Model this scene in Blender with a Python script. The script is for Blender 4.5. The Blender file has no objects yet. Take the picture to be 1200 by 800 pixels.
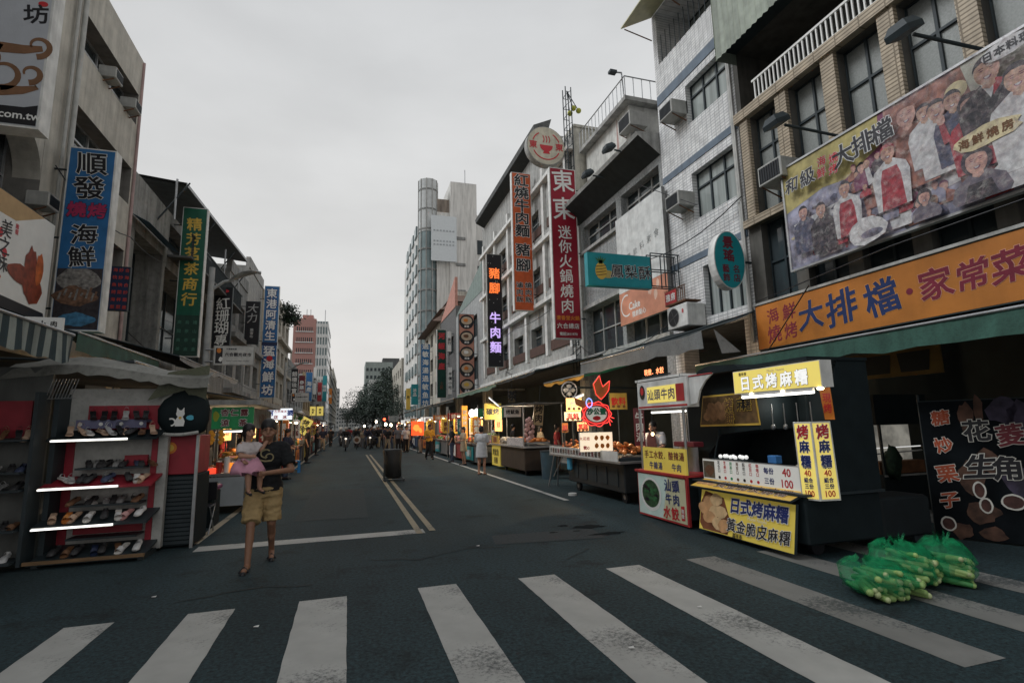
import bpy, math, random
from mathutils import Vector, Matrix, noise
random.seed(7)
S = bpy.context.scene
COL = S.collection
rad = math.radians
# ---------------------------------------------------------------- camera
FL, YAW, PITCH, ROLL = 616.0, rad(17.32), rad(8.94), rad(-1.306)
EYE = Vector((0, 0, 1.65))
CF = Vector((math.sin(YAW) * math.cos(PITCH), math.cos(YAW) * math.cos(PITCH), math.sin(PITCH)))
_r = Vector((math.cos(YAW), -math.sin(YAW), 0)); _u = _r.cross(CF)
CR = math.cos(ROLL) * _r + math.sin(ROLL) * _u
CU = -math.sin(ROLL) * _r + math.cos(ROLL) * _u
cam = bpy.data.cameras.new('camera'); cam.sensor_fit = 'HORIZONTAL'; cam.sensor_width = 36
cam.lens = FL / 1200 * 36; cam.clip_start = .05; cam.clip_end = 4000
cob = bpy.data.objects.new('camera', cam); COL.objects.link(cob)
mw = Matrix((CR, CU, -CF)).transposed().to_4x4(); mw.translation = EYE
cob.matrix_world = mw; S.camera = cob
# ---------------------------------------------------------------- sky, sun, exposure
SUN_EL, SUN_ROT = rad(46), rad(280)
W = bpy.data.worlds.new('World'); S.world = W; W.use_nodes = True
nt = W.node_tree; bg = nt.nodes['Background']; bg.inputs[1].default_value = .1
sk = nt.nodes.new('ShaderNodeTexSky'); sk.sky_type = 'NISHITA'; sk.sun_disc = False
sk.sun_elevation = SUN_EL; sk.sun_rotation = SUN_ROT; sk.air_density = 1.2; sk.dust_density = 4
tc = nt.nodes.new('ShaderNodeTexCoord'); sep = nt.nodes.new('ShaderNodeSeparateXYZ')
nt.links.new(tc.outputs['Generated'], sep.inputs[0])
rmp = nt.nodes.new('ShaderNodeValToRGB'); cr = rmp.color_ramp
cr.elements[0].position = 0.0; cr.elements[0].color = (.66, .625, .60, 1)
cr.elements[1].position = .85; cr.elements[1].color = (.44, .45, .46, 1)
e_ = cr.elements.new(.22); e_.color = (.62, .615, .60, 1)
e_ = cr.elements.new(.55); e_.color = (.56, .565, .565, 1)
nt.links.new(sep.outputs['Z'], rmp.inputs[0])
nz = nt.nodes.new('ShaderNodeTexNoise'); nz.inputs['Scale'].default_value = 2.2; nz.inputs['Detail'].default_value = 5
mp = nt.nodes.new('ShaderNodeMapping'); mp.inputs['Scale'].default_value = (1, .7, 2.6); mp.inputs['Location'].default_value = (3.1, .4, 0)
nt.links.new(tc.outputs['Generated'], mp.inputs[0]); nt.links.new(mp.outputs[0], nz.inputs['Vector'])
mr = nt.nodes.new('ShaderNodeMapRange'); mr.inputs[1].default_value = .3; mr.inputs[2].default_value = .7
mr.inputs[3].default_value = 8.5; mr.inputs[4].default_value = 10.6
dv = nt.nodes.new('ShaderNodeVectorMath'); dv.operation = 'DOT_PRODUCT'; dv.inputs[1].default_value = (.22, .0, .2); nt.links.new(tc.outputs['Generated'], dv.inputs[0])
ad = nt.nodes.new('ShaderNodeMath'); ad.operation = 'ADD'; nt.links.new(nz.outputs[0], ad.inputs[0]); nt.links.new(dv.outputs['Value'], ad.inputs[1]); nt.links.new(ad.outputs[0], mr.inputs[0])
vm = nt.nodes.new('ShaderNodeVectorMath'); vm.operation = 'SCALE'
nt.links.new(rmp.outputs[0], vm.inputs[0]); nt.links.new(mr.outputs[0], vm.inputs['Scale'])
mx = nt.nodes.new('ShaderNodeMix'); mx.data_type = 'RGBA'; mx.inputs['Factor'].default_value = .95
nt.links.new(sk.outputs[0], mx.inputs['A']); nt.links.new(vm.outputs[0], mx.inputs['B'])
nt.links.new(mx.outputs['Result'], bg.inputs[0])
sl = bpy.data.lights.new('sun', 'SUN'); sl.energy = 1.5; sl.angle = rad(26); sl.color = (.95, .98, 1)
so = bpy.data.objects.new('sun', sl); COL.objects.link(so)
so.rotation_euler = (math.pi / 2 - SUN_EL, 0, math.pi - SUN_ROT)
S.view_settings.view_transform = 'Standard'; S.view_settings.look = 'None'
S.view_settings.gamma = 1; S.view_settings.exposure = 0.3; S.view_settings.use_curve_mapping = False
S.render.engine = 'CYCLES'
S.cycles.max_bounces = 5; S.cycles.diffuse_bounces = 3; S.cycles.glossy_bounces = 2; S.cycles.transparent_max_bounces = 8
S.cycles.sample_clamp_indirect = 3; S.cycles.use_denoising = True

# ---------------------------------------------------------------- pixel of the 1200x800 photo -> point
def ray(x, y): return CF + CR * ((x - 600) / FL) - CU * ((y - 400) / FL)
def P(ax, v, x, y):
    d = ray(x, y); k = 'xyz'.index(ax); return EYE + d * ((v - EYE[k]) / d[k])

# ---------------------------------------------------------------- materials
MATS = {}
def pm(name, col, rough=.75, metal=0., var=.18, scale=4., bump=.1, streak=0., emit=0., spec=.4, dirt=0., stretch=None, alpha=1.):
    if name in MATS: return MATS[name]
    m = bpy.data.materials.new(name); m.use_nodes = True; t = m.node_tree; b = t.nodes['Principled BSDF']
    L = t.links.new
    c = t.nodes.new('ShaderNodeTexCoord')
    n = t.nodes.new('ShaderNodeTexNoise'); n.inputs['Scale'].default_value = scale; n.inputs['Detail'].default_value = 6
    src = c.outputs['Object']
    if stretch:
        q = t.nodes.new('ShaderNodeMapping'); q.inputs['Scale'].default_value = stretch; L(src, q.inputs[0]); L(q.outputs[0], n.inputs['Vector'])
    else: L(src, n.inputs['Vector'])
    r = t.nodes.new('ShaderNodeMapRange'); r.inputs[1].default_value = .3; r.inputs[2].default_value = .7
    r.inputs[3].default_value = 1 - var; r.inputs[4].default_value = 1 + var; L(n.outputs[0], r.inputs[0])
    val = r.outputs[0]
    if streak:
        q = t.nodes.new('ShaderNodeMapping'); q.inputs['Scale'].default_value = (2.2, 2.2, .16); L(src, q.inputs[0])
        n2 = t.nodes.new('ShaderNodeTexNoise'); n2.inputs['Scale'].default_value = 1.6; n2.inputs['Detail'].default_value = 7; n2.inputs['Roughness'].default_value = .65
        L(q.outputs[0], n2.inputs['Vector'])
        r2 = t.nodes.new('ShaderNodeMapRange'); r2.inputs[1].default_value = .42; r2.inputs[2].default_value = .68; r2.inputs[3].default_value = 1; r2.inputs[4].default_value = 1 - streak
        L(n2.outputs[0], r2.inputs[0])
        mm = t.nodes.new('ShaderNodeMath'); mm.operation = 'MULTIPLY'; L(val, mm.inputs[0]); L(r2.outputs[0], mm.inputs[1]); val = mm.outputs[0]
    if dirt:
        n3 = t.nodes.new('ShaderNodeTexNoise'); n3.inputs['Scale'].default_value = scale * 6; n3.inputs['Detail'].default_value = 8; n3.inputs['Roughness'].default_value = .75; L(src, n3.inputs['Vector'])
        r3 = t.nodes.new('ShaderNodeMapRange'); r3.inputs[1].default_value = .48; r3.inputs[2].default_value = .66; r3.inputs[3].default_value = 1; r3.inputs[4].default_value = 1 - dirt
        L(n3.outputs[0], r3.inputs[0])
        mm = t.nodes.new('ShaderNodeMath'); mm.operation = 'MULTIPLY'; L(val, mm.inputs[0]); L(r3.outputs[0], mm.inputs[1]); val = mm.outputs[0]
    v = t.nodes.new('ShaderNodeVectorMath'); v.operation = 'SCALE'; v.inputs[0].default_value = col[:3]; L(val, v.inputs['Scale'])
    L(v.outputs[0], b.inputs['Base Color'])
    b.inputs['Roughness'].default_value = rough; b.inputs['Metallic'].default_value = metal
    b.inputs['Specular IOR Level'].default_value = spec
    if alpha < 1: b.inputs['Alpha'].default_value = alpha
    if bump:
        bn = t.nodes.new('ShaderNodeBump'); bn.inputs['Strength'].default_value = bump; bn.inputs['Distance'].default_value = .02
        n4 = t.nodes.new('ShaderNodeTexNoise'); n4.inputs['Scale'].default_value = scale * 9; n4.inputs['Detail'].default_value = 4; L(src, n4.inputs['Vector'])
        L(n4.outputs[0], bn.inputs['Height']); L(bn.outputs[0], b.inputs['Normal'])
    if emit:
        L(v.outputs[0], b.inputs['Emission Color']); b.inputs['Emission Strength'].default_value = emit
    MATS[name] = m; return m

def tile_mat(name, col, grout, bw, bh, axis='y', mort=.012, streak=.2, offset=0.):
    m = pm(name, col, rough=.4, streak=streak, bump=0); t = m.node_tree; L = t.links.new; b = t.nodes['Principled BSDF']
    old = b.inputs['Base Color'].links[0].from_socket
    c = t.nodes.new('ShaderNodeTexCoord'); s = t.nodes.new('ShaderNodeSeparateXYZ'); k = t.nodes.new('ShaderNodeCombineXYZ'); L(c.outputs['Object'], s.inputs[0])
    L(s.outputs['Y' if axis == 'y' else 'X'], k.inputs[0]); L(s.outputs['Z'], k.inputs[1])
    br = t.nodes.new('ShaderNodeTexBrick'); br.offset = offset; br.inputs['Scale'].default_value = 1; br.inputs['Brick Width'].default_value = bw; br.inputs['Row Height'].default_value = bh
    br.inputs['Mortar Size'].default_value = mort; br.inputs['Color1'].default_value = (1, 1, 1, 1); br.inputs['Color2'].default_value = (.86, .86, .87, 1); br.inputs['Mortar'].default_value = tuple(grout) + (1,)
    L(k.outputs[0], br.inputs['Vector'])
    mu = t.nodes.new('ShaderNodeMix'); mu.data_type = 'RGBA'; mu.blend_type = 'MULTIPLY'; mu.inputs['Factor'].default_value = 1
    L(old, mu.inputs['A']); L(br.outputs['Color'], mu.inputs['B']); L(mu.outputs['Result'], b.inputs['Base Color'])
    bn = t.nodes.new('ShaderNodeBump'); bn.inputs['Strength'].default_value = .4; bn.inputs['Distance'].default_value = .01; bn.invert = True
    L(br.outputs['Fac'], bn.inputs['Height']); L(bn.outputs[0], b.inputs['Normal'])
    return m

def asphalt():
    m = pm('asphalt', (.0155, .031, .036), rough=.85, var=.22, scale=.45, bump=0, spec=.35); t = m.node_tree; L = t.links.new; b = t.nodes['Principled BSDF']
    old = b.inputs['Base Color'].links[0].from_socket
    c = t.nodes.new('ShaderNodeTexCoord')
    vo = t.nodes.new('ShaderNodeTexNoise'); vo.inputs['Scale'].default_value = 30; vo.inputs['Detail'].default_value = 6; vo.inputs['Roughness'].default_value = .75; L(c.outputs['Object'], vo.inputs['Vector'])
    r = t.nodes.new('ShaderNodeMapRange'); r.inputs[1].default_value = .34; r.inputs[2].default_value = .68; r.inputs[3].default_value = .2; r.inputs[4].default_value = 1.95; L(vo.outputs[0], r.inputs[0])
    # oil marks and patches
    n = t.nodes.new('ShaderNodeTexNoise'); n.inputs['Scale'].default_value = 1.7; n.inputs['Detail'].default_value = 9; n.inputs['Roughness'].default_value = .7; L(c.outputs['Object'], n.inputs['Vector'])
    r2 = t.nodes.new('ShaderNodeMapRange'); r2.inputs[1].default_value = .54; r2.inputs[2].default_value = .66; r2.inputs[3].default_value = 1.08; r2.inputs[4].default_value = .5; L(n.outputs[0], r2.inputs[0])
    q = t.nodes.new('ShaderNodeMapping'); q.inputs['Scale'].default_value = (1.1, .06, 1); L(c.outputs['Object'], q.inputs[0])
    n5 = t.nodes.new('ShaderNodeTexNoise'); n5.inputs['Scale'].default_value = 1.0; n5.inputs['Detail'].default_value = 3; L(q.outputs[0], n5.inputs['Vector'])
    r5 = t.nodes.new('ShaderNodeMapRange'); r5.inputs[1].default_value = .35; r5.inputs[2].default_value = .65; r5.inputs[3].default_value = .85; r5.inputs[4].default_value = 1.2; L(n5.outputs[0], r5.inputs[0])
    a = t.nodes.new('ShaderNodeMath'); a.operation = 'MULTIPLY'; L(r.outputs[0], a.inputs[0]); L(r2.outputs[0], a.inputs[1])
    a2 = t.nodes.new('ShaderNodeMath'); a2.operation = 'MULTIPLY'; L(a.outputs[0], a2.inputs[0]); L(r5.outputs[0], a2.inputs[1])
    v = t.nodes.new('ShaderNodeVectorMath'); v.operation = 'SCALE'; L(old, v.inputs[0]); L(a2.outputs[0], v.inputs['Scale']); L(v.outputs[0], b.inputs['Base Color'])
    bn = t.nodes.new('ShaderNodeBump'); bn.inputs['Strength'].default_value = .5; bn.inputs['Distance'].default_value = .006; L(vo.outputs[0], bn.inputs['Height']); L(bn.outputs[0], b.inputs['Normal'])
    return m

def paint(name, col):
    m = pm(name, col, rough=.7, var=.14, scale=2.5, bump=.1); t = m.node_tree; L = t.links.new; b = t.nodes['Principled BSDF']
    old = b.inputs['Base Color'].links[0].from_socket
    c = t.nodes.new('ShaderNodeTexCoord')
    a = t.nodes.new('ShaderNodeTexNoise'); a.inputs['Scale'].default_value = 26; a.inputs['Detail'].default_value = 8; a.inputs['Roughness'].default_value = .8; L(c.outputs['Object'], a.inputs['Vector'])
    b2 = t.nodes.new('ShaderNodeTexNoise'); b2.inputs['Scale'].default_value = 1.1; b2.inputs['Detail'].default_value = 4; L(c.outputs['Object'], b2.inputs['Vector'])
    s = t.nodes.new('ShaderNodeMath'); s.operation = 'ADD'; L(a.outputs[0], s.inputs[0]); L(b2.outputs[0], s.inputs[1])
    r = t.nodes.new('ShaderNodeMapRange'); r.inputs[1].default_value = 1.06; r.inputs[2].default_value = 1.26; L(s.outputs[0], r.inputs[0])
    mu = t.nodes.new('ShaderNodeMix'); mu.data_type = 'RGBA'; mu.inputs['B'].default_value = (.06, .068, .07, 1)
    L(r.outputs[0], mu.inputs['Factor']); L(old, mu.inputs['A']); L(mu.outputs['Result'], b.inputs['Base Color'])
    return m

# ---------------------------------------------------------------- mesh builder
class MB:
    def __init__(s): s.v = []; s.f = []; s.mi = []; s.ms = []; s.M = None; s.sm = []
    def m(s, mat):
        if mat not in s.ms: s.ms.append(mat)
        return s.ms.index(mat)
    def add(s, vs, fs, mat, smooth=False):
        o = len(s.v); k = s.m(mat)
        if s.M is not None: vs = [s.M @ Vector(p) for p in vs]
        s.v += [tuple(p) for p in vs]
        for f in fs: s.f.append(tuple(i + o for i in f)); s.mi.append(k); s.sm.append(smooth)
    def quad(s, a, b, c, d, mat): s.add([a, b, c, d], [(0, 1, 2, 3)], mat)
    def box(s, x0, x1, y0, y1, z0, z1, mat):
        v = [(x, y, z) for z in (z0, z1) for y in (y0, y1) for x in (x0, x1)]
        s.add(v, [(0, 2, 3, 1), (4, 5, 7, 6), (0, 1, 5, 4), (2, 6, 7, 3), (0, 4, 6, 2), (1, 3, 7, 5)], mat)
    def bbox(s, x0, x1, y0, y1, z0, z1, mat, b=.01):   # box with chamfered vertical and top edges
        x0, x1 = min(x0, x1), max(x0, x1); y0, y1 = min(y0, y1), max(y0, y1)
        def ring(i, z): return [(x0 + i + b, y0 + i, z), (x1 - i - b, y0 + i, z), (x1 - i, y0 + i + b, z), (x1 - i, y1 - i - b, z), (x1 - i - b, y1 - i, z), (x0 + i + b, y1 - i, z), (x0 + i, y1 - i - b, z), (x0 + i, y0 + i + b, z)]
        v = ring(b, z0) + ring(0, z0 + b) + ring(0, z1 - b) + ring(b, z1); fs = [tuple(range(7, -1, -1)), tuple(range(24, 32))]
        for r in range(3):
            for i in range(8): fs.append((r * 8 + i, r * 8 + (i + 1) % 8, r * 8 + 8 + (i + 1) % 8, r * 8 + 8 + i))
        s.add(v, fs, mat)
    def prism(s, poly, fn, d0, d1, mat):               # poly in 2-D, fn(u,v,d) -> point
        n = len(poly); v = [fn(p[0], p[1], d0) for p in poly] + [fn(p[0], p[1], d1) for p in poly]
        s.add(v, [tuple(range(n)), tuple(range(2 * n - 1, n - 1, -1))] + [(i, (i + 1) % n, n + (i + 1) % n, n + i) for i in range(n)], mat)
    def cyl(s, p0, p1, r0, r1, mat, n=10, caps=True, smooth=True):
        p0 = Vector(p0); p1 = Vector(p1); d = (p1 - p0); d = d.normalized() if d.length > 1e-9 else Vector((0, 0, 1)); a = d.orthogonal().normalized(); b = d.cross(a)
        v = []
        for p, r in ((p0, r0), (p1, r1)):
            for i in range(n): t = 2 * math.pi * i / n; v.append(p + a * math.cos(t) * r + b * math.sin(t) * r)
        s.add(v, [(i, (i + 1) % n, n + (i + 1) % n, n + i) for i in range(n)], mat, smooth)
        if caps: s.add(v, [tuple(range(n - 1, -1, -1)), tuple(range(n, 2 * n))], mat)
    def tube(s, pts, r, mat, n=6):
        for a, b in zip(pts[:-1], pts[1:]): s.cyl(a, b, r, r, mat, n)
    def ell(s, c, r, mat, R=None, n=10, k=7, jit=0):
        c = Vector(c); v = [Vector((0, 0, -r[2]))]
        for i in range(1, k):
            ph = -math.pi / 2 + math.pi * i / k
            for j in range(n):
                t = 2 * math.pi * j / n; q = 1 + (random.uniform(-jit, jit) if jit else 0)
                v.append(Vector((r[0] * math.cos(ph) * math.cos(t) * q, r[1] * math.cos(ph) * math.sin(t) * q, r[2] * math.sin(ph) * q)))
        v.append(Vector((0, 0, r[2])))
        if R is not None: v = [R @ p for p in v]
        v = [p + c for p in v]; fs = [(0, 1 + (j + 1) % n, 1 + j) for j in range(n)]; N = len(v) - 1
        for i in range(k - 2):
            for j in range(n): a = 1 + i * n; fs.append((a + j, a + (j + 1) % n, a + n + (j + 1) % n, a + n + j))
        a = 1 + (k - 2) * n; fs += [(a + j, a + (j + 1) % n, N) for j in range(n)]
        s.add(v, fs, mat, True)
    def cap(s, p0, p1, r0, r1, mat, n=10):             # capsule
        s.cyl(p0, p1, r0, r1, mat, n); s.ell(p0, (r0,) * 3, mat, n=n, k=6); s.ell(p1, (r1,) * 3, mat, n=n, k=6)
    def loft(s, rings, mat, n=14):                     # rings (cx,cy,z,rx,ry)
        v = [(cx + rx * math.cos(2 * math.pi * j / n), cy + ry * math.sin(2 * math.pi * j / n), z) for cx, cy, z, rx, ry in rings for j in range(n)]
        fs = [tuple(range(n - 1, -1, -1)), tuple(range(len(v) - n, len(v)))]
        for i in range(len(rings) - 1):
            for j in range(n): fs.append((i * n + j, i * n + (j + 1) % n, (i + 1) * n + (j + 1) % n, (i + 1) * n + j))
        s.add(v, fs, mat, True)
    def disc(s, fn, cu, cv, ru, rv, d, mat, n=24, jit=0):   # filled ellipse in a sign's plane
        s.add([fn(cu + ru * math.cos(2 * math.pi * i / n) * (1 + random.uniform(-jit, jit)), cv + rv * math.sin(2 * math.pi * i / n) * (1 + random.uniform(-jit, jit)), d) for i in range(n)], [tuple(range(n))], mat)
    def poly(s, fn, pts, d, mat): s.add([fn(u, v, d) for u, v in pts], [tuple(range(len(pts)))], mat)
    def build(s, name, parent=None, loc=None):
        if not s.v: return None
        if parent is not None: org = ORG[parent.name]
        elif loc is not None: org = Vector(loc)
        else:
            xs, ys, zs = zip(*s.v); org = Vector(((min(xs) + max(xs)) / 2, (min(ys) + max(ys)) / 2, min(zs)))
        me = bpy.data.meshes.new(name); me.from_pydata([(p[0] - org.x, p[1] - org.y, p[2] - org.z) for p in s.v], [], s.f)
        for m in s.ms: me.materials.append(m)
        me.polygons.foreach_set('material_index', s.mi); me.polygons.foreach_set('use_smooth', s.sm); me.update()
        o = bpy.data.objects.new(name, me); COL.objects.link(o); ORG[o.name] = org
        if parent is not None: o.parent = parent
        else: o.location = org
        return o
ORG = {}
def tag(o, label=None, cat=None, group=None, kind=None):
    if label: o['label'] = label
    if cat: o['category'] = cat
    if group: o['group'] = group
    if kind: o['kind'] = kind
    return o
def thing(name, label, cat, loc=(0, 0, 0), group=None):
    o = bpy.data.objects.new(name, None); COL.objects.link(o); o.location = loc; o.empty_display_size = .1
    ORG[o.name] = Vector(loc); return tag(o, label, cat, group)
KIDS = {}
def copy_tree(o, loc=None, rz=None, label=None, group=None, parent=None):
    c = o.copy(); COL.objects.link(c)
    if parent is not None: c.parent = parent
    if loc is not None: c.location = loc
    if rz is not None: c.rotation_euler[2] = rz
    if label: c['label'] = label
    if group: c['group'] = group
    for ch in o.children: copy_tree(ch, parent=c)
    return c
def setmat(o, i, m):
    o.material_slots[i].link = 'OBJECT'; o.material_slots[i].material = m

# ---------------------------------------------------------------- lettering
_G = {}
def glyph(t, bev):
    k = (t, round(bev, 4))
    if k in _G: return _G[k]
    c = bpy.data.curves.new('letter', 'FONT'); c.body = t; c.size = 1; c.bevel_depth = bev; c.bevel_resolution = 0; c.fill_mode = 'FRONT'; c.resolution_u = 2
    o = bpy.data.objects.new('letter', c); COL.objects.link(o); bpy.context.view_layer.update()
    me = bpy.data.meshes.new_from_object(o.evaluated_get(bpy.context.evaluated_depsgraph_get()))
    vs = [v.co.copy() for v in me.vertices]; fs = [tuple(p.vertices) for p in me.polygons]
    bpy.data.objects.remove(o); bpy.data.curves.remove(c); bpy.data.meshes.remove(me)
    _G[k] = (vs, fs); return _G[k]
def text(mb, fn, s, cu, cv, size, mat, vert=False, omat=None, bold=.02, ow=.035, brush=0., sx=1., gap=1.05, d=.003, rot=0.):
    """fn(u, v, depth) maps sign metres to the world; size = height of a character in metres"""
    cjk = all(ord(ch) > 0x2e80 or ch in '·　 ' for ch in s)
    units = list(s) if (cjk or vert) else [s]
    n = len(units)
    for i, ch in enumerate(units):
        if ch in ' 　': continue
        if cjk or vert: ou, ov = (0, ((n - 1) / 2 - i) * gap * size) if vert else ((i - (n - 1) / 2) * gap * size * sx, 0)
        else: ou = ov = 0
        sh = random.uniform(-.18, .18) * brush; ro = rot + random.uniform(-.09, .09) * brush; sc = 1 + random.uniform(-.12, .12) * brush; ph = random.uniform(0, 50)
        for mm, bev, dd in ((omat, bold + ow, d), (mat, bold, d + (.003 if omat else 0))):
            if mm is None: continue
            vs, fs = glyph(ch, bev)
            if not vs: continue
            if len(ch) == 1 and ord(ch) > 0x2e80: cx, cy = .5, .38
            else:
                vs0 = glyph(ch, bold)[0]; cx = (min(v.x for v in vs0) + max(v.x for v in vs0)) / 2; cy = (min(v.y for v in vs0) + max(v.y for v in vs0)) / 2
            out = []
            ca, sa = math.cos(ro), math.sin(ro)
            for v in vs:
                a = (v.x - cx); b = (v.y - cy)
                if brush:
                    b = b + brush * .1 * a
                a = (a + sh * b) * size * sc * sx; b = b * size * sc
                out.append(fn(cu + ou + a * ca - b * sa, cv + ov + a * sa + b * ca, dd + v.z * .02 * size))
            mb.add(out, fs, mm)
def frame_y(x0, z0, y):            # sign facing the camera (-Y); u along +X, v up
    return lambda u, v, d: (x0 + u, y - d, z0 + v)
def frame_x(y0, z0, x):            # on the right row, facing -X; u runs from far to near (-Y)
    return lambda u, v, d: (x - d, y0 - u, z0 + v)
def frame_xl(y0, z0, x):           # on the left row, facing +X; u runs from near to far (+Y)
    return lambda u, v, d: (x + d, y0 + u, z0 + v)
def frame_tilt(O, U, V):
    O = Vector(O); U = Vector(U).normalized(); V = (Vector(V) - Vector(V).dot(U) * U).normalized(); N = U.cross(V)
    return lambda u, v, d: O + U * u + V * v + N * d
def fbox(mb, fn, u0, u1, v0, v1, d0, d1, mat):
    v = [fn(u, w, d) for d in (d0, d1) for w in (v0, v1) for u in (u0, u1)]
    mb.add(v, [(0, 2, 3, 1), (4, 5, 7, 6), (0, 1, 5, 4), (2, 6, 7, 3), (0, 4, 6, 2), (1, 3, 7, 5)], mat)

# ---------------------------------------------------------------- palette
white = pm('white_paint', (.72, .72, .7), rough=.5, streak=.25); cream = pm('cream_render', (.52, .49, .42), streak=.45, dirt=.2)
grey = pm('grey_concrete', (.27, .275, .27), streak=.5, dirt=.25); lgrey = pm('pale_concrete', (.4, .4, .385), streak=.45, dirt=.2); dgrey = pm('dark_concrete', (.12, .125, .125), streak=.4, dirt=.3)
black = pm('black_paint', (.011, .018, .021), rough=.7, spec=.2); dark = pm('dark_metal', (.025, .036, .042), rough=.5); steel = pm('galvanised_steel', (.36, .37, .38), rough=.4, metal=.7); alu = pm('aluminium', (.5, .51, .52), rough=.35, metal=.6)
glass = pm('window_glass', (.035, .045, .05), rough=.08, spec=.6, bump=0, var=.4, scale=.8); fglass = pm('frosted_glass', (.25, .265, .255), rough=.25, spec=.5, var=.14, scale=30, bump=.25)
lglass = pm('curtained_glass', (.3, .33, .32), rough=.12, bump=0, var=.35, scale=1.2, stretch=(3, 6, .2))
rust = pm('rusty_steel', (.16, .08, .045), rough=.85, dirt=.4); tanbrick = tile_mat('tan_brick', (.46, .38, .28), (.4, .38, .35), .5, .075, 'y', mort=.014)
tarpg = pm('green_tarpaulin', (.025, .085, .066), rough=.6, var=.3, streak=.3, dirt=.2); tarpd = pm('dark_canvas', (.018, .027, .03), rough=.8, var=.3, dirt=.3); tarpw = pm('grimy_pale_tarpaulin', (.23, .23, .21), rough=.7, var=.2, dirt=.35, scale=2)
red = pm('red_paint', (.42, .035, .04), rough=.5); dred = pm('maroon', (.16, .02, .03), rough=.5); yellow = pm('yellow_print', (.72, .55, .1), rough=.45, var=.08); blue = pm('blue_print', (.03, .15, .36), rough=.4, var=.15); navy = pm('navy', (.02, .03, .08), rough=.5)
green = pm('green_print', (.012, .105, .065), rough=.4, var=.15); teal = pm('teal_print', (.015, .27, .31), rough=.4, var=.1); orange = pm('orange_print', (.62, .2, .03), rough=.5, var=.12); gold = pm('gold_letter', (.68, .45, .08), rough=.4, var=.08)
wprint = pm('white_print', (.78, .78, .76), rough=.4, var=.05, bump=0); kprint = pm('black_print', (.014, .014, .018), rough=.4, var=.1, bump=0); rprint = pm('red_print', (.55, .03, .04), rough=.4, var=.08, bump=0); bprint = pm('blue_letter', (.02, .035, .16), rough=.4, var=.1, bump=0)
wood = pm('timber', (.2, .12, .06), rough=.6, var=.3, stretch=(1, 8, 8)); skin = pm('skin', (.4, .22, .15), rough=.55, var=.06, scale=6, bump=.05); skin_d = pm('tanned_skin', (.26, .135, .085), rough=.5, var=.06, scale=6, bump=.05); hairm = pm('black_hair', (.012, .011, .012), rough=.45, var=.3, scale=30)
pvc = pm('grey_pipe', (.42, .42, .4), rough=.5)
def lit(name, col, e): return pm(name, col, rough=.5, var=.03, emit=e, bump=0)
tube_l = lit('lit_tube', (1, .98, .92), 1.7); bulb_l = lit('lit_bulb', (1, .82, .55), 14.); warm_l = lit('lit_warm_panel', (1, .55, .18), 1.6)
lit_y = lit('lit_yellow_panel', (.82, .66, .16), .42); lit_w = lit('lit_white_panel', (.85, .85, .83), .55); lit_red = lit('lit_red_panel', (.9, .07, .03), 1.4)
# ================================================================ ground and markings
def sheet(name, x0, x1, y0, y1, z, mat, label=None, cat=None, kind='structure'):
    b = MB(); b.quad((x0, y0, z), (x1, y0, z), (x1, y1, z), (x0, y1, z), mat); o = b.build(name, loc=((x0 + x1) / 2, (y0 + y1) / 2, z)); return tag(o, label, cat, None, kind)
sheet('ground', -900, 900, -60, 1800, -.03, pm('earth_asphalt', (.06, .063, .062), rough=.9))
ASP = asphalt(); sheet('road', -6.5, 9, -20, 900, 0, ASP)
PW = paint('road_paint_white', (.4, .4, .38)); PY = paint('road_paint_yellow', (.3, .26, .18))
ZEB = [(-3.35, -2.95), (-2.3, -1.93), (-1.36, -.97), (-.41, .03), (.73, 1.13), (1.80, 2.22), (2.85, 3.28), (3.92, 4.32), (4.95, 5.35), (6.0, 6.4)]
zl = ['leftmost worn stripe, cut by the corner of the photo', 'narrow stripe below the shoe racks', 'stripe just left of and below the walking man', 'stripe right below the walking man', 'stripe in the middle with dark tyre scuffs', 'long stripe left of the dumpling cart front', 'long stripe pointing at the dumpling cart', 'longest stripe that starts under the yellow cart', 'stripe running out from under the green net sacks', 'stripe at the right edge beyond the sacks']
for i, (a, b_) in enumerate(ZEB):
    b = MB(); n = 26; y0, y1 = 2.72, 5.74 + (.06 if i < 5 else 0); v = []
    for k in range(n + 1):
        y = y0 + (y1 - y0) * k / n; v += [(a + random.uniform(-.003, .003), y, .004), (b_ + random.uniform(-.003, .003), y, .004)]
    b.add(v, [(2 * k, 2 * k + 1, 2 * k + 3, 2 * k + 2) for k in range(n)], PW); o = b.build('crossing_stripe')
    if i > 6: o.data.materials[0] = paint('road_paint_dirty', (.2, .2, .19))
    tag(o, kind='structure')
b = MB(); b.quad((-2.02, 8.62, .004), (1.2, 8.62, .004), (1.2, 8.97, .004), (-2.02, 8.97, .004), PW); tag(b.build('stop_line'), kind='structure')
for x in (1.06, 1.28):
    b = MB(); b.quad((x, 8.6 if x < 1.2 else 8.75, .008), (x + .1, 8.6 if x < 1.2 else 8.75, .008), (x + .1, 34, .008), (x, 34, .008), PY); tag(b.build('centre_line'), kind='structure')
b = MB(); b.quad((4.5, 10.9, .004), (4.62, 10.9, .004), (4.62, 140, .004), (4.5, 140, .004), PW); tag(b.build('edge_line'), kind='structure')
b = MB(); b.quad((-2.2, 9.2, .004), (-2.08, 9.2, .004), (-2.08, 140, .004), (-2.2, 140, .004), paint('road_paint_edge', (.42, .36, .27))); tag(b.build('edge_line'), kind='structure')
PV = tile_mat('arcade_paving', (.2, .19, .18), (.3, .3, .3), .3, .3, 'y')
for side, x0, x1 in (('r', 8.7, 12.2), ('l', -9.7, -6.2)):
    b = MB(); b.box(x0, x1, -6 if side == 'r' else 1, 240, -.02, .1, pm('kerbstone', (.22, .22, .21), dirt=.3)); tag(b.build('pavement'), kind='structure')
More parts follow.
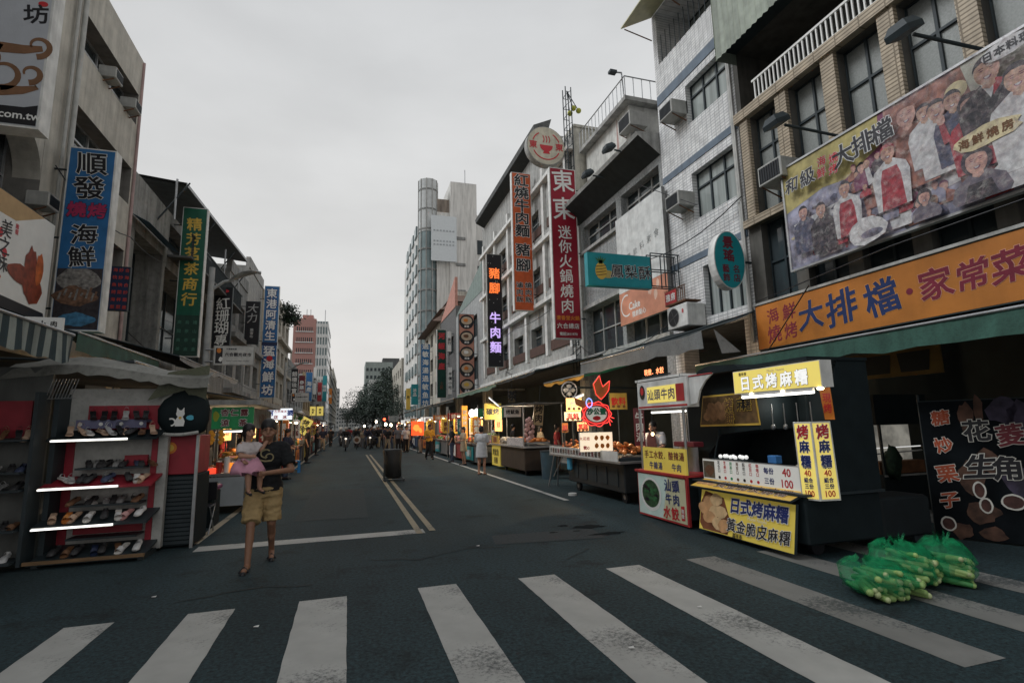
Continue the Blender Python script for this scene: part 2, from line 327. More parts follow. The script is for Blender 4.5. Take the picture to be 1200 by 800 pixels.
# patches, covers on the road
b = MB(); b.quad((2.0, 7.4, .004), (3.6, 7.2, .004), (3.7, 7.9, .004), (2.1, 8.0, .004), pm('asphalt_patch', (.026, .034, .037), rough=.8, dirt=.3, var=.3, scale=20)); tag(b.build('road_patch'), kind='structure')
WET = pm('wet_asphalt', (.006, .0095, .011), rough=.85, spec=.1, var=.3, scale=9)
for px, py, rx, ry in ((690, 617, .28, .16), (712, 625, .3, .1), (660, 616, .1, .08), (648, 624, .08, .05), (676, 622, .07, .04)):
    c = P('z', 0, px, py); b = MB(); b.add([(c.x + rx * math.cos(a) * random.uniform(.6, 1.15), c.y + ry * math.sin(a) * random.uniform(.6, 1.15), .0055) for a in [2 * math.pi * q_ / 18 for q_ in range(18)]], [tuple(range(18))], WET); tag(b.build('wet_stain'), kind='structure')
for px, py in ((835, 0), (960, 590), (820, 712), (300, 735), (560, 640), (180, 700), (740, 760)):
    if py: c = P('z', 0, px, py); b = MB(); b.add([(c.x - .02, c.y - .012, .012), (c.x + .02, c.y - .015, .009), (c.x + .024, c.y + .014, .016), (c.x - .018, c.y + .016, .01)], [(0, 1, 2, 3)], white); tag(b.build('paper_scrap'), {960: 'tiny pale paper scrap on the asphalt near the far cart', 820: 'tiny pale paper scrap between the long right crossing stripes', 300: 'tiny pale paper scrap between the left crossing stripes', 560: 'tiny pale paper scrap on the asphalt right of the yellow lines', 180: 'tiny pale paper scrap on the asphalt below the red cabinet', 740: 'tiny pale paper scrap near the bottom of the crossing'}[px], 'litter')

for pts, w_ in (([(.3, 7.2), (.9, 7.0), (1.6, 7.35), (2.2, 7.2)], .018), ([(2.6, 6.3), (3.1, 6.7), (3.2, 7.4), (3.7, 7.9)], .015), ([(-1.6, 6.2), (-.9, 6.45), (-.2, 6.3)], .014), ([(1.9, 9.5), (2.5, 9.9), (2.6, 10.8)], .02)):
    b = MB(); v = []
    for i in range(len(pts) - 1):
        for k in range(6): t = k / 6; x = pts[i][0] + (pts[i + 1][0] - pts[i][0]) * t + random.uniform(-.02, .02); y = pts[i][1] + (pts[i + 1][1] - pts[i][1]) * t + random.uniform(-.02, .02); e = w_ * random.uniform(.4, 1); v += [(x, y - e, .0045), (x, y + e, .0045)]
    b.add(v, [(2 * i, 2 * i + 1, 2 * i + 3, 2 * i + 2) for i in range(len(v) // 2 - 1)], pm('tar_crack', (.012, .016, .018))); tag(b.build('road_crack'), kind='structure')
b = MB(); b.quad((-.9, 10.6, .004), (.4, 10.5, .004), (.45, 15.5, .004), (-.85, 15.6, .004), pm('asphalt_repair', (.022, .034, .037), rough=.85, dirt=.4, var=.3, scale=14)); tag(b.build('road_patch'), kind='structure')
# ================================================================ facades
XR, XL = 9.0, -6.5
def Q(side): return (lambda a, o, z: (XR - o, a, z)) if side > 0 else (lambda a, o, z: (XL + o, a, z))
def qbox(mb, q, a0, a1, o0, o1, z0, z1, mat):
    p, r = q(a0, o0, z0), q(a1, o1, z1); mb.box(min(p[0], r[0]), max(p[0], r[0]), min(p[1], r[1]), max(p[1], r[1]), z0, z1, mat)
def wall_holes(mb, q, a0, a1, z0, z1, holes, mat, rev=.18, rmat=None):
    A = sorted({a0, a1} | {h[0] for h in holes} | {h[1] for h in holes}); Z = sorted({z0, z1} | {h[2] for h in holes} | {h[3] for h in holes})
    A = [a for a in A if a0 <= a <= a1]; Z = [z for z in Z if z0 <= z <= z1]
    for i in range(len(A) - 1):
        for j in range(len(Z) - 1):
            ca, cz = (A[i] + A[i + 1]) / 2, (Z[j] + Z[j + 1]) / 2
            if any(h[0] < ca < h[1] and h[2] < cz < h[3] for h in holes): continue
            mb.quad(q(A[i], 0, Z[j]), q(A[i + 1], 0, Z[j]), q(A[i + 1], 0, Z[j + 1]), q(A[i], 0, Z[j + 1]), mat)
    for h in holes:
        d = h[6] if len(h) > 6 else rev; m2 = rmat or mat
        for u in ((h[0], h[2], h[1], h[2]), (h[1], h[2], h[1], h[3]), (h[1], h[3], h[0], h[3]), (h[0], h[3], h[0], h[2])):
            mb.quad(q(u[0], 0, u[1]), q(u[2], 0, u[3]), q(u[2], -d, u[3]), q(u[0], -d, u[1]), m2)
def window(root, q, h, fm, gm, rev=.18, name='window', bar=.05):
    a0, a1, z0, z1, cols, rows = h[:6]; d = h[6] if len(h) > 6 else rev
    f = MB(); o0, o1 = -d + .004, -d + .06
    ca = [a0 + (a1 - a0) * i / cols for i in range(cols + 1)]; cz = [z0 + (z1 - z0) * t for t in ([0] + list(rows) + [1])]
    for i, a in enumerate(ca):
        e = bar / 2; qbox(f, q, max(a0 + .002, a - e), min(a1 - .002, a + e), o0, o1, z0 + .002, z1 - .002, fm)
    for z in cz: qbox(f, q, a0 + .004, a1 - .004, o0 + .002, o1 - .004, max(z0 + .004, z - bar / 2), min(z1 - .004, z + bar / 2), fm)
    w = f.build(name, root)
    g = MB(); g.quad(q(a0, -d + .012, z0), q(a1, -d + .012, z0), q(a1, -d + .012, z1), q(a0, -d + .012, z1), gm); g.build('pane', w)
    return w
def shophouse(name, label, side, y0, y1, H, mat, wins, depth=11., ground=3.3, arcade=3., fm=None, gm=None, rev=.18, smat=None, inner=None, parapet=.0, far=False, rmat=None, cat='building'):
    q = Q(side); root = thing(name, label, cat, q((y0 + y1) / 2, 0, 0)); fm = fm or dark; gm = gm or glass; smat = smat or mat
    w = MB(); wall_holes(w, q, y0, y1, ground, H, wins, mat, rev, rmat)
    for a in (y0, y1): w.quad(q(a, 0, ground), q(a, -depth, ground), q(a, -depth, H), q(a, 0, H), smat)
    w.quad(q(y0, -depth, 0), q(y1, -depth, 0), q(y1, -depth, H), q(y0, -depth, H), smat)
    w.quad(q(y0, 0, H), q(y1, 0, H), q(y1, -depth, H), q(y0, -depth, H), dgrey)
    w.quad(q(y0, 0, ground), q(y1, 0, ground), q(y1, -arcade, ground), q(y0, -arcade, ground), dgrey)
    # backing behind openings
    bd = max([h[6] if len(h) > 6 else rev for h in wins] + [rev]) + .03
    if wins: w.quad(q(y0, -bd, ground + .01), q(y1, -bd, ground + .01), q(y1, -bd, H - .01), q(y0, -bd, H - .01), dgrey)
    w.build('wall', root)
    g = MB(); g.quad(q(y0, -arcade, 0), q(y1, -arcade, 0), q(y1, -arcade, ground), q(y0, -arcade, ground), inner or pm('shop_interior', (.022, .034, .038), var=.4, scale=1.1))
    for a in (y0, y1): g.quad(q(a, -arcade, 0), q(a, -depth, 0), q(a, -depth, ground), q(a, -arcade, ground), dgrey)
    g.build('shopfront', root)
    for a in ((y0, y0 + .42), (y1 - .42, y1)): c = MB(); qbox(c, q, a[0] + .004, a[1] - .004, -.5, -.004, 0, ground - .003, smat); c.build('column', root)
    for h in wins: window(root, q, h, fm, (glass if h[3] < 6.2 and gm is fglass else gm), rev)
    if parapet:
        p = MB(); qbox(p, q, y0 + .01, y1 - .01, -.2, .06, H - .12, H + parapet, mat); p.build('parapet', root)
    return root, q
def grid(y0, y1, z0, fl, fh, n, ww, wh, sill=1.0, cols=2, rows=(.7,)):
    out = []
    for f in range(fl):
        for i in range(n):
            c = y0 + (y1 - y0) * (i + .5) / n; z = z0 + f * fh + sill; out.append((c - ww / 2, c + ww / 2, z, z + wh, cols, rows))
    return out

# ---- right row -------------------------------------------------------------
# brown building with tan brick piers
PIL = [(9.35, 9.6), (8.2, 8.5), (7.0, 7.3), (5.8, 6.1), (4.62, 4.9), (3.4, 3.7), (2.2, 2.5), (1.0, 1.3), (-.3, 0)]
wins = []
for (a, _), (_, c_) in zip(PIL[:-1], PIL[1:]):
    wins.append((c_, a, 6.3, 8.72, 2, (.34, .67))); wins.append((c_, a, 4.25, 6.1, 2, (.5,)))
wins.append((-.3, 9.6, 9.1, 10.6, 1, (), 1.2))
B1, q = shophouse('brick_pier_building', 'dark building with tan brick piers and frosted grid windows behind the group photo banner', 1, -3, 9.74, 14.5, pm('brown_render', (.1, .095, .085), streak=.4), wins, fm=dark, gm=fglass, rev=.24)
for a, c_ in PIL:
    b = MB(); qbox(b, q, a, c_, .004, .1, 6.2, 8.74, tanbrick); b.build('brick_pier', B1)
for z0, z1 in ((8.74, 8.98), (6.08, 6.26)): b = MB(); qbox(b, q, -.5, 9.72, .0, .16, z0, z1, tanbrick); b.build('brick_ledge', B1)
b = MB()
for i in range(82): a = -.3 + i * .115; qbox(b, q, a, a + .03, .06, .09, 9.0, 9.5, wprint)
qbox(b, q, -.3, 9.1, .05, .1, 9.48, 9.53, wprint); qbox(b, q, -.3, 9.1, .05, .1, 9.0, 9.04, wprint); b.build('balcony_railing', B1)
CORR = pm('green_corrugated_sheet', (.33, .37, .31), rough=.6, streak=.4); b = MB(); n = 150; vs = []
for i in range(n + 1):
    a = -2.8 + (9.6 + 2.8) * i / n; o = .62 + (.02 if i % 2 else -.02); vs += [q(a, o, 10.3), q(a, o, 13.2)]
b.add(vs, [(2 * i, 2 * i + 2, 2 * i + 3, 2 * i + 1) for i in range(n)], CORR)
qbox(b, q, -2.8, 9.6, .0, .58, 10.6, 10.66, dark); b.quad(q(9.6, 0, 10.3), q(9.6, .62, 10.3), q(9.6, .62, 13.2), q(9.6, 0, 13.2), CORR); b.build('corrugated_cladding', B1)
# white tiled building
WT = tile_mat('white_wall_tile', (.76, .76, .755), (.5, .51, .53), .17, .085, 'y', mort=.01, streak=.18)
w2 = [(9.92, 11.64, 9.9, 11.1, 3, (.7,)), (9.9, 11.66, 7.08, 8.44, 3, (.68,)), (9.62, 11.5, 4.34, 5.72, 4, ()), (10.05, 12.8, 12.62, 14.4, 1, (), 1.3)]
w2 = [(max(h[0], 9.98),) + h[1:] for h in w2]
B2, q = shophouse('white_tiled_building', 'narrow white tiled building with blue grey bands between the dark building and the grey one', 1, 9.745, 13.02, 16.5, WT, w2, ground=4.0, gm=lglass, rev=.22)
for z0, z1 in ((11.32, 11.62), (8.72, 8.92), (5.95, 6.13)):
    b = MB(); qbox(b, q, 9.76, 13.0, .0, .02, z0, z1, pm('blue_grey_band', (.12, .16, .21), rough=.4, streak=.2)); b.build('tile_band', B2)
b = MB(); b.tube([q(9.86, .06, 3.4), q(9.86, .06, 14)], .05, pvc, 8); b.build('drainpipe', B2); b = MB(); b.tube([q(9.78, .1, 3.4), q(9.78, .1, 11.6)], .025, pvc, 6); b.build('drainpipe', B2)
b = MB(); b.M = None
for i in range(12): qbox(b, q, 10.05 + i * .23, 10.07 + i * .23, .0, .02, 12.6, 13.5, dark)
b.build('balcony_mesh', B2)
b = MB(); b.add([q(9.9, .02, 14.42), q(13.0, .02, 14.42), q(13.25, 1.0, 14.0), q(9.9, 1.0, 14.0), q(9.9, .02, 14.46), q(13.0, .02, 14.46), q(13.25, 1.0, 14.04), q(9.9, 1.0, 14.04)], [(0, 1, 2, 3), (7, 6, 5, 4), (0, 3, 7, 4), (3, 2, 6, 7), (2, 1, 5, 6)], pm('yellowed_plastic_sheet', (.5, .48, .3), rough=.4)); b.tube([q(13.0, .05, 13.6), q(13.2, .9, 13.98)], .02, rust)
b.tube([q(11.5, .05, 13.6), q(11.5, .9, 13.98)], .02, rust); b.build('window_hood', B2)
# grey building with deep eave
w3 = [(15.95, 18.75, 8.5, 9.5, 3, (.6,)), (13.2, 15.6, 8.5, 9.5, 3, (.6,)), (15.95, 18.8, 4.25, 6.05, 3, (.5,)), (13.2, 15.7, 4.25, 6.05, 3, (.5,))]
B3, q = shophouse('grey_roughcast_building', 'grey roughcast building with deep dark eave behind the white dessert hoarding', 1, 13.03, 19.2, 10.4, pm('roughcast', (.3, .31, .31), streak=.3, scale=14, var=.35, bump=.5), w3, ground=4.04, fm=lgrey, gm=glass, rev=.3)
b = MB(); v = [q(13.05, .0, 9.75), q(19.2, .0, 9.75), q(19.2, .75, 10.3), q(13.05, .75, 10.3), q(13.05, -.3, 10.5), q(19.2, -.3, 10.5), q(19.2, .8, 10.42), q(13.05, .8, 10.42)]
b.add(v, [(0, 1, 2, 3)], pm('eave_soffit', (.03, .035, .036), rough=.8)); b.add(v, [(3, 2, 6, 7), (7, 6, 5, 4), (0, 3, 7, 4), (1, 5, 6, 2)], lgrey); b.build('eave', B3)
for z0, z1 in ((8.36, 8.48), (6.06, 6.2), (4.05, 4.22)): b = MB(); qbox(b, q, 13.05, 18.94, .0, .12, z0, z1, lgrey); b.build('ledge', B3)
b = MB(); qbox(b, q, 18.95, 19.19, .0, .1, 3.3, 9.7, lgrey); b.build('pilaster', B3)
SCR = pm('stained_cream_render', (.55, .53, .46), streak=.5, dirt=.25)
sx0 = P('y', 15.5, 738, 150).x; sz = P('y', 15.5, 752, 126).z; rx0 = P('y', 15.2, 733, 124).x
b = MB(); b.box(sx0, sx0 + 4, 15.5, 19.1, 10.42, sz, pm('stair_white', (.6, .6, .57), streak=.3)); b.build('stair_house', B3)
b = MB(); b.box(rx0, sx0 + 4.2, 15.2, 19.15, sz + .003, sz + .16, lgrey); b.build('roof_slab', B3)
b = MB()
for i in range(14): b.tube([(rx0 + .05, 15.25 + i * .3, sz + .16), (rx0 + .05, 15.25 + i * .3, sz + .95)], .016, steel, 5)
for i in range(12): b.tube([(rx0 + .05 + i * .35, 15.25, sz + .16), (rx0 + .05 + i * .35, 15.25, sz + .95)], .016, steel, 5)
b.tube([(rx0 + .05, 19.1, sz + .95), (rx0 + .05, 15.25, sz + .95), (rx0 + 4, 15.25, sz + .95)], .024, steel, 6); b.build('roof_railing', B3)
# building behind the red sign
w4 = grid(20.2, 35.0, 4.0, 4, 3.0, 5, 1.6, 1.45, 1.0, 2, (.7,)); w4 = [h for h in w4]
B4, q = shophouse('grey_framed_building', 'long grey building with white ledges behind the red and orange vertical signs', 1, 19.25, 35.6, 14.3, lgrey, [h for h in w4 if h[3] < 14], ground=4.15, fm=grey, gm=glass, rev=.3, smat=SCR)
b = MB(); b.box(9.004, 19, 22.6, 35.5, 14.303, 15.9, lgrey); b.build('roof_storey', B4)
b = MB(); b.box(9.0, 19, 19.2, 22.59, 14.303, 14.42, SCR); b.build('coping', B4)
for z in (4.2, 7.3, 10.3, 13.3): b = MB(); qbox(b, q, 19.3, 35.5, .0, .3, z, z + .18, white); qbox(b, q, 19.3, 35.5, .0, .1, z + .18, z + .55, lgrey); b.build('ledge', B4)
for a in (20.0, 22.9, 25.9, 28.9, 31.9, 34.9): b = MB(); qbox(b, q, a - .15, a + .15, .0, .16, 4.8, 14.2, white); b.build('pilaster', B4)
for i in range(5):
    for z in (5.0, 8.0, 11.0): a = 20.4 + i * 3.0; b = MB(); qbox(b, q, a, a + 2.2, .004, .06, z, z + .45, pm('brown_panel', (.09, .05, .04))); b.build('spandrel', B4)
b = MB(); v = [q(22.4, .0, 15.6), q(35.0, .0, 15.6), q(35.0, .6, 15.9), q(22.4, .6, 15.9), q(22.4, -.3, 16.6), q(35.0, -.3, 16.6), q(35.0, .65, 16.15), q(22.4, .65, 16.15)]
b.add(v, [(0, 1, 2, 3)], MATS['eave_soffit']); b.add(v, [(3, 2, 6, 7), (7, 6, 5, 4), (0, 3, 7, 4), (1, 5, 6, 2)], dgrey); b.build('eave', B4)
# low grey house, pagoda-roofed house, and beyond
B5, q = shophouse('plain_grey_house', 'plain pale grey house with green tin gable beside the black beef noodle sign', 1, 35.7, 45.5, 11.2, pm('pale_grey_render', (.36, .37, .37), streak=.4), grid(36.2, 45, 4.0, 2, 3.2, 2, 1.9, 1.7, 1.0, 2, ()), fm=dark, ground=4.0, rev=.25)
b = MB(); v = [q(35.75, .02, 11.2), q(45.4, .02, 11.2), q(35.75, .02, 13.4), q(35.75, -9, 11.2), q(35.75, -9, 13.4), q(45.4, -9, 11.2)]
b.add(v, [(0, 1, 2), (0, 2, 4, 3), (2, 1, 5, 4)], pm('grey_green_tin', (.18, .24, .22), rough=.5, streak=.3)); b.build('tin_gable', B5)
B6, q = shophouse('pink_parapet_house', 'dark house with salmon pink sloping parapet behind the round dish signs', 1, 45.6, 54, 12.3, pm('dark_tile_wall', (.13, .13, .13), streak=.3), grid(46, 53.6, 4, 2, 3.2, 2, 2.2, 1.6), ground=4.0, rev=.25)
b = MB(); b.add([q(45.7, .05, 12.2), q(53.5, .05, 12.2), q(45.7, .05, 15.0), q(45.7, -.2, 12.2), q(53.5, -.2, 12.2), q(45.7, -.2, 15.0)], [(0, 1, 2), (3, 5, 4), (0, 2, 5, 3), (2, 1, 4, 5)], pm('salmon_render', (.5, .25, .2), streak=.2)); b.build('parapet', B6)
B7, q = shophouse('tiled_roof_house', 'old house with stepped oriental tiled roof just before the white tower', 1, 54.1, 66, 12.5, cream, grid(54.5, 65.6, 4, 3, 2.8, 3, 1.8, 1.4), ground=4.0, rev=.25)
b = MB(); RT = pm('brown_roof_tile', (.13, .08, .06), rough=.6, scale=12, var=.4)
for k, z in enumerate((12.5, 14.0, 15.2)):
    i = k * 1.0; b.add([q(53.8 + i, .9 - i, z), q(66.3 - i, .9 - i, z), q(66.3 - i, -9 + i, z), q(53.8 + i, -9 + i, z), q(55.2 + i, -.4 - i, z + 1.0), q(64.9 - i, -.4 - i, z + 1.0), q(64.9 - i, -7.6 + i, z + 1.0), q(55.2 + i, -7.6 + i, z + 1.0)], [(0, 1, 5, 4), (1, 2, 6, 5), (2, 3, 7, 6), (3, 0, 4, 7), (4, 5, 6, 7), (0, 3, 2, 1)], RT)
    qbox(b, q, 55.4 + i, 64.7 - i, -7.4 + i, -.6 - i, z + 1.0, z + 1.55, cream)
b.build('tiled_roof', B7)
# white tower
TY = 72.0; TW = pm('tower_white', (.7, .69, .66), streak=.35, scale=.3, var=.1); TG = pm('tower_glass', (.2, .26, .27), rough=.15, bump=0, var=.25, scale=.6)
a = P('y', TY, 512, 350).x; b_ = P('y', TY, 565, 350).x
T = thing('white_tower', 'tall white tower block with round glazed corner and blank white board on its flank', 'tower', (a + 4, TY, 0))
zt = lambda x, y: P('y', TY, x, y).z
b = MB(); b.box(a, b_ + 9, TY, TY + 24, 0, zt(562, 253), TW); b.build('wall', T)
x1, x2 = P('y', TY, 527, 240).x, P('y', TY, 557, 240).x; x3 = P('y', TY, 545, 240).x
b = MB(); b.box(x1, x2, TY - .8, TY + 9, 0, zt(540, 217), TW); b.build('lift_shaft', T)
b = MB(); b.box(a, x1 - .01, TY + .5, TY + 8, zt(520, 280), zt(520, 232), pm('rust_stained_render', (.36, .3, .25), streak=.6, var=.3, scale=.5)); b.build('plant_room', T)
cx = P('y', TY + 1.5, 501, 350); rr = abs(P('y', TY, 512, 350).x - P('y', TY, 490, 350).x) / 2
b = MB(); ztop = zt(501, 209); b.cyl((cx.x, TY + 1.2, 0), (cx.x, TY + 1.2, ztop - 8), rr, rr, TG, 20); b.build('glazed_corner', T)
b = MB(); b.cyl((cx.x, TY + 1.2, ztop - 8), (cx.x, TY + 1.2, ztop), rr * 1.05, rr * 1.05, pm('pale_glass_block', (.5, .52, .52), rough=.3, var=.12, scale=2), 20); b.build('glazed_crown', T)
b = MB(); z = 2.5
while z < ztop: b.cyl((cx.x, TY + 1.2, z), (cx.x, TY + 1.2, z + .22), rr * 1.1, rr * 1.1, grey, 20); z += 3.0
for i in range(10): t = 2 * math.pi * i / 10; b.box(cx.x + rr * 1.07 * math.cos(t) - .06, cx.x + rr * 1.07 * math.cos(t) + .06, TY + 1.2 + rr * 1.07 * math.sin(t) - .06, TY + 1.2 + rr * 1.07 * math.sin(t) + .06, 0, ztop, lgrey)
b.build('glazing_bands', T)
b = MB(); b.box(cx.x - rr * .8, a - .01, TY + 3.2, TY + 24, 0, zt(490, 262), TW); b.build('street_wing', T)
for k in range(10):
    z = 3.2 + k * 3.0; b = MB(); xx = cx.x - rr * .8
    for y in (TY + 5, TY + 9, TY + 13, TY + 17): b.box(xx - .25, xx + .01, y, y + 2.4, z, z + 1.5, TG)
    b.build('window_row', T)
for k in range(9):
    zz = zt(560, 282) - k * (zt(560, 282) - zt(560, 312)); x5, x6 = P('y', TY, 549, 290).x, P('y', TY, 565, 290).x
    b = MB(); b.box(x5 + .3, x6 + .8, TY - .12, TY + .02, zz - 2.1, zz, dark); b.build('window', T)
    b = MB(); b.box(x3 - 1.6, x3 - .2, TY - .95, TY - .79, zz - .4, zz, grey); b.build('vent', T)
x7 = P('y', TY, 504, 260).x; x8 = P('y', TY, 533, 260).x
b = MB(); b.box(x7, x8, TY - 1.25, TY - 1.1, zt(520, 309), zt(520, 257), pm('board_white', (.62, .66, .68), rough=.4, var=.05)); b.build('blank_board', T)
b = MB()
for z in (zt(520, 275), zt(520, 287), zt(520, 291)):
    for i in range(7): b.box(x7 + .3 + i * .45, x7 + .55 + i * .45, TY - 1.29, TY - 1.26, z, z + .22, pm('faded_grey_print', (.38, .41, .43)))
b.build('faded_print', T)
b = MB(); b.tube([(x3, TY, zt(540, 217)), (x3, TY, zt(540, 199))], .06, steel); b.build('aerial', T)
# further right row
RR = [(96.5, 118, 14, cream, 'cream four storey block past the white tower'), (118.2, 150, 11, grey, 'grey low block behind the roadside trees')]
for y0, y1, H, m, lb in RR: shophouse('street_block', lb, 1, y0, y1, H, m, grid(y0, y1, 3.6, int((H - 4) / 3), 3.1, 5, 2, 1.5), rev=.2)

# ---- left row --------------------------------------------------------------
L1w = [(14.15, 17.72, 11.05, 12.05, 4, (.6,), .45), (14.15, 17.72, 8.45, 9.6, 4, (.6,), .45), (14.15, 17.72, 5.6, 7.0, 4, (.6,), .45), (9.2, 13.2, 8.9, 11.6, 5, (.55,), .7), (9.2, 13.2, 5.9, 8.1, 5, (.55,), .7), (2.5, 8.4, 8.9, 11.6, 5, (.55,), .7), (2.5, 8.4, 5.9, 8.1, 5, (.55,), .7)]
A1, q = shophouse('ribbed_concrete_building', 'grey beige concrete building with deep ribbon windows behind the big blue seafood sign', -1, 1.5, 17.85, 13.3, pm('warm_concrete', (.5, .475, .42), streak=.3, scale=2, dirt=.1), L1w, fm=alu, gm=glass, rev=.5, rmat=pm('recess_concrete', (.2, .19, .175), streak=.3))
b = MB(); b.tube([q(14.0, .1, 3.5), q(14.0, .1, 13.3)], .06, pvc, 8); b.build('drainpipe', A1); b = MB(); b.tube([q(13.75, .08, 3.5), q(13.75, .08, 13.3)], .04, pvc, 8); b.build('drainpipe', A1)
b = MB(); b.tube([q(17.86, .06, 3.5), q(17.86, .02, 13.25)], .045, pm('pinkish_pipe', (.4, .28, .27)), 8); b.build('corner_pipe', A1)
for (a0, a1, z0, z1) in ((9.2, 13.2, 8.9, 11.6), (9.2, 13.2, 5.9, 8.1)):      # rounded upper corners of the loggias
    r = 1.0; pts = [(a1, z1), (a1 - r, z1)] + [(a1 - r + r * math.sin(t), z1 - r + r * math.cos(t)) for t in [math.pi / 2 * i / 8 for i in range(9)]]
    b = MB(); b.prism(pts, lambda u, v, d: q(u, -d, v), .004, .5, MATS['warm_concrete']); b.build('rounded_corner', A1)
A2, q = shophouse('tin_eave_building', 'dark old concrete building with projecting tin eave behind the green tea sign', -1, 17.95, 31.6, 9.7, pm('old_concrete', (.27, .27, .255), streak=.55, dirt=.35, scale=1.2), [(18.4, 21.0, 4.4, 7.9, 3, (.4, .7), .9), (21.3, 31.2, 4.4, 7.6, 7, (.5,), 1.2), (21.5, 31.2, 8.3, 9.3, 6, (), .5)], fm=dark, gm=glass, rev=.4)
b = MB(); v = [q(20.2, -3, 10.7), q(32, -3, 11.5), q(32, .8, 11.1), q(20.2, .8, 10.3)]; b.add(v, [(0, 1, 2, 3)], pm('tin_roof', (.09, .1, .1), rough=.6, streak=.3)); b.add([(p[0], p[1], p[2] + .1) for p in v], [(0, 1, 2, 3)], grey)
b.quad(v[3], v[2], (v[2][0], v[2][1], v[2][2] + .12), (v[3][0], v[3][1], v[3][2] + .12), steel)
for a in (20.2, 24, 28, 31.5): b.tube([q(a, .5, 9.0), q(a, .5, 10.5)], .04, steel); b.tube([q(a, -.1, 8.8), q(a, .9, 10.4)], .03, dark)
b.build('tin_eave', A2)
b = MB(); qbox(b, q, 21.4, 31.5, .01, .8, 8.0, 8.08, dgrey)
for i in range(60): a = 21.5 + i * .16; qbox(b, q, a, a + .03, .75, .78, 8.1, 8.9, dark)
qbox(b, q, 21.4, 31.2, .74, .8, 8.88, 8.93, dark); b.build('balcony', A2)
b = MB(); v = [q(18.0, .02, 8.3), q(21.2, .02, 8.3), q(21.2, .5, 8.05), q(18.0, .5, 8.05)]; b.add(v, [(0, 1, 2, 3)], pm('blue_tin', (.06, .16, .26), rough=.5, streak=.2)); b.build('blue_tin_hood', A2)
LR = [(31.7, 37, 10.6, grey, 'narrow grey house beside the coral shop sign', 2), (37.1, 43, 12.4, lgrey, 'pale grey house behind the black calligraphy sign', 2), (43.1, 52, 11.8, pm('buff_render', (.42, .36, .28), streak=.4), 'buff house with rooftop plants just past the blue seafood banner', 3), (52.1, 62, 13.2, cream, 'cream house with balconies behind the second street lamp', 3), (62.1, 72, 8.8, grey, 'low grey house between the cream house and the pink block', 3),
      (72.1, 84, 8.4, lgrey, 'pale house below the pink block', 3), (99.2, 125, 10.5, grey, 'long low grey house in front of the pink block', 4), (84.1, 99, 9.5, pm('ochre_render', (.4, .3, .18), streak=.35), 'ochre house below the pink block, past the pale house', 3), (125.2, 149.5, 12, lgrey, 'pale four storey house at the foot of the pink block', 5), (173, 200, 25, cream, 'cream slab on the left side far down the street', 5), (200.5, 230, 22, grey, 'grey slab behind the cream one, last but one on the left', 5), (230.5, 300, 26, cream, 'last tall cream block at the end of the left row', 6)]
for y0, y1, H, m, lb, n in LR:
    r_, q = shophouse('street_house', lb, -1, y0, y1, H, m, grid(y0, y1, 3.6, max(1, int((H - 4) / 3)), 3.1, n, (y1 - y0) / n * .62, 1.5, 1.0, 3 if n < 4 else 2, (.7,)), rev=.35, parapet=.6)
    for f in range(max(1, int((H - 4) / 3))): b = MB(); qbox(b, q, y0 + .1, y1 - .1, .0, .45, 3.7 + f * 3.1, 3.95 + f * 3.1, m); b.build('balcony_slab', r_)
# pink office block
PY0 = 150.0; xc = P('y', PY0, 384, 400).x; xa = P('y', PY0, 343, 400).x; xb = P('y', PY0, 370, 400).x; ztp = P('y', PY0, 357, 373).z
PKM = pm('pink_tile', (.42, .22, .19), rough=.5, var=.08); root = thing('pink_office_block', 'pink tiled office block with white window bands rising above the left row', 'building', (xa, PY0, 0))
b = MB(); b.box(xa, xb, PY0, PY0 + 18, 0, ztp, PKM); b.build('wall', root)
for k in range(7):
    z = ztp - 2.6 - k * 2.9; b = MB(); b.box(xa + .8, xb - .8, PY0 - .12, PY0 + .02, z - .9, z + .25, dark)
    for i in range(9): x = xa + .8 + i * (xb - xa - 1.6) / 8; b.box(x - .12, x + .12, PY0 - .2, PY0 - .121, z - .95, z + .3, PKM)
    b.build('window_row', root)
    b = MB(); b.box(xa + .6, xb - .6, PY0 - .3, PY0, z - 1.15, z - .92, white); b.build('sill_band', root)
b = MB(); b.box(xb + .01, xc, PY0 + .3, PY0 + 20, 0, ztp - .6, TG)
for k in range(10): b.box(xb + .01, xc + .1, PY0 + .1, PY0 + 20.1, 3 + k * 2.9, 3.9 + k * 2.9, white)
for k in range(5): x = xb + .1 + k * (xc - xb - .3) / 4; b.box(x, x + .25, PY0 + .05, PY0 + .29, 2, ztp - .6, white)
b.build('curtain_wall', root)
b = MB(); b.box(xa + 2, xb - 1, PY0 + 3, PY0 + 9, ztp, ztp + 1.6, PKM)
for x in (xa + 3, xa + 4, xc - 1): b.tube([(x, PY0 + 4, ztp - 1), (x, PY0 + 4, ztp + 3.4)], .09, steel)
b.build('roof_plant', root)
# far end of the street
def slab(label, px, yy, zpx, mat, dep=20, n=6, name='distant_block'):
    a, c_ = P('y', yy, px[0], 450).x, P('y', yy, px[1], 450).x; z = P('y', yy, (px[0] + px[1]) / 2, zpx).z
    r = thing(name, label, 'building', ((a + c_) / 2, yy, 0)); b = MB(); b.box(a, c_, yy, yy + dep, 0, z, mat); b.build('wall', r)
    w = MB(); k = 0; zz = z - 2.6
    while zz > 3 and k < 14:
        for i in range(n): x = a + (c_ - a) * (i + .22) / n; w.box(x, x + (c_ - a) / n * .56, yy - .1, yy + .02, zz - 1.3, zz, dark)
        zz -= 3.2; k += 1
    w.build('window_grid', r); return r, a, c_, z
slab('pale green grey block standing behind the roadside trees', (428, 460), 230, 424, pm('pale_green_render', (.3, .34, .32), streak=.3, scale=.2), n=7)
r_, a, c_, z = slab('taller grey block with a dark roof hut behind the roadside trees', (446, 476), 260, 431, grey, n=6)
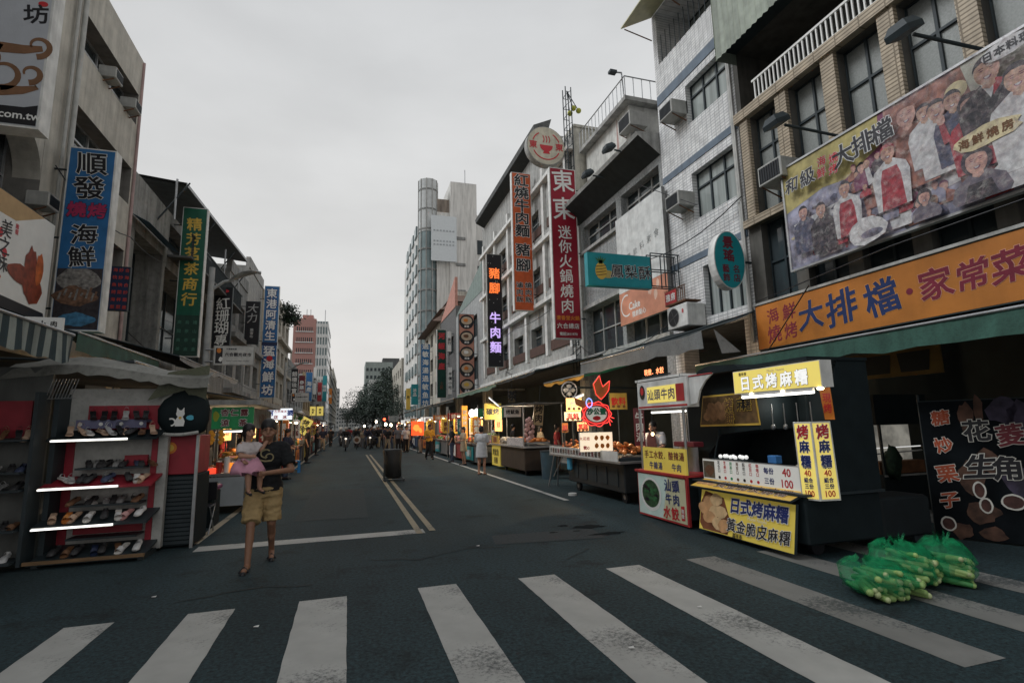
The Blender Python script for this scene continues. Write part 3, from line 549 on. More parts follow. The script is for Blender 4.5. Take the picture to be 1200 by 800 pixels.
b = MB(); b.box(a + 1, a + 9, 262, 270, z, z + 5, dgrey); b.build('roof_hut', r_)
slab('small white block peeping out left of the trees', (433, 444), 205, 445, white, n=4)
slab('hazy low grey block closing the end of the street', (398, 428), 520, 478, lgrey, n=10)
slab('hazy pale tower at the end of the street, left of the low block', (384, 398), 420, 455, lgrey, n=5)
slab('dark far block behind the trees at the end of the right row', (422, 434), 330, 468, grey, n=4)
# ================================================================ signs
def ribbon(mb, fn, pts, w, d, mat):
    v = []; n = len(pts)
    for i, (x, y) in enumerate(pts):
        a = pts[max(0, i - 1)]; c = pts[min(n - 1, i + 1)]; dx, dy = c[0] - a[0], c[1] - a[1]; l = math.hypot(dx, dy) or 1
        ww = w[i] if isinstance(w, (list, tuple)) else w
        v += [fn(x - dy / l * ww / 2, y + dx / l * ww / 2, d), fn(x + dy / l * ww / 2, y - dx / l * ww / 2, d)]
    mb.add(v, [(2 * i, 2 * i + 1, 2 * i + 3, 2 * i + 2) for i in range(n - 1)], mat)
def arc(cx, cy, r, a0, a1, n=14, r2=None): return [(cx + (r + ((r2 or r) - r) * i / n) * math.cos(rad(a0 + (a1 - a0) * i / n)), cy + (r + ((r2 or r) - r) * i / n) * math.sin(rad(a0 + (a1 - a0) * i / n))) for i in range(n + 1)]
def hang(x0, x1, y0, y1, Xa, side, Y=None):
    ym = (y0 + y1) / 2
    if Y is None: Y = P('x', Xa, x1 if side > 0 else x0, ym).y
    a, c = P('y', Y, x0, ym).x, P('y', Y, x1, ym).x; t, bt = P('y', Y, (x0 + x1) / 2, y0).z, P('y', Y, (x0 + x1) / 2, y1).z
    return Y, a, c, bt, t
def vsign(name, label, x0, x1, y0, y1, Xa, side, casing, face, items=(), thick=.25, extra=None, group=None, Y=None, cat='sign', brackets=True):
    Y, a, c, z0, z1 = hang(x0, x1, y0, y1, Xa, side, Y); w, h = c - a, z1 - z0
    root = thing(name, label, cat, ((a + c) / 2, Y, z0), group); k = max(.004, Y * .00035)
    b = MB(); b.box(a, c, Y, Y + thick, z0, z1, casing); b.build('casing', root)
    fn = frame_y(a, z0, Y - k); m = .035 * min(1, w)
    b = MB(); b.poly(fn, [(m, m), (w - m, m), (w - m, h - m), (m, h - m)], 0, face); b.build('face', root)
    L = MB()
    for it in items:
        s, u, v, sz, vert, mat = it[:6]; o = it[6] if len(it) > 6 else {}
        text(L, fn, s, u * w, v * h, sz * w, mat, vert, d=k, **o)
    if extra: extra(L, fn, w, h, k)
    L.build('lettering', root)
    if brackets:
        r = MB(); xe = (9.0 if side > 0 else -6.5); xs = c if side > 0 else a
        for z in (z0 + h * .12, z0 + h * .5, z0 + h * .88): r.tube([(xs - side * .05, Y + thick / 2, z), (xe, Y + thick / 2, z)], .025, dark, 5)
        r.build('bracket', root)
    return root, fn, w, h, k
BO = dict(omat=wprint, bold=.022, ow=.04)
# --- left row
def ex_logo(L, fn, w, h, k):
    br = pm('swirl_brown', (.2, .1, .05), rough=.5); d = k
    L.poly(fn, [(.04, .05), (w - .04, .05), (w - .04, .42), (.9, .36), (.04, .34)], d, kprint)
    for cx, cy, r, s in ((.92, .98, .17, 1), (.55, .92, .26, 1), (.98, 1.5, .2, 1), (.5, 1.62, .24, -1), (.3, 1.2, .2, 1)):
        ribbon(L, fn, arc(cx, cy, r, -90, 200 * s, 18, r * .45), [.11 * (1 - i / 24) for i in range(19)], d, br)
    ribbon(L, fn, [(.1, .62), (.5, .6), (.85, .66), (1.05, .74), (w - .12, .78)], [.2, .2, .14, .07, .02], d, br); ribbon(L, fn, [(.05, 1.2), (.4, 1.38), (.8, 1.4), (1.05, 1.46)], [.22, .2, .16, .1], d, br)
    L.disc(fn, .98, 2.3, .07, .05, d, rprint); text(L, fn, '坊', .9, 2.09, .34, kprint, brush=1.2, bold=.02, d=d)
    text(L, fn, '.com.tw', .84, .2, .19, wprint, bold=.02, d=d + .004)
Y0, a, c, z0, z1 = hang(-30, 60, -40, 150, -5.2, -1, 10.0)
vsign('logo_lightbox', 'big white lightbox with brown swirls and black foot band at the top left corner', -38, 61, -100, 148, -5.2, -1, white, pm('lightbox_grey', (.46, .48, .52), rough=.35, var=.05), (), .32, ex_logo, Y=10.0)
def ex_blue(L, fn, w, h, k):
    food = [pm('food_grey', (.2, .19, .18), var=.6, scale=14), pm('food_brown', (.15, .08, .05), var=.6, scale=12), pm('food_dark', (.035, .03, .035), var=.5, scale=10), pm('food_teal', (.05, .17, .3), var=.5, scale=9)]
    L.poly(fn, [(.04, .04), (w - .04, .04), (w - .04, h * .335), (.04, h * .325)], k * .5, food[2])
    L.disc(fn, w * .5, h * .27, w * .42, h * .065, k, food[0], 20, .12); L.disc(fn, w * .45, h * .18, w * .42, h * .05, k * 1.6, food[1], 20, .2); L.disc(fn, w * .5, h * .06, w * .4, h * .035, k, food[3], 20, .15)
    for i in range(14): ribbon(L, fn, [(w * (.12 + .055 * i), h * (.16 + .012 * (i % 3))), (w * (.16 + .055 * i), h * (.2 + .01 * (i % 4)))], .04, k * 2, food[i % 2])
vsign('vertical_sign', 'tall blue seafood barbecue sign with black brush characters over a grill photo', 69, 127, 173, 388, -6.2, -1, white, blue,
      [('順發', .5, .845, .58, True, kprint, dict(omat=wprint, bold=.018, ow=.022, brush=.8, gap=1.1, sx=1.1)), ('燒烤', .5, .65, .4, False, pm('crimson_letter', (.4, .03, .1)), dict(omat=navy, bold=.03, ow=.03)), ('海鮮', .5, .455, .53, True, kprint, dict(omat=wprint, bold=.018, ow=.022, brush=.8, gap=1.08, sx=1.1))], .3, ex_blue)
def ex_cols(mat, n, m, sz, chars):
    def f(L, fn, w, h, k):
        for i in range(n):
            for j in range(m): text(L, fn, random.choice(chars), w * (i + .5) / n, h * (j + .5) / m, sz * w, mat, d=k, bold=.02)
    return f
vsign('vertical_sign', 'small navy sign with columns of red characters beside the blue seafood sign', 123, 151, 312, 364, -6.2, -1, dark, navy, (), .1, ex_cols(pm('red_letter', (.5, .06, .05)), 4, 6, .2, '活海產烤魚三杯蝦快炒合菜'))
vsign('vertical_sign', 'tall green tea merchant sign with gold characters and a faded panel below', 208, 238, 243, 418, -6.2, -1, white, green, [('精芳茗茶商行', .5, .63, .62, True, gold, dict(brush=.5, bold=.02, gap=1.12))], .25,
      lambda L, fn, w, h, k: (L.poly(fn, [(.03, .03), (w - .03, .03), (w - .03, h * .27), (.03, h * .27)], k * .5, pm('faded_green', (.02, .06, .045), streak=.3)), [text(L, fn, random.choice('名茶禮盒高山烏龍'), w * (.2 + .3 * i), h * (.03 + .058 * j + .02), .17 * w, pm('pale_green_letter', (.06, .17, .12)), d=k) for i in range(3) for j in range(4)]))
vsign('vertical_sign', 'dark coral shop sign with white brush characters under a red crest', 250, 271, 336, 407, -6.2, -1, dark, kprint, [('紅珊瑚專', .5, .42, .78, True, wprint, dict(brush=.8, bold=.01, gap=.98))], .2, lambda L, fn, w, h, k: (L.disc(fn, w * .5, h * .93, w * .3, h * .03, k, rprint), L.disc(fn, w * .35, h * .9, w * .2, h * .02, k, rprint)))
vsign('vertical_sign', 'black sign with grey calligraphy beside the coral shop sign', 287, 304, 353, 403, -6.2, -1, dark, kprint, [('大力', .5, .72, .7, True, pm('grey_letter', (.4, .4, .4)), dict(brush=1.2, bold=.01)), ('藥膏布', .5, .25, .24, True, MATS['grey_letter'], {})], .2)
vsign('vertical_sign', 'long blue seafood banner in two stacked panels with white characters', 307, 325, 335, 466, -6.2, -1, white, blue, [('東港阿清生', .5, .74, .72, True, wprint, dict(omat=bprint, bold=.02, ow=.05, gap=1.08)), ('猛海鮮坊', .5, .24, .76, True, wprint, dict(omat=bprint, bold=.03, ow=.05, gap=1.2))], .25,
      lambda L, fn, w, h, k: (L.poly(fn, [(0, h * .46), (w, h * .46), (w, h * .49), (0, h * .49)], k, navy), L.disc(fn, w * .55, h * .345, w * .2, w * .2, k * 3, rprint)))
# more distant left signs
for lb, x0, x1, y0, y1, cs, fc, s, m in (
    ('black sign with white round-cornered characters past the second lamp', 341, 349, 432, 464, dark, kprint, '銀樓珠寶', wprint), ('maroon vertical sign beside the black one past the second lamp', 350, 357, 440, 468, dred, dred, '參藥行', wprint),
    ('blue and white sign high on the left row below the pink block', 358, 366, 436, 470, white, blue, '海產', wprint), ('narrow white vertical sign next to the blue and white one', 367, 371, 430, 462, grey, wprint, '旅社', kprint), ('orange vertical sign far down the left row', 385, 389, 455, 473, orange, orange, '當', wprint),
    ('dark teal sign far down the left row beside the orange one', 378, 383, 440, 470, teal, teal, '鐘錶', wprint), ('faded red sign far down the left row below the white one', 372, 377, 448, 474, red, red, '餅', wprint), ('white blank sign hanging low on the left row', 366, 378, 470, 480, grey, lgrey, '停', kprint)):
    vsign('vertical_sign', lb, x0, x1, y0, y1, -6.2, -1, cs, fc, [(s, .5, .5, .8 if y1 - y0 > 15 else .3, True, m, dict(gap=1.1))], .25)
for i, (x0, x1) in enumerate(((363, 370), (371, 379))):
    vsign('hanging_signboard', ['yellow hanging signboard, left one of the pair over the left stalls', 'yellow hanging signboard, right one of the pair over the left stalls'][i], x0, x1, 476, 487, -4.2, -1, yellow, lit_y, [('美食', .5, .5, .42, True, kprint, {})], .15, group='pair of yellow signboards over the left stalls', brackets=False, Y=48)
# --- right row
vsign('vertical_sign', 'tall red hot pot sign with white characters under the round bowl sign', 647, 678, 198, 397, 8.75, 1, white, pm('hotpot_red', (.3, .012, .03), rough=.4, var=.2, scale=.4),
      [('東東', .5, .84, .86, True, wprint, dict(brush=.5, bold=.012, gap=1.2)), ('迷你火鍋燒肉', .5, .4, .5, True, wprint, dict(brush=.4, bold=.01, gap=1.06)), ('清香堂火鍋', .5, .118, .165, False, orange, dict(bold=.03)), ('六合總店', .5, .073, .2, False, wprint, dict(bold=.015)), ('電話2811970', .5, .028, .12, False, wprint, {})], .22)
vsign('vertical_sign', 'tall orange beef noodle sign with black characters and a white frame', 601, 624, 203, 364, 8.75, 1, white, pm('sign_orange', (.55, .1, .025), rough=.4),
      [('紅燒牛肉麵', .5, .757, .66, True, kprint, dict(omat=wprint, bold=.022, ow=.025, gap=.98, sx=1.15)), ('豬腳', .5, .378, .66, True, kprint, dict(omat=wprint, bold=.022, ow=.025, gap=1.15, sx=1.15)), ('滷肉飯', .28, .13, .3, True, kprint, dict(omat=wprint, bold=.02, ow=.03, gap=1.15, sx=1.2)), ('燒肉飯', .72, .13, .3, True, kprint, dict(omat=wprint, bold=.02, ow=.03, gap=1.15, sx=1.2))], .25)
vsign('vertical_sign', 'black noodle sign with glowing orange and lilac characters', 571, 589, 298, 430, 8.75, 1, lgrey, kprint, [('豬腳', .5, .76, .74, True, lit('lit_orange_letter', (1, .2, .04), .75), dict(bold=.02, gap=1.3)), ('牛肉麵', .5, .3, .74, True, lit('lit_lilac_letter', (.58, .42, .9), .75), dict(bold=.02, gap=1.25))], .25,
      lambda L, fn, w, h, k: [L.disc(fn, random.uniform(.08, w - .08), random.uniform(.1, h - .1), .022, .022, k, wprint, 6) for _ in range(26)])
vsign('vertical_sign', 'blue fish market sign with a cream cap beside the white tower', 493, 504, 403, 475, 8.75, 1, lgrey, blue, [('過敏海湯過敏鱼坊', .5, .5, .7, True, wprint, dict(gap=1.25))], .25)
vsign('vertical_sign', 'green sign with red characters between the blue sign and the round dishes', 512, 523, 386, 466, 8.75, 1, white, pm('sign_dark_green', (.012, .06, .045)), [('河蝦海產', .5, .68, .72, True, pm('red_letter_b', (.55, .05, .06)), dict(gap=1.5, bold=.04)), ('土魠', .5, .18, .4, True, rust, {})], .25)
def ex_dishes(L, fn, w, h, k):
    for i in range(5):
        v = h * (.9 - .2 * i); L.disc(fn, w * .5, v, w * .47, w * .47, k, kprint, 24); L.disc(fn, w * .5, v + w * .08, w * .36, w * .26, k * 2, pm('dish_tan', (.5, .4, .3)), 20); L.disc(fn, w * .45, v + w * .1, w * .16, w * .12, k * 3, [orange, rust, wprint, orange, gold][i], 12, .2); text(L, fn, '美食', w * .5, v - w * .3, w * .16, wprint, d=k * 3)
vsign('vertical_sign', 'salmon sign with five round dish pictures in a column', 538, 556, 368, 462, 8.75, 1, dark, pm('salmon_print', (.5, .24, .18)), (), .25, ex_dishes)
vsign('vertical_sign', 'narrow white sign with small dark characters behind the green sign', 524, 529, 388, 412, 8.75, 1, grey, wprint, [('茶行', .5, .5, .8, True, kprint, {})], .2)
vsign('vertical_sign', 'narrow white sign low beside the round dish pictures', 525, 530, 430, 462, 8.75, 1, grey, wprint, [('平價小吃', .5, .5, .8, True, kprint, dict(gap=1.3))], .2)
vsign('vertical_sign', 'small teal sign low beside the blue fish market sign', 482, 490, 450, 474, 8.75, 1, teal, teal, [('冰品', .5, .6, .6, True, wprint, {})], .2)
vsign('vertical_sign', 'small yellow sign far down the right row', 476, 481, 455, 480, 8.75, 1, gold, gold, [('飲', .5, .6, .6, True, kprint, {})], .2)
# teal dessert sign with a generic pineapple
def ex_pine(L, fn, w, h, k):
    L.disc(fn, w * .2, h * .45, w * .09, h * .26, k, gold, 18)
    for i in range(5): ribbon(L, fn, [(w * .2, h * .68), (w * (.12 + .04 * i), h * (.9 - .03 * abs(i - 2)))], [.09, .01], k * 1.5, pm('leaf_print', (.06, .16, .05)))
    for i in range(4): ribbon(L, fn, [(w * .12, h * (.3 + .09 * i)), (w * .28, h * (.36 + .09 * i))], .018, k * 2, rust)
    L.disc(fn, w * .3, h * .36, w * .1, h * .12, k * .7, pm('slice_print', (.5, .38, .12)), 14)
vsign('projecting_sign', 'teal pineapple cake sign with black characters in a wire frame', 689, 763, 298, 336, 8.75, 1, teal, teal, [('鳳梨酥', .67, .48, .2, False, kprint, dict(omat=wprint, bold=.012, ow=.02, brush=.5, gap=1.1))], .2, ex_pine, Y=12.5, brackets=False)
Yt, a, c, z0, z1 = hang(763, 795, 298, 336, 8.75, 1, 12.5)
b = MB()
for x in (a, (a + c) / 2, c):
    for y in (12.5, 12.7): b.tube([(x, y, z0), (x, y, z1)], .018, dark, 5)
for z in (z0, (z0 + z1) / 2, z1):
    for y in (12.5, 12.7): b.tube([(a, y, z), (9.0, y, z)], .018, dark, 5)
tag(b.build('wire_bracket'), 'dark wire frame holding the teal pineapple cake sign to the wall', 'bracket frame')
# round bowl sign
Yr = 19.6; cpt = P('y', Yr, 640, 171); R_ = abs(P('y', Yr, 662, 171).x - cpt.x)
root = thing('round_sign', 'round cream bowl sign with red rim crowning the red hot pot sign', 'sign', (cpt.x, Yr, cpt.z - R_)); b = MB(); b.cyl((cpt.x, Yr, cpt.z), (cpt.x, Yr + .35, cpt.z), R_, R_, lgrey, 36, smooth=False); b.build('casing', root)
fn = frame_y(cpt.x, cpt.z, Yr - .008); b = MB(); b.disc(fn, 0, 0, R_ * .97, R_ * .97, 0, pm('cream_print', (.6, .56, .45), streak=.15), 36); b.build('face', root)
b = MB(); ribbon(b, fn, arc(0, 0, R_ * .72, 120, 160, 8), .05, .01, rprint); ribbon(b, fn, arc(0, 0, R_ * .72, 205, 335, 16), .05, .01, rprint); ribbon(b, fn, arc(0, 0, R_ * .72, 20, 60, 8), .05, .01, rprint)
b.poly(fn, arc(0, .02, R_ * .34, 180, 360, 14), .012, rprint); b.poly(fn, [(-.16, -R_ * .42), (.16, -R_ * .42), (.12, -R_ * .3), (-.12, -R_ * .3)], .012, rprint)
for i in (-1, 0, 1): ribbon(b, fn, [(i * .13 + .04 * math.sin(t), .14 + t * .09) for t in [j * .7 for j in range(6)]], .04, .012, rprint)
for s in (-1, 1): text(b, fn, '東', s * R_ * .68, 0, R_ * .42, rprint, bold=.02, d=.014)
b.build('lettering', root); b = MB(); b.tube([(cpt.x + .3, Yr + .2, cpt.z), (9.0, Yr + .2, cpt.z)], .04, dark); b.build('bracket', root)
b = MB()
for x in (8.72, 8.98):
    for y in (19.3, 19.6): b.tube([(x, y, 3.6), (x, y, 16.2)], .025, dark, 5)
for i in range(25): z = 3.8 + i * .5; b.tube([(8.72, 19.3, z), (8.98, 19.3, z + .25)], .015, dark, 4); b.tube([(8.72, 19.6, z), (8.98, 19.6, z)], .015, dark, 4); b.tube([(8.72, 19.3, z), (8.72, 19.6, z)], .015, dark, 4)
tag(b.build('sign_mast'), 'dark lattice mast carrying the red hot pot sign and the round bowl sign', 'mast')
for i, (px, py) in enumerate(((668, 133), (672, 127), (678, 130))):
    p = P('y', 19.4, px, py); b = MB(); b.tube([(8.85, 19.45, 16.1), (p.x, p.y, p.z)], .02, dark, 5); b.ell(p, (.12, .12, .12), pm('yellow_green_cap', (.35, .36, .05))); tag(b.build('beacon_lamp'), ['yellow capped beacon, leftmost on the lattice mast top', 'yellow capped beacon, highest on the lattice mast top', 'yellow capped beacon, rightmost on the lattice mast top'][i], 'lamp', 'beacons on the lattice mast')
# oval sign
Yo, a, c, z0, z1 = hang(837, 873, 271, 338, 8.75, 1, 9.66); cx, cz = (a + c) / 2, (z0 + z1) / 2; rx, rz = (c - a) / 2, (z1 - z0) / 2
root = thing('oval_sign', 'oval teal shop sign with dark red characters and a white rim', 'sign', (cx, Yo, z0)); b = MB(); n = 32
b.add([(cx + rx * math.cos(2 * math.pi * i / n), y, cz + rz * math.sin(2 * math.pi * i / n)) for y in (Yo, Yo + .22) for i in range(n)], [tuple(range(n)), tuple(range(n, 2 * n))] + [(i, (i + 1) % n, n + (i + 1) % n, n + i) for i in range(n)], white); b.build('casing', root)
fn = frame_y(cx, cz, Yo - .004); b = MB(); b.disc(fn, 0, 0, rx * .95, rz * .97, 0, teal, 32); b.build('face', root)
b = MB(); mk = pm('dark_red_letter', (.14, .015, .03)); text(b, fn, '景瑤', -.02, .26, .3, mk, True, bold=.035); text(b, fn, '藝飾', -.13, -.32, .2, mk, True, bold=.02); text(b, fn, '名店', .16, -.32, .2, mk, True, bold=.02); b.build('lettering', root)
b = MB(); b.tube([(c - .02, Yo + .1, cz), (9.0, Yo + .1, cz)], .03, dark); b.build('bracket', root)
# white dessert hoarding flat on the wall
root = thing('hoarding', 'tall dessert hoarding on the tiled wall, pale above and salmon below', 'hoarding', (8.9, 14.3, 4.85)); fn = frame_x(15.7, 4.85, 8.8); w, h = 2.86, 3.75
b = MB(); fbox(b, fn, 0, w, 0, h, -.12, 0, grey); b.build('frame', root)
b = MB(); b.poly(fn, [(0, 1.1), (w, 1.1), (w, h), (0, h)], .004, pm('hoarding_white', (.66, .67, .66), rough=.4, streak=.2)); b.poly(fn, [(0, 0), (w, 0), (w, 1.096), (0, 1.096)], .004, pm('hoarding_salmon', (.58, .25, .16), rough=.4, var=.25, scale=2)); b.build('face', root)
b = MB()
for i, ch in enumerate('只賣飲料素食'): text(b, fn, ch, .35 + .42 * i, 2.15 + .06 * i, .27, pm('faint_letter', (.22, .23, .23)), d=.008, bold=0, brush=.6)
ribbon(b, fn, arc(.45, .62, .35, 70, 300, 16), .05, .008, wprint); text(b, fn, 'Cake', .95, .55, .34, wprint, d=.008, brush=0); text(b, fn, '糕餅點心', 1.2, .25, .2, wprint, d=.008)
for cx, cy, r in ((1.9, .85, .2), (2.2, .6, .16), (2.35, .9, .14)): b.disc(fn, cx, cy, r * .6, r, .006, pm('hoarding_pale', (.66, .45, .36)), 14, .15)
b.build('lettering', root)
# orange shop sign
root = thing('fascia_sign', 'long orange seafood eatery fascia with navy and maroon characters', 'sign', (8.8, 6, 3.14)); fn = frame_x(9.45, 3.14, 8.7); w, h = 7.6, 1.0
b = MB(); fbox(b, fn, 0, w, 0, h, -.25, 0, dark); fbox(b, fn, -.03, w, h, h + .05, -.25, .03, lgrey); b.build('casing', root)
b = MB(); b.poly(fn, [(.02, .02), (w, .02), (w, h - .02), (.02, h - .02)], .004, pm('fascia_orange', (.42, .15, .025), rough=.5, var=.22, scale=1.2, streak=.12)); b.build('face', root)
b = MB(); mr_ = pm('maroon_letter', (.16, .012, .03)); nv = pm('navy_letter', (.01, .025, .1))
for i, ch in enumerate('海鮮燒烤'): text(b, fn, ch, .5 + .44 * (i % 2), .7 - .4 * (i // 2), .36, mr_, brush=.9, bold=.012, d=.008)
for i, ch in enumerate('大排檔'): text(b, fn, ch, (1.46, 2.14, 2.92)[i], .52, .66, nv, brush=.8, bold=.022, d=.008, omat=pm('dull_orange_edge', (.6, .27, .06)), ow=.012)
b.disc(fn, 3.4, .5, .055, .055, .008, mr_, 14)
for i, ch in enumerate('家常菜'): text(b, fn, ch, (3.8, 4.32, 4.8)[i], .53, .5, mr_, brush=.8, bold=.022, d=.008, omat=pm('pinkish_edge', (.6, .3, .22)), ow=.014)
b.build('lettering', root)
# photo banner with a crowd of diners
BZ = 4.62; fn = frame_x(8.2, BZ, 8.6); w, h = 5.7, 2.16
root = thing('photo_banner', 'huge printed banner of smiling diners and cooks above the orange fascia', 'banner', (8.7, 5.4, BZ))
b = MB(); fbox(b, fn, 0, w, 0, h, -.06, 0, dark)
for v0 in (-.04, h): fbox(b, fn, -.04, w, v0, v0 + .04, -.08, .03, alu)
fbox(b, fn, -.04, 0, 0, h, -.08, .03, alu); b.build('frame', root)
def uv(px, py): p = P('x', 8.6, px, py); return 8.2 - p.y, p.z - BZ
c_y = pm('banner_yellow', (.4, .34, .14), rough=.4, var=.3, scale=6); c_v = pm('banner_violet', (.25, .25, .33), rough=.4, var=.7, scale=5); c_r = pm('banner_brown', (.27, .12, .09), rough=.4, var=.75, scale=5); c_w = pm('banner_white', (.56, .56, .57), rough=.4, var=.3, scale=12); c_n = pm('banner_navy', (.07, .08, .13), rough=.4, var=.5, scale=14); c_k = pm('banner_black', (.035, .035, .042), rough=.4, var=.6, scale=14); c_red = pm('banner_red', (.34, .04, .055), rough=.4, var=.4, scale=12); c_g = pm('banner_grey', (.13, .12, .15), rough=.4, var=.3, scale=8); c_cr = pm('banner_cream', (.62, .54, .33), rough=.4, var=.2); sk1 = pm('banner_skin', (.44, .27, .2), rough=.4, var=.38, scale=22); sk2 = pm('banner_skin_pink', (.5, .29, .24), rough=.4, var=.35, scale=22); c_p = pm('banner_plum', (.17, .05, .1), rough=.4, var=.4, scale=4)
b = MB(); b.poly(fn, [(0, 0), (w, 0), (w, h), (0, h)], .003, c_v)
b.poly(fn, [(0, 1.2), (.9, 1.38), (1.55, 1.3), (2.15, 1.65), (2.12, h), (0, h)], .005, c_y); b.poly(fn, [(1.2, 1.25), (1.8, 1.3), (2.3, 1.2), (2.6, h), (2.1, h), (2.05, 1.6)], .0055, c_p); b.poly(fn, [(2.2, 1.05), (3.2, 1.0), (4.3, .55), (5.7, .3), (5.7, h), (2.2, h)], .006, c_r)
b.poly(fn, [(3.5, 1.6), (3.75, 1.5), (5.7, 1.75), (5.7, h), (3.4, h)], .007, pm('banner_pale_wall', (.42, .42, .36), rough=.4, var=.3, scale=4)); b.disc(fn, 3.3, 1.82, .16, .14, .009, c_cr, 16)
b.poly(fn, [(2.5, .75), (2.9, 1.1), (3.6, 1.05), (3.8, .7), (3.2, .45), (2.7, .4)], .008, c_w); b.poly(fn, [(.15, .9), (1.2, .98), (1.25, .8), (.2, .7)], .008, c_w)
for i in range(60): u, v = random.uniform(.1, 5.5), random.uniform(.05, 1.1); b.disc(fn, u, v, random.uniform(.02, .09), random.uniform(.02, .07), .0085 + i * .00002, random.choice([c_w, c_n, c_v, c_red, c_p, c_cr, c_k]), 9, .3)
FD = .010
def fig(u, v, s, shirt, sk=sk1, hair=c_k, apron=None, d=.012, woman=False, arm=None, collar=None, tall=1.0):
    """one printed portrait: head centre at u,v, head half-height s"""
    global FD
    FD += .0042 if s > .1 else .0009; d = FD; k = s; bt = max(.02, v - k * 6.2 * tall)
    b.poly(fn, [(u - k * .35, v - k * .7), (u - k * 1.75, v - k * 1.65), (u - k * 2.05, v - k * 2.6), (u - k * 1.8, bt), (u + k * 1.8, bt), (u + k * 2.05, v - k * 2.6), (u + k * 1.75, v - k * 1.65), (u + k * .35, v - k * .7)], d, shirt)
    if arm: b.poly(fn, [(u - k * 1.8, v - k * 2.4), (u - k * 2.5, v - k * 2.6), (u - k * 2.7, v - k * .6), (u - k * 2.2, v - k * .5), (u - k * 2.0, v - k * 1.6)], d + .0005, shirt); b.disc(fn, u - k * 2.45, v - k * .1, k * .38, k * .5, d + .001, sk, 10, .15)
    if apron: b.poly(fn, [(u - k * .8, v - k * 1.7), (u - k * 1.1, v - k * 2.8), (u - k * 1.3, bt), (u + k * 1.3, bt), (u + k * 1.1, v - k * 2.8), (u + k * .8, v - k * 1.7)], d + .001, apron)
    if collar: b.poly(fn, [(u - k * .5, v - k * .75), (u, v - k * 2.0), (u + k * .5, v - k * .75)], d + .001, collar); b.poly(fn, [(u + k * .3, v - k * .7), (u + k * .15, v - k * 1.9), (u + k * .9, v - k * 1.1)], d + .0012, c_red)
    b.poly(fn, [(u - k * .32, v - k * .5), (u - k * .4, v - k * 1.1), (u, v - k * 1.35), (u + k * .4, v - k * 1.1), (u + k * .32, v - k * .5)], d + .0014, sk)
    if woman: b.disc(fn, u, v + k * .05, k * 1.08, k * 1.15, d + .0012, hair, 18, .05)
    b.disc(fn, u, v, k * .76, k, d + .002, sk, 20)
    b.poly(fn, [(u + k * .84 * math.cos(t), v + k * .12 + k * .98 * math.sin(t)) for t in [math.pi * i / 12 for i in range(13)]] + [(u - k * .62, v + k * .5), (u - k * .25, v + k * .66), (u + k * .3, v + k * .62), (u + k * .64, v + k * .48)], d + .0024, hair)
    if s < .1: return
    for sx in (-1, 1): b.disc(fn, u + sx * k * .29, v + k * .1, k * .12, k * .04, d + .003, c_p, 8); ribbon(b, fn, [(u + sx * k * .14, v + k * .25), (u + sx * k * .45, v + k * .24)], k * .05, d + .003, c_p); b.disc(fn, u + sx * k * .42, v - k * .2, k * .17, k * .14, d + .0026, sk2, 8)
    b.poly(fn, [(u - k * .08, v + k * .05), (u - k * .14, v - k * .2), (u + k * .14, v - k * .2), (u + k * .08, v + k * .05)], d + .0028, sk2)
    b.disc(fn, u, v - k * .62, k * .5, k * .16, d + .0026, sk2, 10, .1); b.poly(fn, arc(u, v - k * .38, k * .25, 185, 355, 8), d + .003, c_p); b.poly(fn, arc(u, v - k * .385, k * .19, 190, 350, 8, k * .15), d + .0034, c_w); b.poly(fn, [(u + k * .45, v + k * .45), (u + k * .72, v + k * .1), (u + k * .6, v - k * .6), (u + k * .42, v - k * .55)], d + .0025, sk2)
for i in range(80):
    px, py = random.uniform(985, 1195), 0; base = 262 - (px - 930) * .2; py = base - random.uniform(-25, 62 + (px - 930) * .1)
    u, v = uv(px, py)
    if v < .22 or v > 1.5 or u > 5.4: continue
    fig(u, v, random.uniform(.055, .095), random.choice([c_w, c_n, c_v, c_r, c_p, c_k, c_g, c_red, c_r]), random.choice([sk1, sk2]), random.choice([c_k, c_k, c_p, c_r]), tall=random.uniform(.5, .8), woman=i % 3 == 0)
for a in ((1065, 136, .2, c_r, sk2, c_r), (1086, 133, .14, c_w, sk1, c_k), (1101, 130, .165, c_w, sk1, c_k), (1120, 119, .155, c_n, sk1, c_k), (945, 250, .13, c_n, sk2, c_k), (966, 246, .135, c_k, sk1, c_k)):
    u, v = uv(a[0], a[1]); fig(u, v, a[2], a[3], a[4], a[5], d=.012)
u, v = uv(994, 222); fig(u, v, .14, c_w, apron=c_red, d=.016)
u, v = uv(1045, 180); fig(u, v, .155, c_w, sk1, c_red, apron=c_red, d=.018, arm=True)
u, v = uv(1142, 124); fig(u, v, .16, c_red, sk2, c_k, d=.018, woman=True, arm=True)
u, v = uv(1162, 84); fig(u, v, .21, c_k, d=.022, collar=c_w, tall=.8)
u, v = uv(1089, 232); fig(u, v, .11, c_g, sk2, d=.02, woman=True)
u, v = uv(1198, 163); fig(u, v, .2, c_w, d=.02); u, v = uv(1199, 92); fig(u, v, .2, c_w, d=.019)
u, v = uv(1151, 190); fig(u, v, .185, c_g, sk2, c_k, d=.026, woman=True, apron=c_k)
u, v = uv(1021, 268); b.disc(fn, u, v - .05, .36, .24, FD + .006, c_w, 11, .12); b.disc(fn, u + .1, v - .12, .2, .07, FD + .007, c_v, 16); b.build('photo_print', root)
fm_ = bpy.data.materials.new('faded_print_film'); fm_.use_nodes = True; t_ = fm_.node_tree; bs_ = t_.nodes['Principled BSDF']; bs_.inputs['Base Color'].default_value = (.5, .47, .5, 1); bs_.inputs['Roughness'].default_value = .4
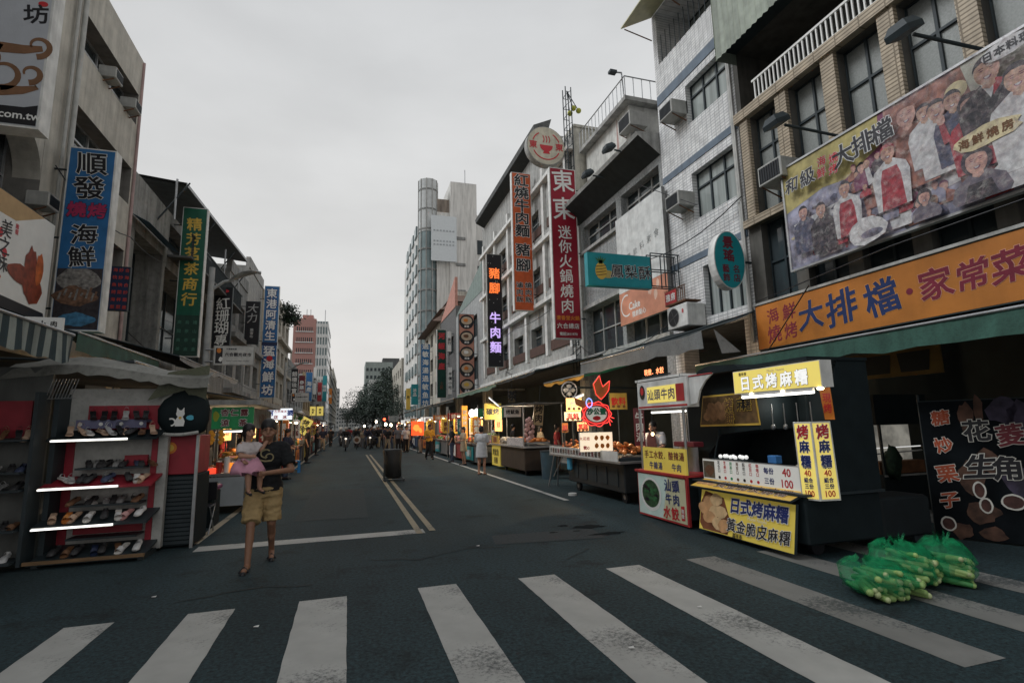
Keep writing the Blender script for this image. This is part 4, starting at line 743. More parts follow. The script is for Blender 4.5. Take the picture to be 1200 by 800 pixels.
tc_ = t_.nodes.new('ShaderNodeTexCoord'); n1 = t_.nodes.new('ShaderNodeTexNoise'); n1.inputs['Scale'].default_value = 5.5; n1.inputs['Detail'].default_value = 9; n1.inputs['Roughness'].default_value = .72; n1.inputs['Distortion'].default_value = 1.2; t_.links.new(tc_.outputs['Object'], n1.inputs['Vector'])
n2 = t_.nodes.new('ShaderNodeTexNoise'); n2.inputs['Scale'].default_value = 9; n2.inputs['Detail'].default_value = 6; t_.links.new(tc_.outputs['Object'], n2.inputs['Vector'])
r1 = t_.nodes.new('ShaderNodeMapRange'); r1.inputs[1].default_value = .42; r1.inputs[2].default_value = .68; r1.inputs[3].default_value = .04; r1.inputs[4].default_value = .5; t_.links.new(n1.outputs[0], r1.inputs[0]); t_.links.new(r1.outputs[0], bs_.inputs['Alpha'])
cr_ = t_.nodes.new('ShaderNodeValToRGB'); cr_.color_ramp.elements[0].color = (.1, .09, .13, 1); cr_.color_ramp.elements[0].position = .36; cr_.color_ramp.elements[1].color = (.62, .58, .56, 1); cr_.color_ramp.elements[1].position = .62; e2_ = cr_.color_ramp.elements.new(.5); e2_.color = (.34, .25, .27, 1); t_.links.new(n2.outputs[0], cr_.inputs[0]); t_.links.new(cr_.outputs[0], bs_.inputs['Base Color'])
b = MB(); b.poly(fn, [(.05, .02), (w - .02, .02), (w - .02, h - .02), (2.3, h - .02), (2.2, 1.45), (.9, 1.2), (.05, .95)], FD + .0095, fm_); b.build('faded_film', root)
b = MB(); u, v = uv(943, 213); text(b, fn, '和級', u, v, .36, c_k, brush=.9, bold=.015, omat=c_w, ow=.03, d=FD + .012)
for i, ch in enumerate('海燒鮮烤'): u, v = uv(969 + 14 * (i % 2), 190 + 13 * (i // 2) - 4 * (i % 2)); text(b, fn, ch, u, v, .2, rprint, bold=.012, omat=c_w, ow=.03, d=FD + .012)
for i, ch in enumerate('大排檔'): u, v = uv(994 + 23 * i, 183 - 14 * i); text(b, fn, ch, u, v, .42, c_k, brush=.6, bold=.02, omat=c_w, ow=.03, d=FD + .012)
u, v = uv(1162, 160); b.disc(fn, u, v, .42, .15, FD + .008, c_cr, 16, .12)
for i, ch in enumerate('海鮮燒房'): text(b, fn, ch, u - .27 + .18 * i, v, .15, rust, d=FD + .014)
u, v = uv(1186, 57); b.disc(fn, u, v, .3, .13, FD + .008, c_w, 14)
text(b, fn, '日本料理', u, v, .14, c_k, d=FD + .014); b.build('lettering', root)
# street lamps and the market sign on its post
def street_lamp(x, y, hz, arm, label, s=1.0):
    r = thing('street_lamp', label, 'street lamp', (x, y, 0)); b = MB(); b.cyl((x, y, 0), (x, y, hz), .13 * s, .085 * s, pm('lamp_post_grey', (.36, .37, .37), streak=.3), 12); b.box(x - .16, x + .16, y - .16, y + .16, 0, .35, dark); b.build('post', r)
    b = MB(); pts = [(x, y, hz - .75), (x + arm * .25, y, hz - .45), (x + arm * .45, y, hz - .38)]; b.tube(pts, .05 * s, MATS['lamp_post_grey'], 8); b.build('arm', r)
    b = MB(); n = 8; v = []
    for i in range(n + 1):
        t = i / n; u = x + arm * (.36 + .64 * t); z = hz - .4 + .32 * math.sin(t * 1.9) * s; ww = .27 * s * math.sin(math.pi * (.12 + .86 * t)) + .02; th = .07 * s
        v += [(u, y - ww, z), (u, y, z + th), (u, y + ww, z), (u, y, z - th * .5)]
    b.add(v, [(4 * i + j, 4 * i + (j + 1) % 4, 4 * i + 4 + (j + 1) % 4, 4 * i + 4 + j) for i in range(n) for j in range(4)] + [(0, 1, 2, 3), (4 * n + 3, 4 * n + 2, 4 * n + 1, 4 * n)], MATS['lamp_post_grey'], True); b.build('lamp_head', r); return r
lp = P('y', 18.5, 243, 400); tip = P('y', 18.5, 306, 321)
street_lamp(lp.x, 18.5, tip.z + .12, tip.x - lp.x, 'grey street lamp with curved paddle head carrying the white market sign')
l2 = P('y', 44, 334, 440); t2 = P('y', 44, 361, 426); street_lamp(l2.x, 44, t2.z + .1, t2.x - l2.x, 'second grey street lamp farther down the left side', 1.1)
l3 = P('y', 80, 501, 440); street_lamp(l3.x, 80, P('y', 80, 490, 405).z + .1, -2.2, 'distant grey street lamp in front of the dark trees', 1.3)
def market_sign(x0, x1, y0, y1, Y, label, s):
    a, c = P('y', Y, x0, (y0 + y1) / 2).x, P('y', Y, x1, (y0 + y1) / 2).x; t, bt = P('y', Y, (x0 + x1) / 2, y0).z, P('y', Y, (x0 + x1) / 2, y1).z; w, h = c - a, t - bt
    r = thing('market_sign', label, 'sign', (a, Y, bt)); b = MB(); b.box(a, c, Y, Y + .08, bt, t, lgrey); b.build('panel', r); fn = frame_y(a, bt, Y - .004)
    b = MB(); b.poly(fn, [(.03, .03), (w - .03, .03), (w - .03, h - .03), (.03, h - .03)], 0, pm('market_white', (.55, .55, .53), rough=.4, streak=.15)); b.build('face', r)
    b = MB(); b.poly(fn, [(.06, .06), (w * .22, .06), (w * .22, h - .08), (.06, h - .08)], .004, kprint); b.disc(fn, w * .13, h * .74, w * .055, h * .13, .008, orange, 14); b.disc(fn, w * .18, h * .3, w * .05, h * .12, .008, wprint, 12, .2)
    text(b, fn, '六合觀光夜市', w * .6, h * .55, w * .105, kprint, bold=.025, d=.006); text(b, fn, '大港埔商圈', w * .43, h * .83, w * .05, kprint, d=.006); text(b, fn, 'Liuhe Tourist Night Market', w * .6, h * .22, w * .05, kprint, d=.006, bold=.0); b.build('lettering', r)
    b = MB()
    for z in (bt + h * .2, bt + h * .8): b.tube([(a - .25, Y + .1, z), (c, Y + .1, z)], .03, steel)
    b.build('bracket', r)
market_sign(250, 298, 405, 428, 18.3, 'white night market sign with black emblem on the nearer lamp post', 1)
market_sign(341, 362, 460, 471, 43.8, 'white night market sign on the second lamp post', 1)
# traffic light
p = P('y', 78, 447, 487); p2 = P('y', 78, 467, 495); r = thing('traffic_light', 'traffic light with red lamp on a pole before the dark trees', 'traffic light', (p2.x + .3, 78, 0))
b = MB(); b.tube([(p2.x + .4, 78.3, 0), (p2.x + .4, 78.3, p.z)], .09, MATS['lamp_post_grey']); b.tube([(p2.x + .4, 78.3, p.z - .3), (p.x, 78.3, p.z - .3)], .06, MATS['lamp_post_grey']); b.build('pole', r)
b = MB(); m = p.x + (p2.x - p.x) * .42; b.box(p.x, m, 77.9, 78.2, p2.z, p.z, kprint); b.build('signal_box', r); b = MB(); b.ell((p.x + .42, 77.88, (p.z + p2.z) / 2), (.19, .06, .19), lit('red_signal', (1, .08, .03), 5)); b.build('signal_lamp', r)
b = MB(); b.box(m + .03, p2.x, 77.95, 78.05, p2.z + .1, p.z - .05, lgrey); b.build('name_plate', r)
# ================================================================ wall fixtures
def ac(x, y, z, side, label, s=1.0):
    """window air conditioner sticking out of a facade; x is its outer face"""
    r = thing('air_conditioner', label, 'air conditioner', (x, y, z)); d = .55 * s; wd = .62 * s; h = .42 * s; sx = 1 if side > 0 else -1
    b = MB(); b.bbox(x, x + sx * d, y - wd / 2, y + wd / 2, z, z + h, pm('ac_casing', (.42, .42, .4), rough=.5, streak=.35), .015); b.build('casing', r)
    b = MB()
    for i in range(9): yy = y - wd / 2 + .06 + i * (wd - .12) / 8; b.box(x - sx * .012 - .004, x - sx * .012 + .004, yy - .006, yy + .006, z + .05, z + h - .05, dark)
    b.box(min(x, x - sx * .004), max(x, x - sx * .004), y - wd / 2 + .05, y + wd / 2 - .05, z + .05, z + h - .05, kprint); b.build('grille', r)
    b = MB(); b.tube([(x + sx * .05, y - wd / 2 + .05, z - .01), (x + sx * (d + .3), y - wd / 2 + .05, z - .3)], .018, rust, 5); b.tube([(x + sx * .05, y + wd / 2 - .05, z - .01), (x + sx * (d + .3), y + wd / 2 - .05, z - .3)], .018, rust, 5); b.build('bracket', r)
ac(8.5, 11.95, 10.25, 1, 'upper box air conditioner on the white tiled wall, left of the top window'); ac(8.5, 11.95, 7.5, 1, 'lower box air conditioner on the white tiled wall, beside the dessert hoarding')
ac(8.45, 8.4, 6.62, 1, 'rusty air conditioner on the dark building beside the photo banner', 1.05)
for y, z, lb in ((15.6, 11.1, 'air conditioner under the top ribbon window of the concrete building, nearer one'), (17.0, 11.08, 'air conditioner under the top ribbon window of the concrete building, farther one'), (13.2, 6.45, 'air conditioner above the roast wing billboard')): ac(-6.2, y, z, -1, lb, .75)
# outdoor condenser with fan on a shelf
r = thing('condenser_unit', 'white condenser unit with round fan under the teal frame sign', 'condenser', (8.6, 12, 4.1)); b = MB(); b.bbox(8.4, 8.98, 11.5, 12.4, 4.1, 4.72, white, .02); b.build('casing', r)
b = MB(); fn = frame_x(12.4, 4.1, 8.397); b.disc(fn, .3, .31, .25, .25, 0, kprint, 20); ribbon(b, fn, arc(.3, .31, .25, 0, 360, 20), .02, .004, lgrey)
for k in range(4): ribbon(b, fn, [(.3, .31), (.3 + .23 * math.cos(k * 1.57 + .4), .31 + .23 * math.sin(k * 1.57 + .4))], .03, .005, dgrey)
text(b, fn, '8', .72, .42, .16, rprint, d=.004); b.build('fan', r)
b = MB(); fbox(b, frame_x(12.45, 4.78, 8.4), 0, .9, 0, .04, -.5, 0, rust); fbox(b, frame_x(12.45, 4.82, 8.4), .0, .55, 0, .36, -.03, 0, red); text(b, frame_x(12.45, 4.82, 8.4), '雅房', .27, .18, .22, wprint, d=.004)
for i in range(5): b.tube([(8.4, 11.9 - i * .09, 4.82), (8.4, 11.9 - i * .09, 5.2)], .012, rust, 4)
b.tube([(8.4, 12.45, 5.2), (8.4, 11.5, 5.2)], .012, rust, 4); tag(b.build('shop_shelf'), 'small rusty rack with red plate above the condenser unit', 'rack')
def flood(px, py, x, bx, by, lb):
    p = P('x', x, px, py); r = thing('flood_light', lb, 'flood light', p); b = MB(); b.tube([(8.95, p.y - .25, p.z - .22), (p.x + .15, p.y, p.z)], .03, dark, 6); b.build('arm', r)
    b = MB(); R = Matrix.Rotation(rad(-25), 4, 'Y'); b.M = Matrix.Translation(p) @ R; b.add([(-.22, -.17, .06), (.14, -.17, .06), (.14, .17, .06), (-.22, .17, .06), (-.14, -.11, .17), (.1, -.11, .17), (.1, .11, .17), (-.14, .11, .17), (-.22, -.17, -.03), (.14, -.17, -.03), (.14, .17, -.03), (-.22, .17, -.03)], [(4, 5, 6, 7), (0, 1, 5, 4), (1, 2, 6, 5), (2, 3, 7, 6), (3, 0, 4, 7), (8, 9, 1, 0), (9, 10, 2, 1), (10, 11, 3, 2), (11, 8, 0, 3), (11, 10, 9, 8)], dark); b.build('lamp_body', r)
flood(1062, 38, 7.6, 0, 0, 'black flood light on an arm over the right part of the photo banner'); flood(912, 145, 7.7, 0, 0, 'black flood light on an arm over the left end of the photo banner')
flood(715, 175, 7.9, 0, 0, 'black flood light on the eave of the grey building, upper one'); flood(690, 205, 7.9, 0, 0, 'black flood light on the eave of the grey building, lower one')
b = MB(); p = P('y', 15.5, 721, 84); b.tube([(p.x + .3, 15.5, sz + .16), (p.x + .25, 15.5, p.z), (p.x, 15.5, p.z - .03)], .03, steel, 5); b.box(p.x - .25, p.x + .02, 15.4, 15.6, p.z - .1, p.z, dark); tag(b.build('roof_lamp'), 'thin roof lamp post bent to the left on the grey building roof', 'lamp')
r = thing('water_tank', 'round pinkish water tank on the grey building roof', 'water tank', (9.9, 16.4, 10.5)); b = MB(); b.cyl((9.9, 16.4, 10.5), (9.9, 16.4, P('y', 16.4, 706, 138).z), .45, .42, pm('tank_pink', (.4, .27, .25)), 16); b.ell((9.9, 16.4, P('y', 16.4, 706, 138).z), (.42, .42, .14), MATS['tank_pink']); b.build('tank', r)
ac(P('y', 15.7, 726, 145).x, 15.4, P('y', 15.4, 730, 152).z, 1, 'white air conditioner on the roof below the stair house', 1.3)
# cables along the right facades
for i, (pts) in enumerate((((8.9, 9.6, 4.3), (8.3, 6, 4.35), (8.85, 2.6, 4.6)), ((8.7, 9.3, 3.0), (8.2, 7.5, 4.1)), ((8.5, 13.5, 8.9), (8.6, 11, 7.2)))):
    b = MB(); b.tube(pts, .012, kprint, 4); tag(b.build('cable'), ['black cable sagging between the orange fascia and the banner', 'short black cable crossing the left end of the orange fascia', 'black cable slanting across the dessert hoarding'][i], 'cable')
for i, (pts, lb) in enumerate((([(8.85, 9.7, 6.9), (8.6, 14, 6.6), (8.8, 19.2, 7.2), (8.6, 27, 6.8), (8.8, 35.5, 7.4)], 'long black cable looped along the right facades above the teal sign'), ([(8.9, 13.0, 4.5), (8.5, 16, 4.15), (8.9, 19.2, 4.7), (8.6, 24, 4.3), (8.9, 30, 4.8)], 'black cable looped low along the right facades above the canopies'), ([(-6.4, 13.5, 7.6), (-6.1, 17, 7.2), (-6.3, 22, 8.0), (-6.1, 29, 7.4), (-6.4, 36, 8.2)], 'black cable looped along the left facades behind the tall signs'), ([(-6.3, 18, 4.6), (-6.0, 24, 4.2), (-6.3, 31, 4.8), (-6.1, 42, 4.4), (-6.4, 52, 5)], 'black cable looped low along the left facades'), ([(9.0, 22, 12.5), (4, 24, 11.2), (-1, 27, 10.9), (-6.4, 31, 11.5)], 'thin black cable strung high across the street'))):
    b = MB(); v = []
    for p0, p1 in zip(pts[:-1], pts[1:]):
        for k in range(6): t = k / 6; v.append((p0[0] + (p1[0] - p0[0]) * t, p0[1] + (p1[1] - p0[1]) * t, p0[2] + (p1[2] - p0[2]) * t - .5 * 4 * t * (1 - t) * (0.6 if i < 4 else .15)))
    v.append(pts[-1]); b.tube(v, .014 if i < 4 else .008, kprint, 4)
    if i < 4: tag(b.build('cable'), lb, 'cable')
# ================================================================ awnings
def awning(label, x0, z0, x1, z1, y0, y1, mat, val=.25, *a_, skew=0., **k_):
    return awning_(label, x0, z0, x1, z1, y0, y1, mat, val, *a_, skew=skew, **k_)
def awning_(label, x0, z0, x1, z1, y0, y1, mat, val=.25, vmat=None, sag=.04, n=14, fr=True, name='awning', post=None, skew=0.):
    r = thing(name, label, 'awning', (x1, (y0 + y1) / 2, min(z1, z0)))
    b = MB(); v = []; m = 5
    for i in range(n + 1):
        y = y0 + (y1 - y0) * i / n
        for j in range(m + 1):
            t = j / m; v.append((x0 + (x1 - x0) * t, y + skew * t * (1 - i / n), z0 + (z1 - z0) * t - sag * math.sin(math.pi * t) + random.uniform(-.02, .02) - sag * .6 * math.sin(math.pi * ((i * 3 / n) % 1))))
    b.add(v, [(i * (m + 1) + j, i * (m + 1) + j + 1, (i + 1) * (m + 1) + j + 1, (i + 1) * (m + 1) + j) for i in range(n) for j in range(m)], mat, True)
    b.build('canopy', r)
    if val:
        b = MB(); v2 = []
        for i in range(n + 1):
            e = v[i * (m + 1) + m]; v2 += [e, (e[0] + random.uniform(-.03, .03), e[1], e[2] - val + random.uniform(-.03, .03))]
        b.add(v2, [(2 * i, 2 * i + 1, 2 * i + 3, 2 * i + 2) for i in range(n)], vmat or mat, True); b.build('valance', r)
    b = MB(); nn = max(2, int(abs(y1 - y0) / 2.2) + 1)
    for i in range(nn): y = y0 + (y1 - y0) * i / (nn - 1); b.tube([(x0, y, z0 - .03), (x1, y, z1 - .03)], .02, dark, 5)
    b.tube([(x1, y0, z1 - .02), (x1, y1, z1 - .02)], .022, steel, 6)
    if post:
        for y in post: b.tube([(x1, y, 0), (x1, y, z1)], .025, dark, 6)
    b.build('frame', r); return r
awning('long green tarpaulin awning under the orange fascia', 8.85, 3.13, 6.9, 2.8, -1.5, 9.3, tarpg, .28, pm('green_valance', (.04, .11, .085), streak=.3, dirt=.3), .05, 24)
r = awning('dark grey canvas awning with pale edge over the dumpling cart', 8.98, 4.15, 6.0, 3.24, 9.75, 13.0, tarpd, .3, pm('grey_canvas_edge', (.16, .17, .17), dirt=.3), .06, skew=-1.9)
b = MB(); b.add([tuple(P('y', 7.84, *q_)) for q_ in ((836, 385), (868, 412), (846, 414))], [(0, 1, 2)], pm('pale_canvas_flap', (.3, .3, .29), dirt=.3)); b.build('end_flap', r)
r = awning('small green awning with an orange lower strip beyond the crab cart', 8.98, 3.7, 6.5, 3.05, 13.9, 17.2, pm('bright_green_tarp', (.02, .2, .12), var=.3), .1, pm('orange_strip', (.6, .28, .04)), .1)
awning('dark canopy behind the small green awning', 8.98, 4.15, 6.2, 3.5, 17.3, 22.6, tarpd, .12); awning('faded green awning over the grill stalls', 8.98, 4.3, 6.3, 3.5, 22.8, 31.5, pm('faded_green_canvas', (.09, .16, .13), streak=.3, dirt=.2), .2)
for i, (y0, y1) in enumerate(((31.8, 40), (40.4, 50), (50.5, 62))): awning(['dark canopy past the faded green awning', 'second dark canopy past the faded green awning, before the white tower', 'farthest dark canopy, at the foot of the white tower'][i], 8.98, 4.0, 6.1, 3.3, y0, y1, tarpd, .2)
# left awnings
SM = pm('striped_canvas', (.3, .34, .32), streak=.3); t_ = SM.node_tree; bs = t_.nodes['Principled BSDF']; old = bs.inputs['Base Color'].links[0].from_socket
wv = t_.nodes.new('ShaderNodeTexWave'); wv.wave_type = 'BANDS'; wv.bands_direction = 'Y'; wv.inputs['Scale'].default_value = 1.25; tcx = t_.nodes.new('ShaderNodeTexCoord'); t_.links.new(tcx.outputs['Object'], wv.inputs['Vector'])
rp = t_.nodes.new('ShaderNodeValToRGB'); rp.color_ramp.interpolation = 'CONSTANT'; rp.color_ramp.elements[0].color = (.1, .16, .2, 1); rp.color_ramp.elements[1].position = .5; rp.color_ramp.elements[1].color = (1, 1, 1, 1); t_.links.new(wv.outputs['Fac'], rp.inputs[0])
mu = t_.nodes.new('ShaderNodeMix'); mu.data_type = 'RGBA'; mu.blend_type = 'MULTIPLY'; mu.inputs['Factor'].default_value = 1; t_.links.new(old, mu.inputs['A']); t_.links.new(rp.outputs[0], mu.inputs['B']); t_.links.new(mu.outputs['Result'], bs.inputs['Base Color'])
awning('striped blue grey awning with scalloped edge at the left border', -6.0, 3.5, -3.6, 3.0, 4.0, 8.5, SM, .4, None, .03, 30)
awning('green awning with dim letters over the left pavement', -6.4, 3.9, -4.6, 3.45, 11.0, 15.2, tarpg, .32)
awning('long dark awning below the green tea sign', -6.4, 4.2, -4.2, 3.6, 15.4, 23, tarpd, .15, steel)
r = awning('grimy pale tarpaulin stretched over the shoe racks', -5.6, 2.75, -3.0, 2.7, 8.9, 13.2, tarpw, .0, None, .1)
b = MB(); v = []
n = 20
for i in range(n + 1):
    x = -4.4 + 2.45 * i / n; v += [(x, 8.62 - .02 * (i % 3), 2.5 + .09 * math.sin(i * .25)), (x, 8.9, 2.62 + .11 * math.sin(i * .25) + random.uniform(-.01, .01))]
b.add(v, [(2 * i, 2 * i + 1, 2 * i + 3, 2 * i + 2) for i in range(n)], tarpw, True)
v2 = []
for i in range(n + 1): q_ = v[2 * i]; v2 += [q_, (q_[0], q_[1] - .03, q_[2] - .12 + random.uniform(-.03, .03))]
b.add(v2, [(2 * i, 2 * i + 1, 2 * i + 3, 2 * i + 2) for i in range(n)], tarpw, True); b.build('front_drape', r)
b = MB(); b.add([(-2.5, 8.7, 2.5), (-1.98, 8.75, 2.62), (-2.05, 8.9, 1.9), (-2.3, 8.8, 2.25), (-2.75, 8.75, 2.1)], [(0, 1, 2, 3), (0, 3, 4)], pm('olive_sheet', (.15, .16, .11), rough=.4, dirt=.3)); b.build('loose_sheet', r)
for i, (y0, y1, m) in enumerate(((15.5, 20, tarpd), (20.5, 26, pm('olive_canopy', (.09, .1, .07))), (26.5, 33, tarpd), (33.5, 42, dgrey), (42.5, 52, tarpd), (52.5, 64, tarpd))):
    awning(['dark stall canopy just past the left food stall', 'olive stall canopy behind the small white lightbox', 'dark stall canopy past the olive one on the left', 'grey stall canopy under the blue seafood banner', 'dark stall canopy under the second lamp', 'farthest dark stall canopy on the left side'][i], -5.2, 3.0, -2.3, 2.45, y0, y1, m, .15, None, .05, 8, post=(y0 + .2, y1 - .2))
# billboard with roast wings
fn = frame_xl(8.6, 3.93, -6.0); w, h = 4.3, 2.08; r = thing('billboard', 'white food billboard with roast wings and brush writing above the striped awning', 'billboard', (-6.1, 11, 3.93))
b = MB(); fbox(b, fn, 0, w, 0, h, -.15, 0, dark); b.build('frame', r); b = MB(); b.poly(fn, [(0, 0), (w, 0), (w, h - .02), (0, h - .02)], .003, wprint); b.poly(fn, [(0, h * .78), (3.0, h * .8), (3.9, h * .99), (3.2, h - .02), (0, h - .02)], .005, pm('tan_print', (.5, .34, .18), var=.1)); b.poly(fn, [(0, .0), (w, .0), (w * .98, .16), (2.6, .22), (0, .5)], .005, kprint)
b.build('face', r); b = MB(); wing = pm('wing_red', (.24, .045, .02), rough=.3, var=.5, scale=8); wing2 = pm('wing_orange', (.5, .12, .03), rough=.3, var=.4, scale=7)
for cx, cy, rx, rz, m in ((3.35, .72, .42, .2, wing), (3.6, .95, .2, .4, wing), (3.75, .55, .3, .28, wing), (3.9, 1.0, .14, .32, wing2), (2.35, .75, .3, .3, wing2), (2.1, .5, .4, .22, wing2), (1.5, .62, .35, .3, wing2), (2.5, .45, .25, .18, wing2)): b.disc(fn, cx, cy, rx, rz, .008 + cx * .001, m, 14, .2)
for i, ch in enumerate('美之味'): text(b, fn, ch, 2.75, 1.42 - .32 * i, .34, kprint, brush=1.5, bold=.005, d=.01)
for cx, cy in ((2.6, 1.3), (2.78, .98)): b.disc(fn, cx, cy, .07, .09, .009, rprint, 10)
text(b, fn, '雞翅', 3.05, 1.52, .1, rprint, True, d=.01); text(b, fn, 'DIM SUM TIME', 2.2, 1.75, .09, rust, d=.01); b.disc(fn, 2.25, 1.25, .14, .14, .008, lgrey, 14); ribbon(b, fn, [(2.0, 1.05), (2.9, .75), (3.2, .72)], .02, .009, dgrey); b.build('lettering', r)
fn = frame_y(-4.75, 2.95, 9.1); r = thing('menu_board', 'white menu board with a yellow dish under the striped awning', 'menu board', (-4.5, 9.1, 2.95)); b = MB(); fbox(b, fn, 0, .75, 0, .38, -.04, 0, wprint); b.build('panel', r); b = MB(); b.disc(fn, .2, .16, .24, .14, .004, gold, 16); b.disc(fn, .2, .18, .16, .09, .006, wprint, 14); text(b, fn, '小菜', .5, .2, .13, kprint, True, d=.005); text(b, fn, '肉燥飯', .64, .19, .09, kprint, True, d=.005); b.build('lettering', r)

# ================================================================ shoe racks
def shoe(kind):
    b = MB(); m1 = pm('shoe_upper', (.05, .05, .05), rough=.35); m2 = pm('shoe_sole', (.3, .24, .18), rough=.6); N = 8
    def outline(z0, z1, lift=0):
        prof = [(0, .032), (.03, .036), (.08, .03), (.14, .034), (.19, .044), (.225, .038), (.245, .015)]
        L = [(x, wd) for x, wd in prof]; v = []
        for x, wd in L: zz = lift * max(0, 1 - x / .15) ** 1.2; v += [(-wd, -x, z0 + zz), (wd, -x, z0 + zz), (wd, -x, z1 + zz), (-wd, -x, z1 + zz)]
        b.add(v, [(4 * i + j, 4 * i + (j + 1) % 4, 4 * i + 4 + (j + 1) % 4, 4 * i + 4 + j) for i in range(len(L) - 1) for j in range(4)] + [(3, 2, 1, 0), tuple(len(v) - 4 + k for k in range(4))], m2)
    def strap(x, hz, wd, lift=0, w2=.02):
        pts = [(math.cos(t) * wd, math.sin(t) * hz) for t in [math.pi * k / 8 for k in range(9)]]; v = []
        for u, z in pts: v += [(u, -x, z + .012 + lift), (u, -x - w2, z + .012 + lift)]
        b.add(v, [(2 * i, 2 * i + 1, 2 * i + 3, 2 * i + 2) for i in range(8)], m1, True)
    if kind == 'heel':
        outline(0, .008, .07); b.cyl((0, -.015, 0), (0, -.012, .07), .009, .02, m2, 7); strap(.17, .035, .042, .0, .03); strap(.2, .025, .04, 0, .018); strap(.0, .05, .03, .075, .012); strap(.04, .06, .034, .06, .014)
    elif kind == 'slide': outline(0, .022); strap(.13, .045, .042, .01, .075)
    elif kind == 'flat':
        outline(0, .014)
        v = []; xs = ((0, .034, .05), (.05, .034, .052), (.09, .036, .045), (.14, .042, .05), (.19, .046, .045), (.225, .04, .035), (.246, .016, .02))
        for x, wd, z in xs: v += [(-wd, -x, .014), (-wd * .7, -x, z), (wd * .7, -x, z), (wd, -x, .014)]
        b.add(v, [(4 * i + j, 4 * i + j + 1, 4 * i + 5 + j, 4 * i + 4 + j) for i in range(6) for j in ((0, 1, 2) if i > 1 else (0, 2))] + [(0, 1, 2, 3)], m1, True)
    else: outline(0, .016); strap(.15, .03, .04, 0, .025); strap(.19, .022, .04, 0, .02); strap(.03, .055, .032, .005, .015); b.cyl((-.03, -.05, .04), (0, -.16, .045), .006, .006, m1, 5)
    return b
random.seed(31)
PROT = {}
SC = {'black': (.015, .015, .017), 'white': (.6, .58, .55), 'beige': (.45, .31, .22), 'silver': (.4, .4, .4), 'brown': (.16, .08, .04), 'orange': (.55, .18, .04), 'pink': (.5, .25, .24), 'navy': (.02, .03, .07), 'grey': (.18, .18, .18)}
KN = {'heel': 'heeled sandal', 'slide': 'slide sandal', 'flat': 'flat shoe', 'sandal': 'strappy sandal'}
ORD = ['first', 'second', 'third', 'fourth', 'fifth', 'sixth', 'seventh', 'eighth', 'ninth', 'tenth', 'eleventh', 'twelfth']
def put_shoe(kind, colr, x, y, z, rz, label, tilt=.35):
    if kind not in PROT: o = shoe(kind).build('shoe', loc=(0, 0, 0)); PROT[kind] = o
    else: o = PROT[kind].copy(); COL.objects.link(o)
    o.location = (x, y, z); o.rotation_euler = (tilt, 0, rz); tag(o, label, 'shoe'); setmat(o, 0, pm('shoe_' + colr, SC[colr], rough=.35, var=.1, bump=0))
    setmat(o, 1, pm('sole_' + colr, tuple(min(.6, c_ * 1.3 + .02) for c_ in SC[colr]), rough=.6, bump=0))
RW = pm('rack_white', (.42, .42, .4), rough=.5, dirt=.2); RR_ = pm('rack_red', (.3, .02, .035), rough=.5, var=.2)
r = thing('shoe_rack', 'tall red and white shoe rack with three lit tubes', 'shoe rack', (-3.1, 8.7, 0))
b = MB(); b.box(-3.75, -2.48, 8.92, 8.96, .05, 2.28, RW); b.box(-2.6, -2.48, 8.86, 8.918, .05, 2.28, RW); b.box(-3.78, -3.72, 8.6, 8.918, .05, 2.2, dark); b.build('back_panel', r)
b = MB(); b.box(-3.5, -2.62, 8.9, 8.918, 1.62, 2.04, RR_); b.box(-3.72, -3.62, 8.9, 8.918, .1, 1.62, RR_); b.box(-2.68, -2.605, 8.86, 8.916, .1, 1.62, RR_); b.box(-3.0, -2.72, 8.85, 8.9, 1.18, 1.34, RR_); b.box(-3.54, -2.73, 8.89, 8.917, .3, .42, RR_); b.build('red_panel', r)
SH = [(1.62, 8.5, 8.9), (1.0, 8.42, 8.88), (.53, 8.36, 8.88), (.1, 8.34, 8.9)]
for z, y0, y1 in SH:
    b = MB(); v = [(-3.78, y0, z - .03), (-2.52, y0, z - .03), (-2.52, y1, z + .08), (-3.78, y1, z + .08)]; b.add(v + [(p_[0], p_[1], p_[2] - .03) for p_ in v], [(0, 1, 2, 3), (7, 6, 5, 4), (0, 4, 5, 1), (1, 5, 6, 2), (3, 7, 4, 0)], black if z > 1.1 else RR_ if z > .9 else dark); b.build('shelf', r)
b = MB(); b.box(-3.55, -2.72, 8.7, 8.89, 1.8, 1.84, pm('purple_step', (.12, .12, .2))); b.box(-3.55, -2.72, 8.69, 8.7, 1.72, 1.84, MATS['purple_step'])
for i in range(4): b.cyl((-3.5 + i * .24, 8.688, 1.78), (-3.5 + i * .24, 8.684, 1.78), .025, .025, white, 10)
b.build('raised_step', r)
for z, y in ((1.17, 8.66), (.69, 8.62), (.27, 8.6)): b = MB(); b.box(-3.5, -2.7, y, 8.88, z, z + .025, dark); b.build('raised_step', r)
b = MB(); b.box(-3.8, -2.5, 8.3, 8.33, .06, .1, wood); b.box(-3.75, -3.68, 8.4, 8.9, 0, .06, dark); b.box(-2.6, -2.53, 8.4, 8.9, 0, .06, dark); b.build('base_rail', r)
for z, y, nm in ((1.565, 8.47, 'top'), (.955, 8.38, 'middle'), (.475, 8.33, 'lowest')):
    rr = thing('tube_light', f'lit white tube light under the {nm} shelf edge of the red shoe rack', 'tube light', (-3.3, y, z)); x1 = {'top': -2.86, 'middle': -2.89, 'lowest': -2.89}[nm]; x0 = {'top': -3.72, 'middle': -3.76, 'lowest': -3.76}[nm]
    b = MB(); b.cyl((x0, y, z), (x1, y, z + .012), .011, .011, tube_l, 8); b.build('tube', rr); b = MB(); b.box(x0, x1, y + .017, y + .045, z - .012, z + .02, white); b.build('fitting', rr)
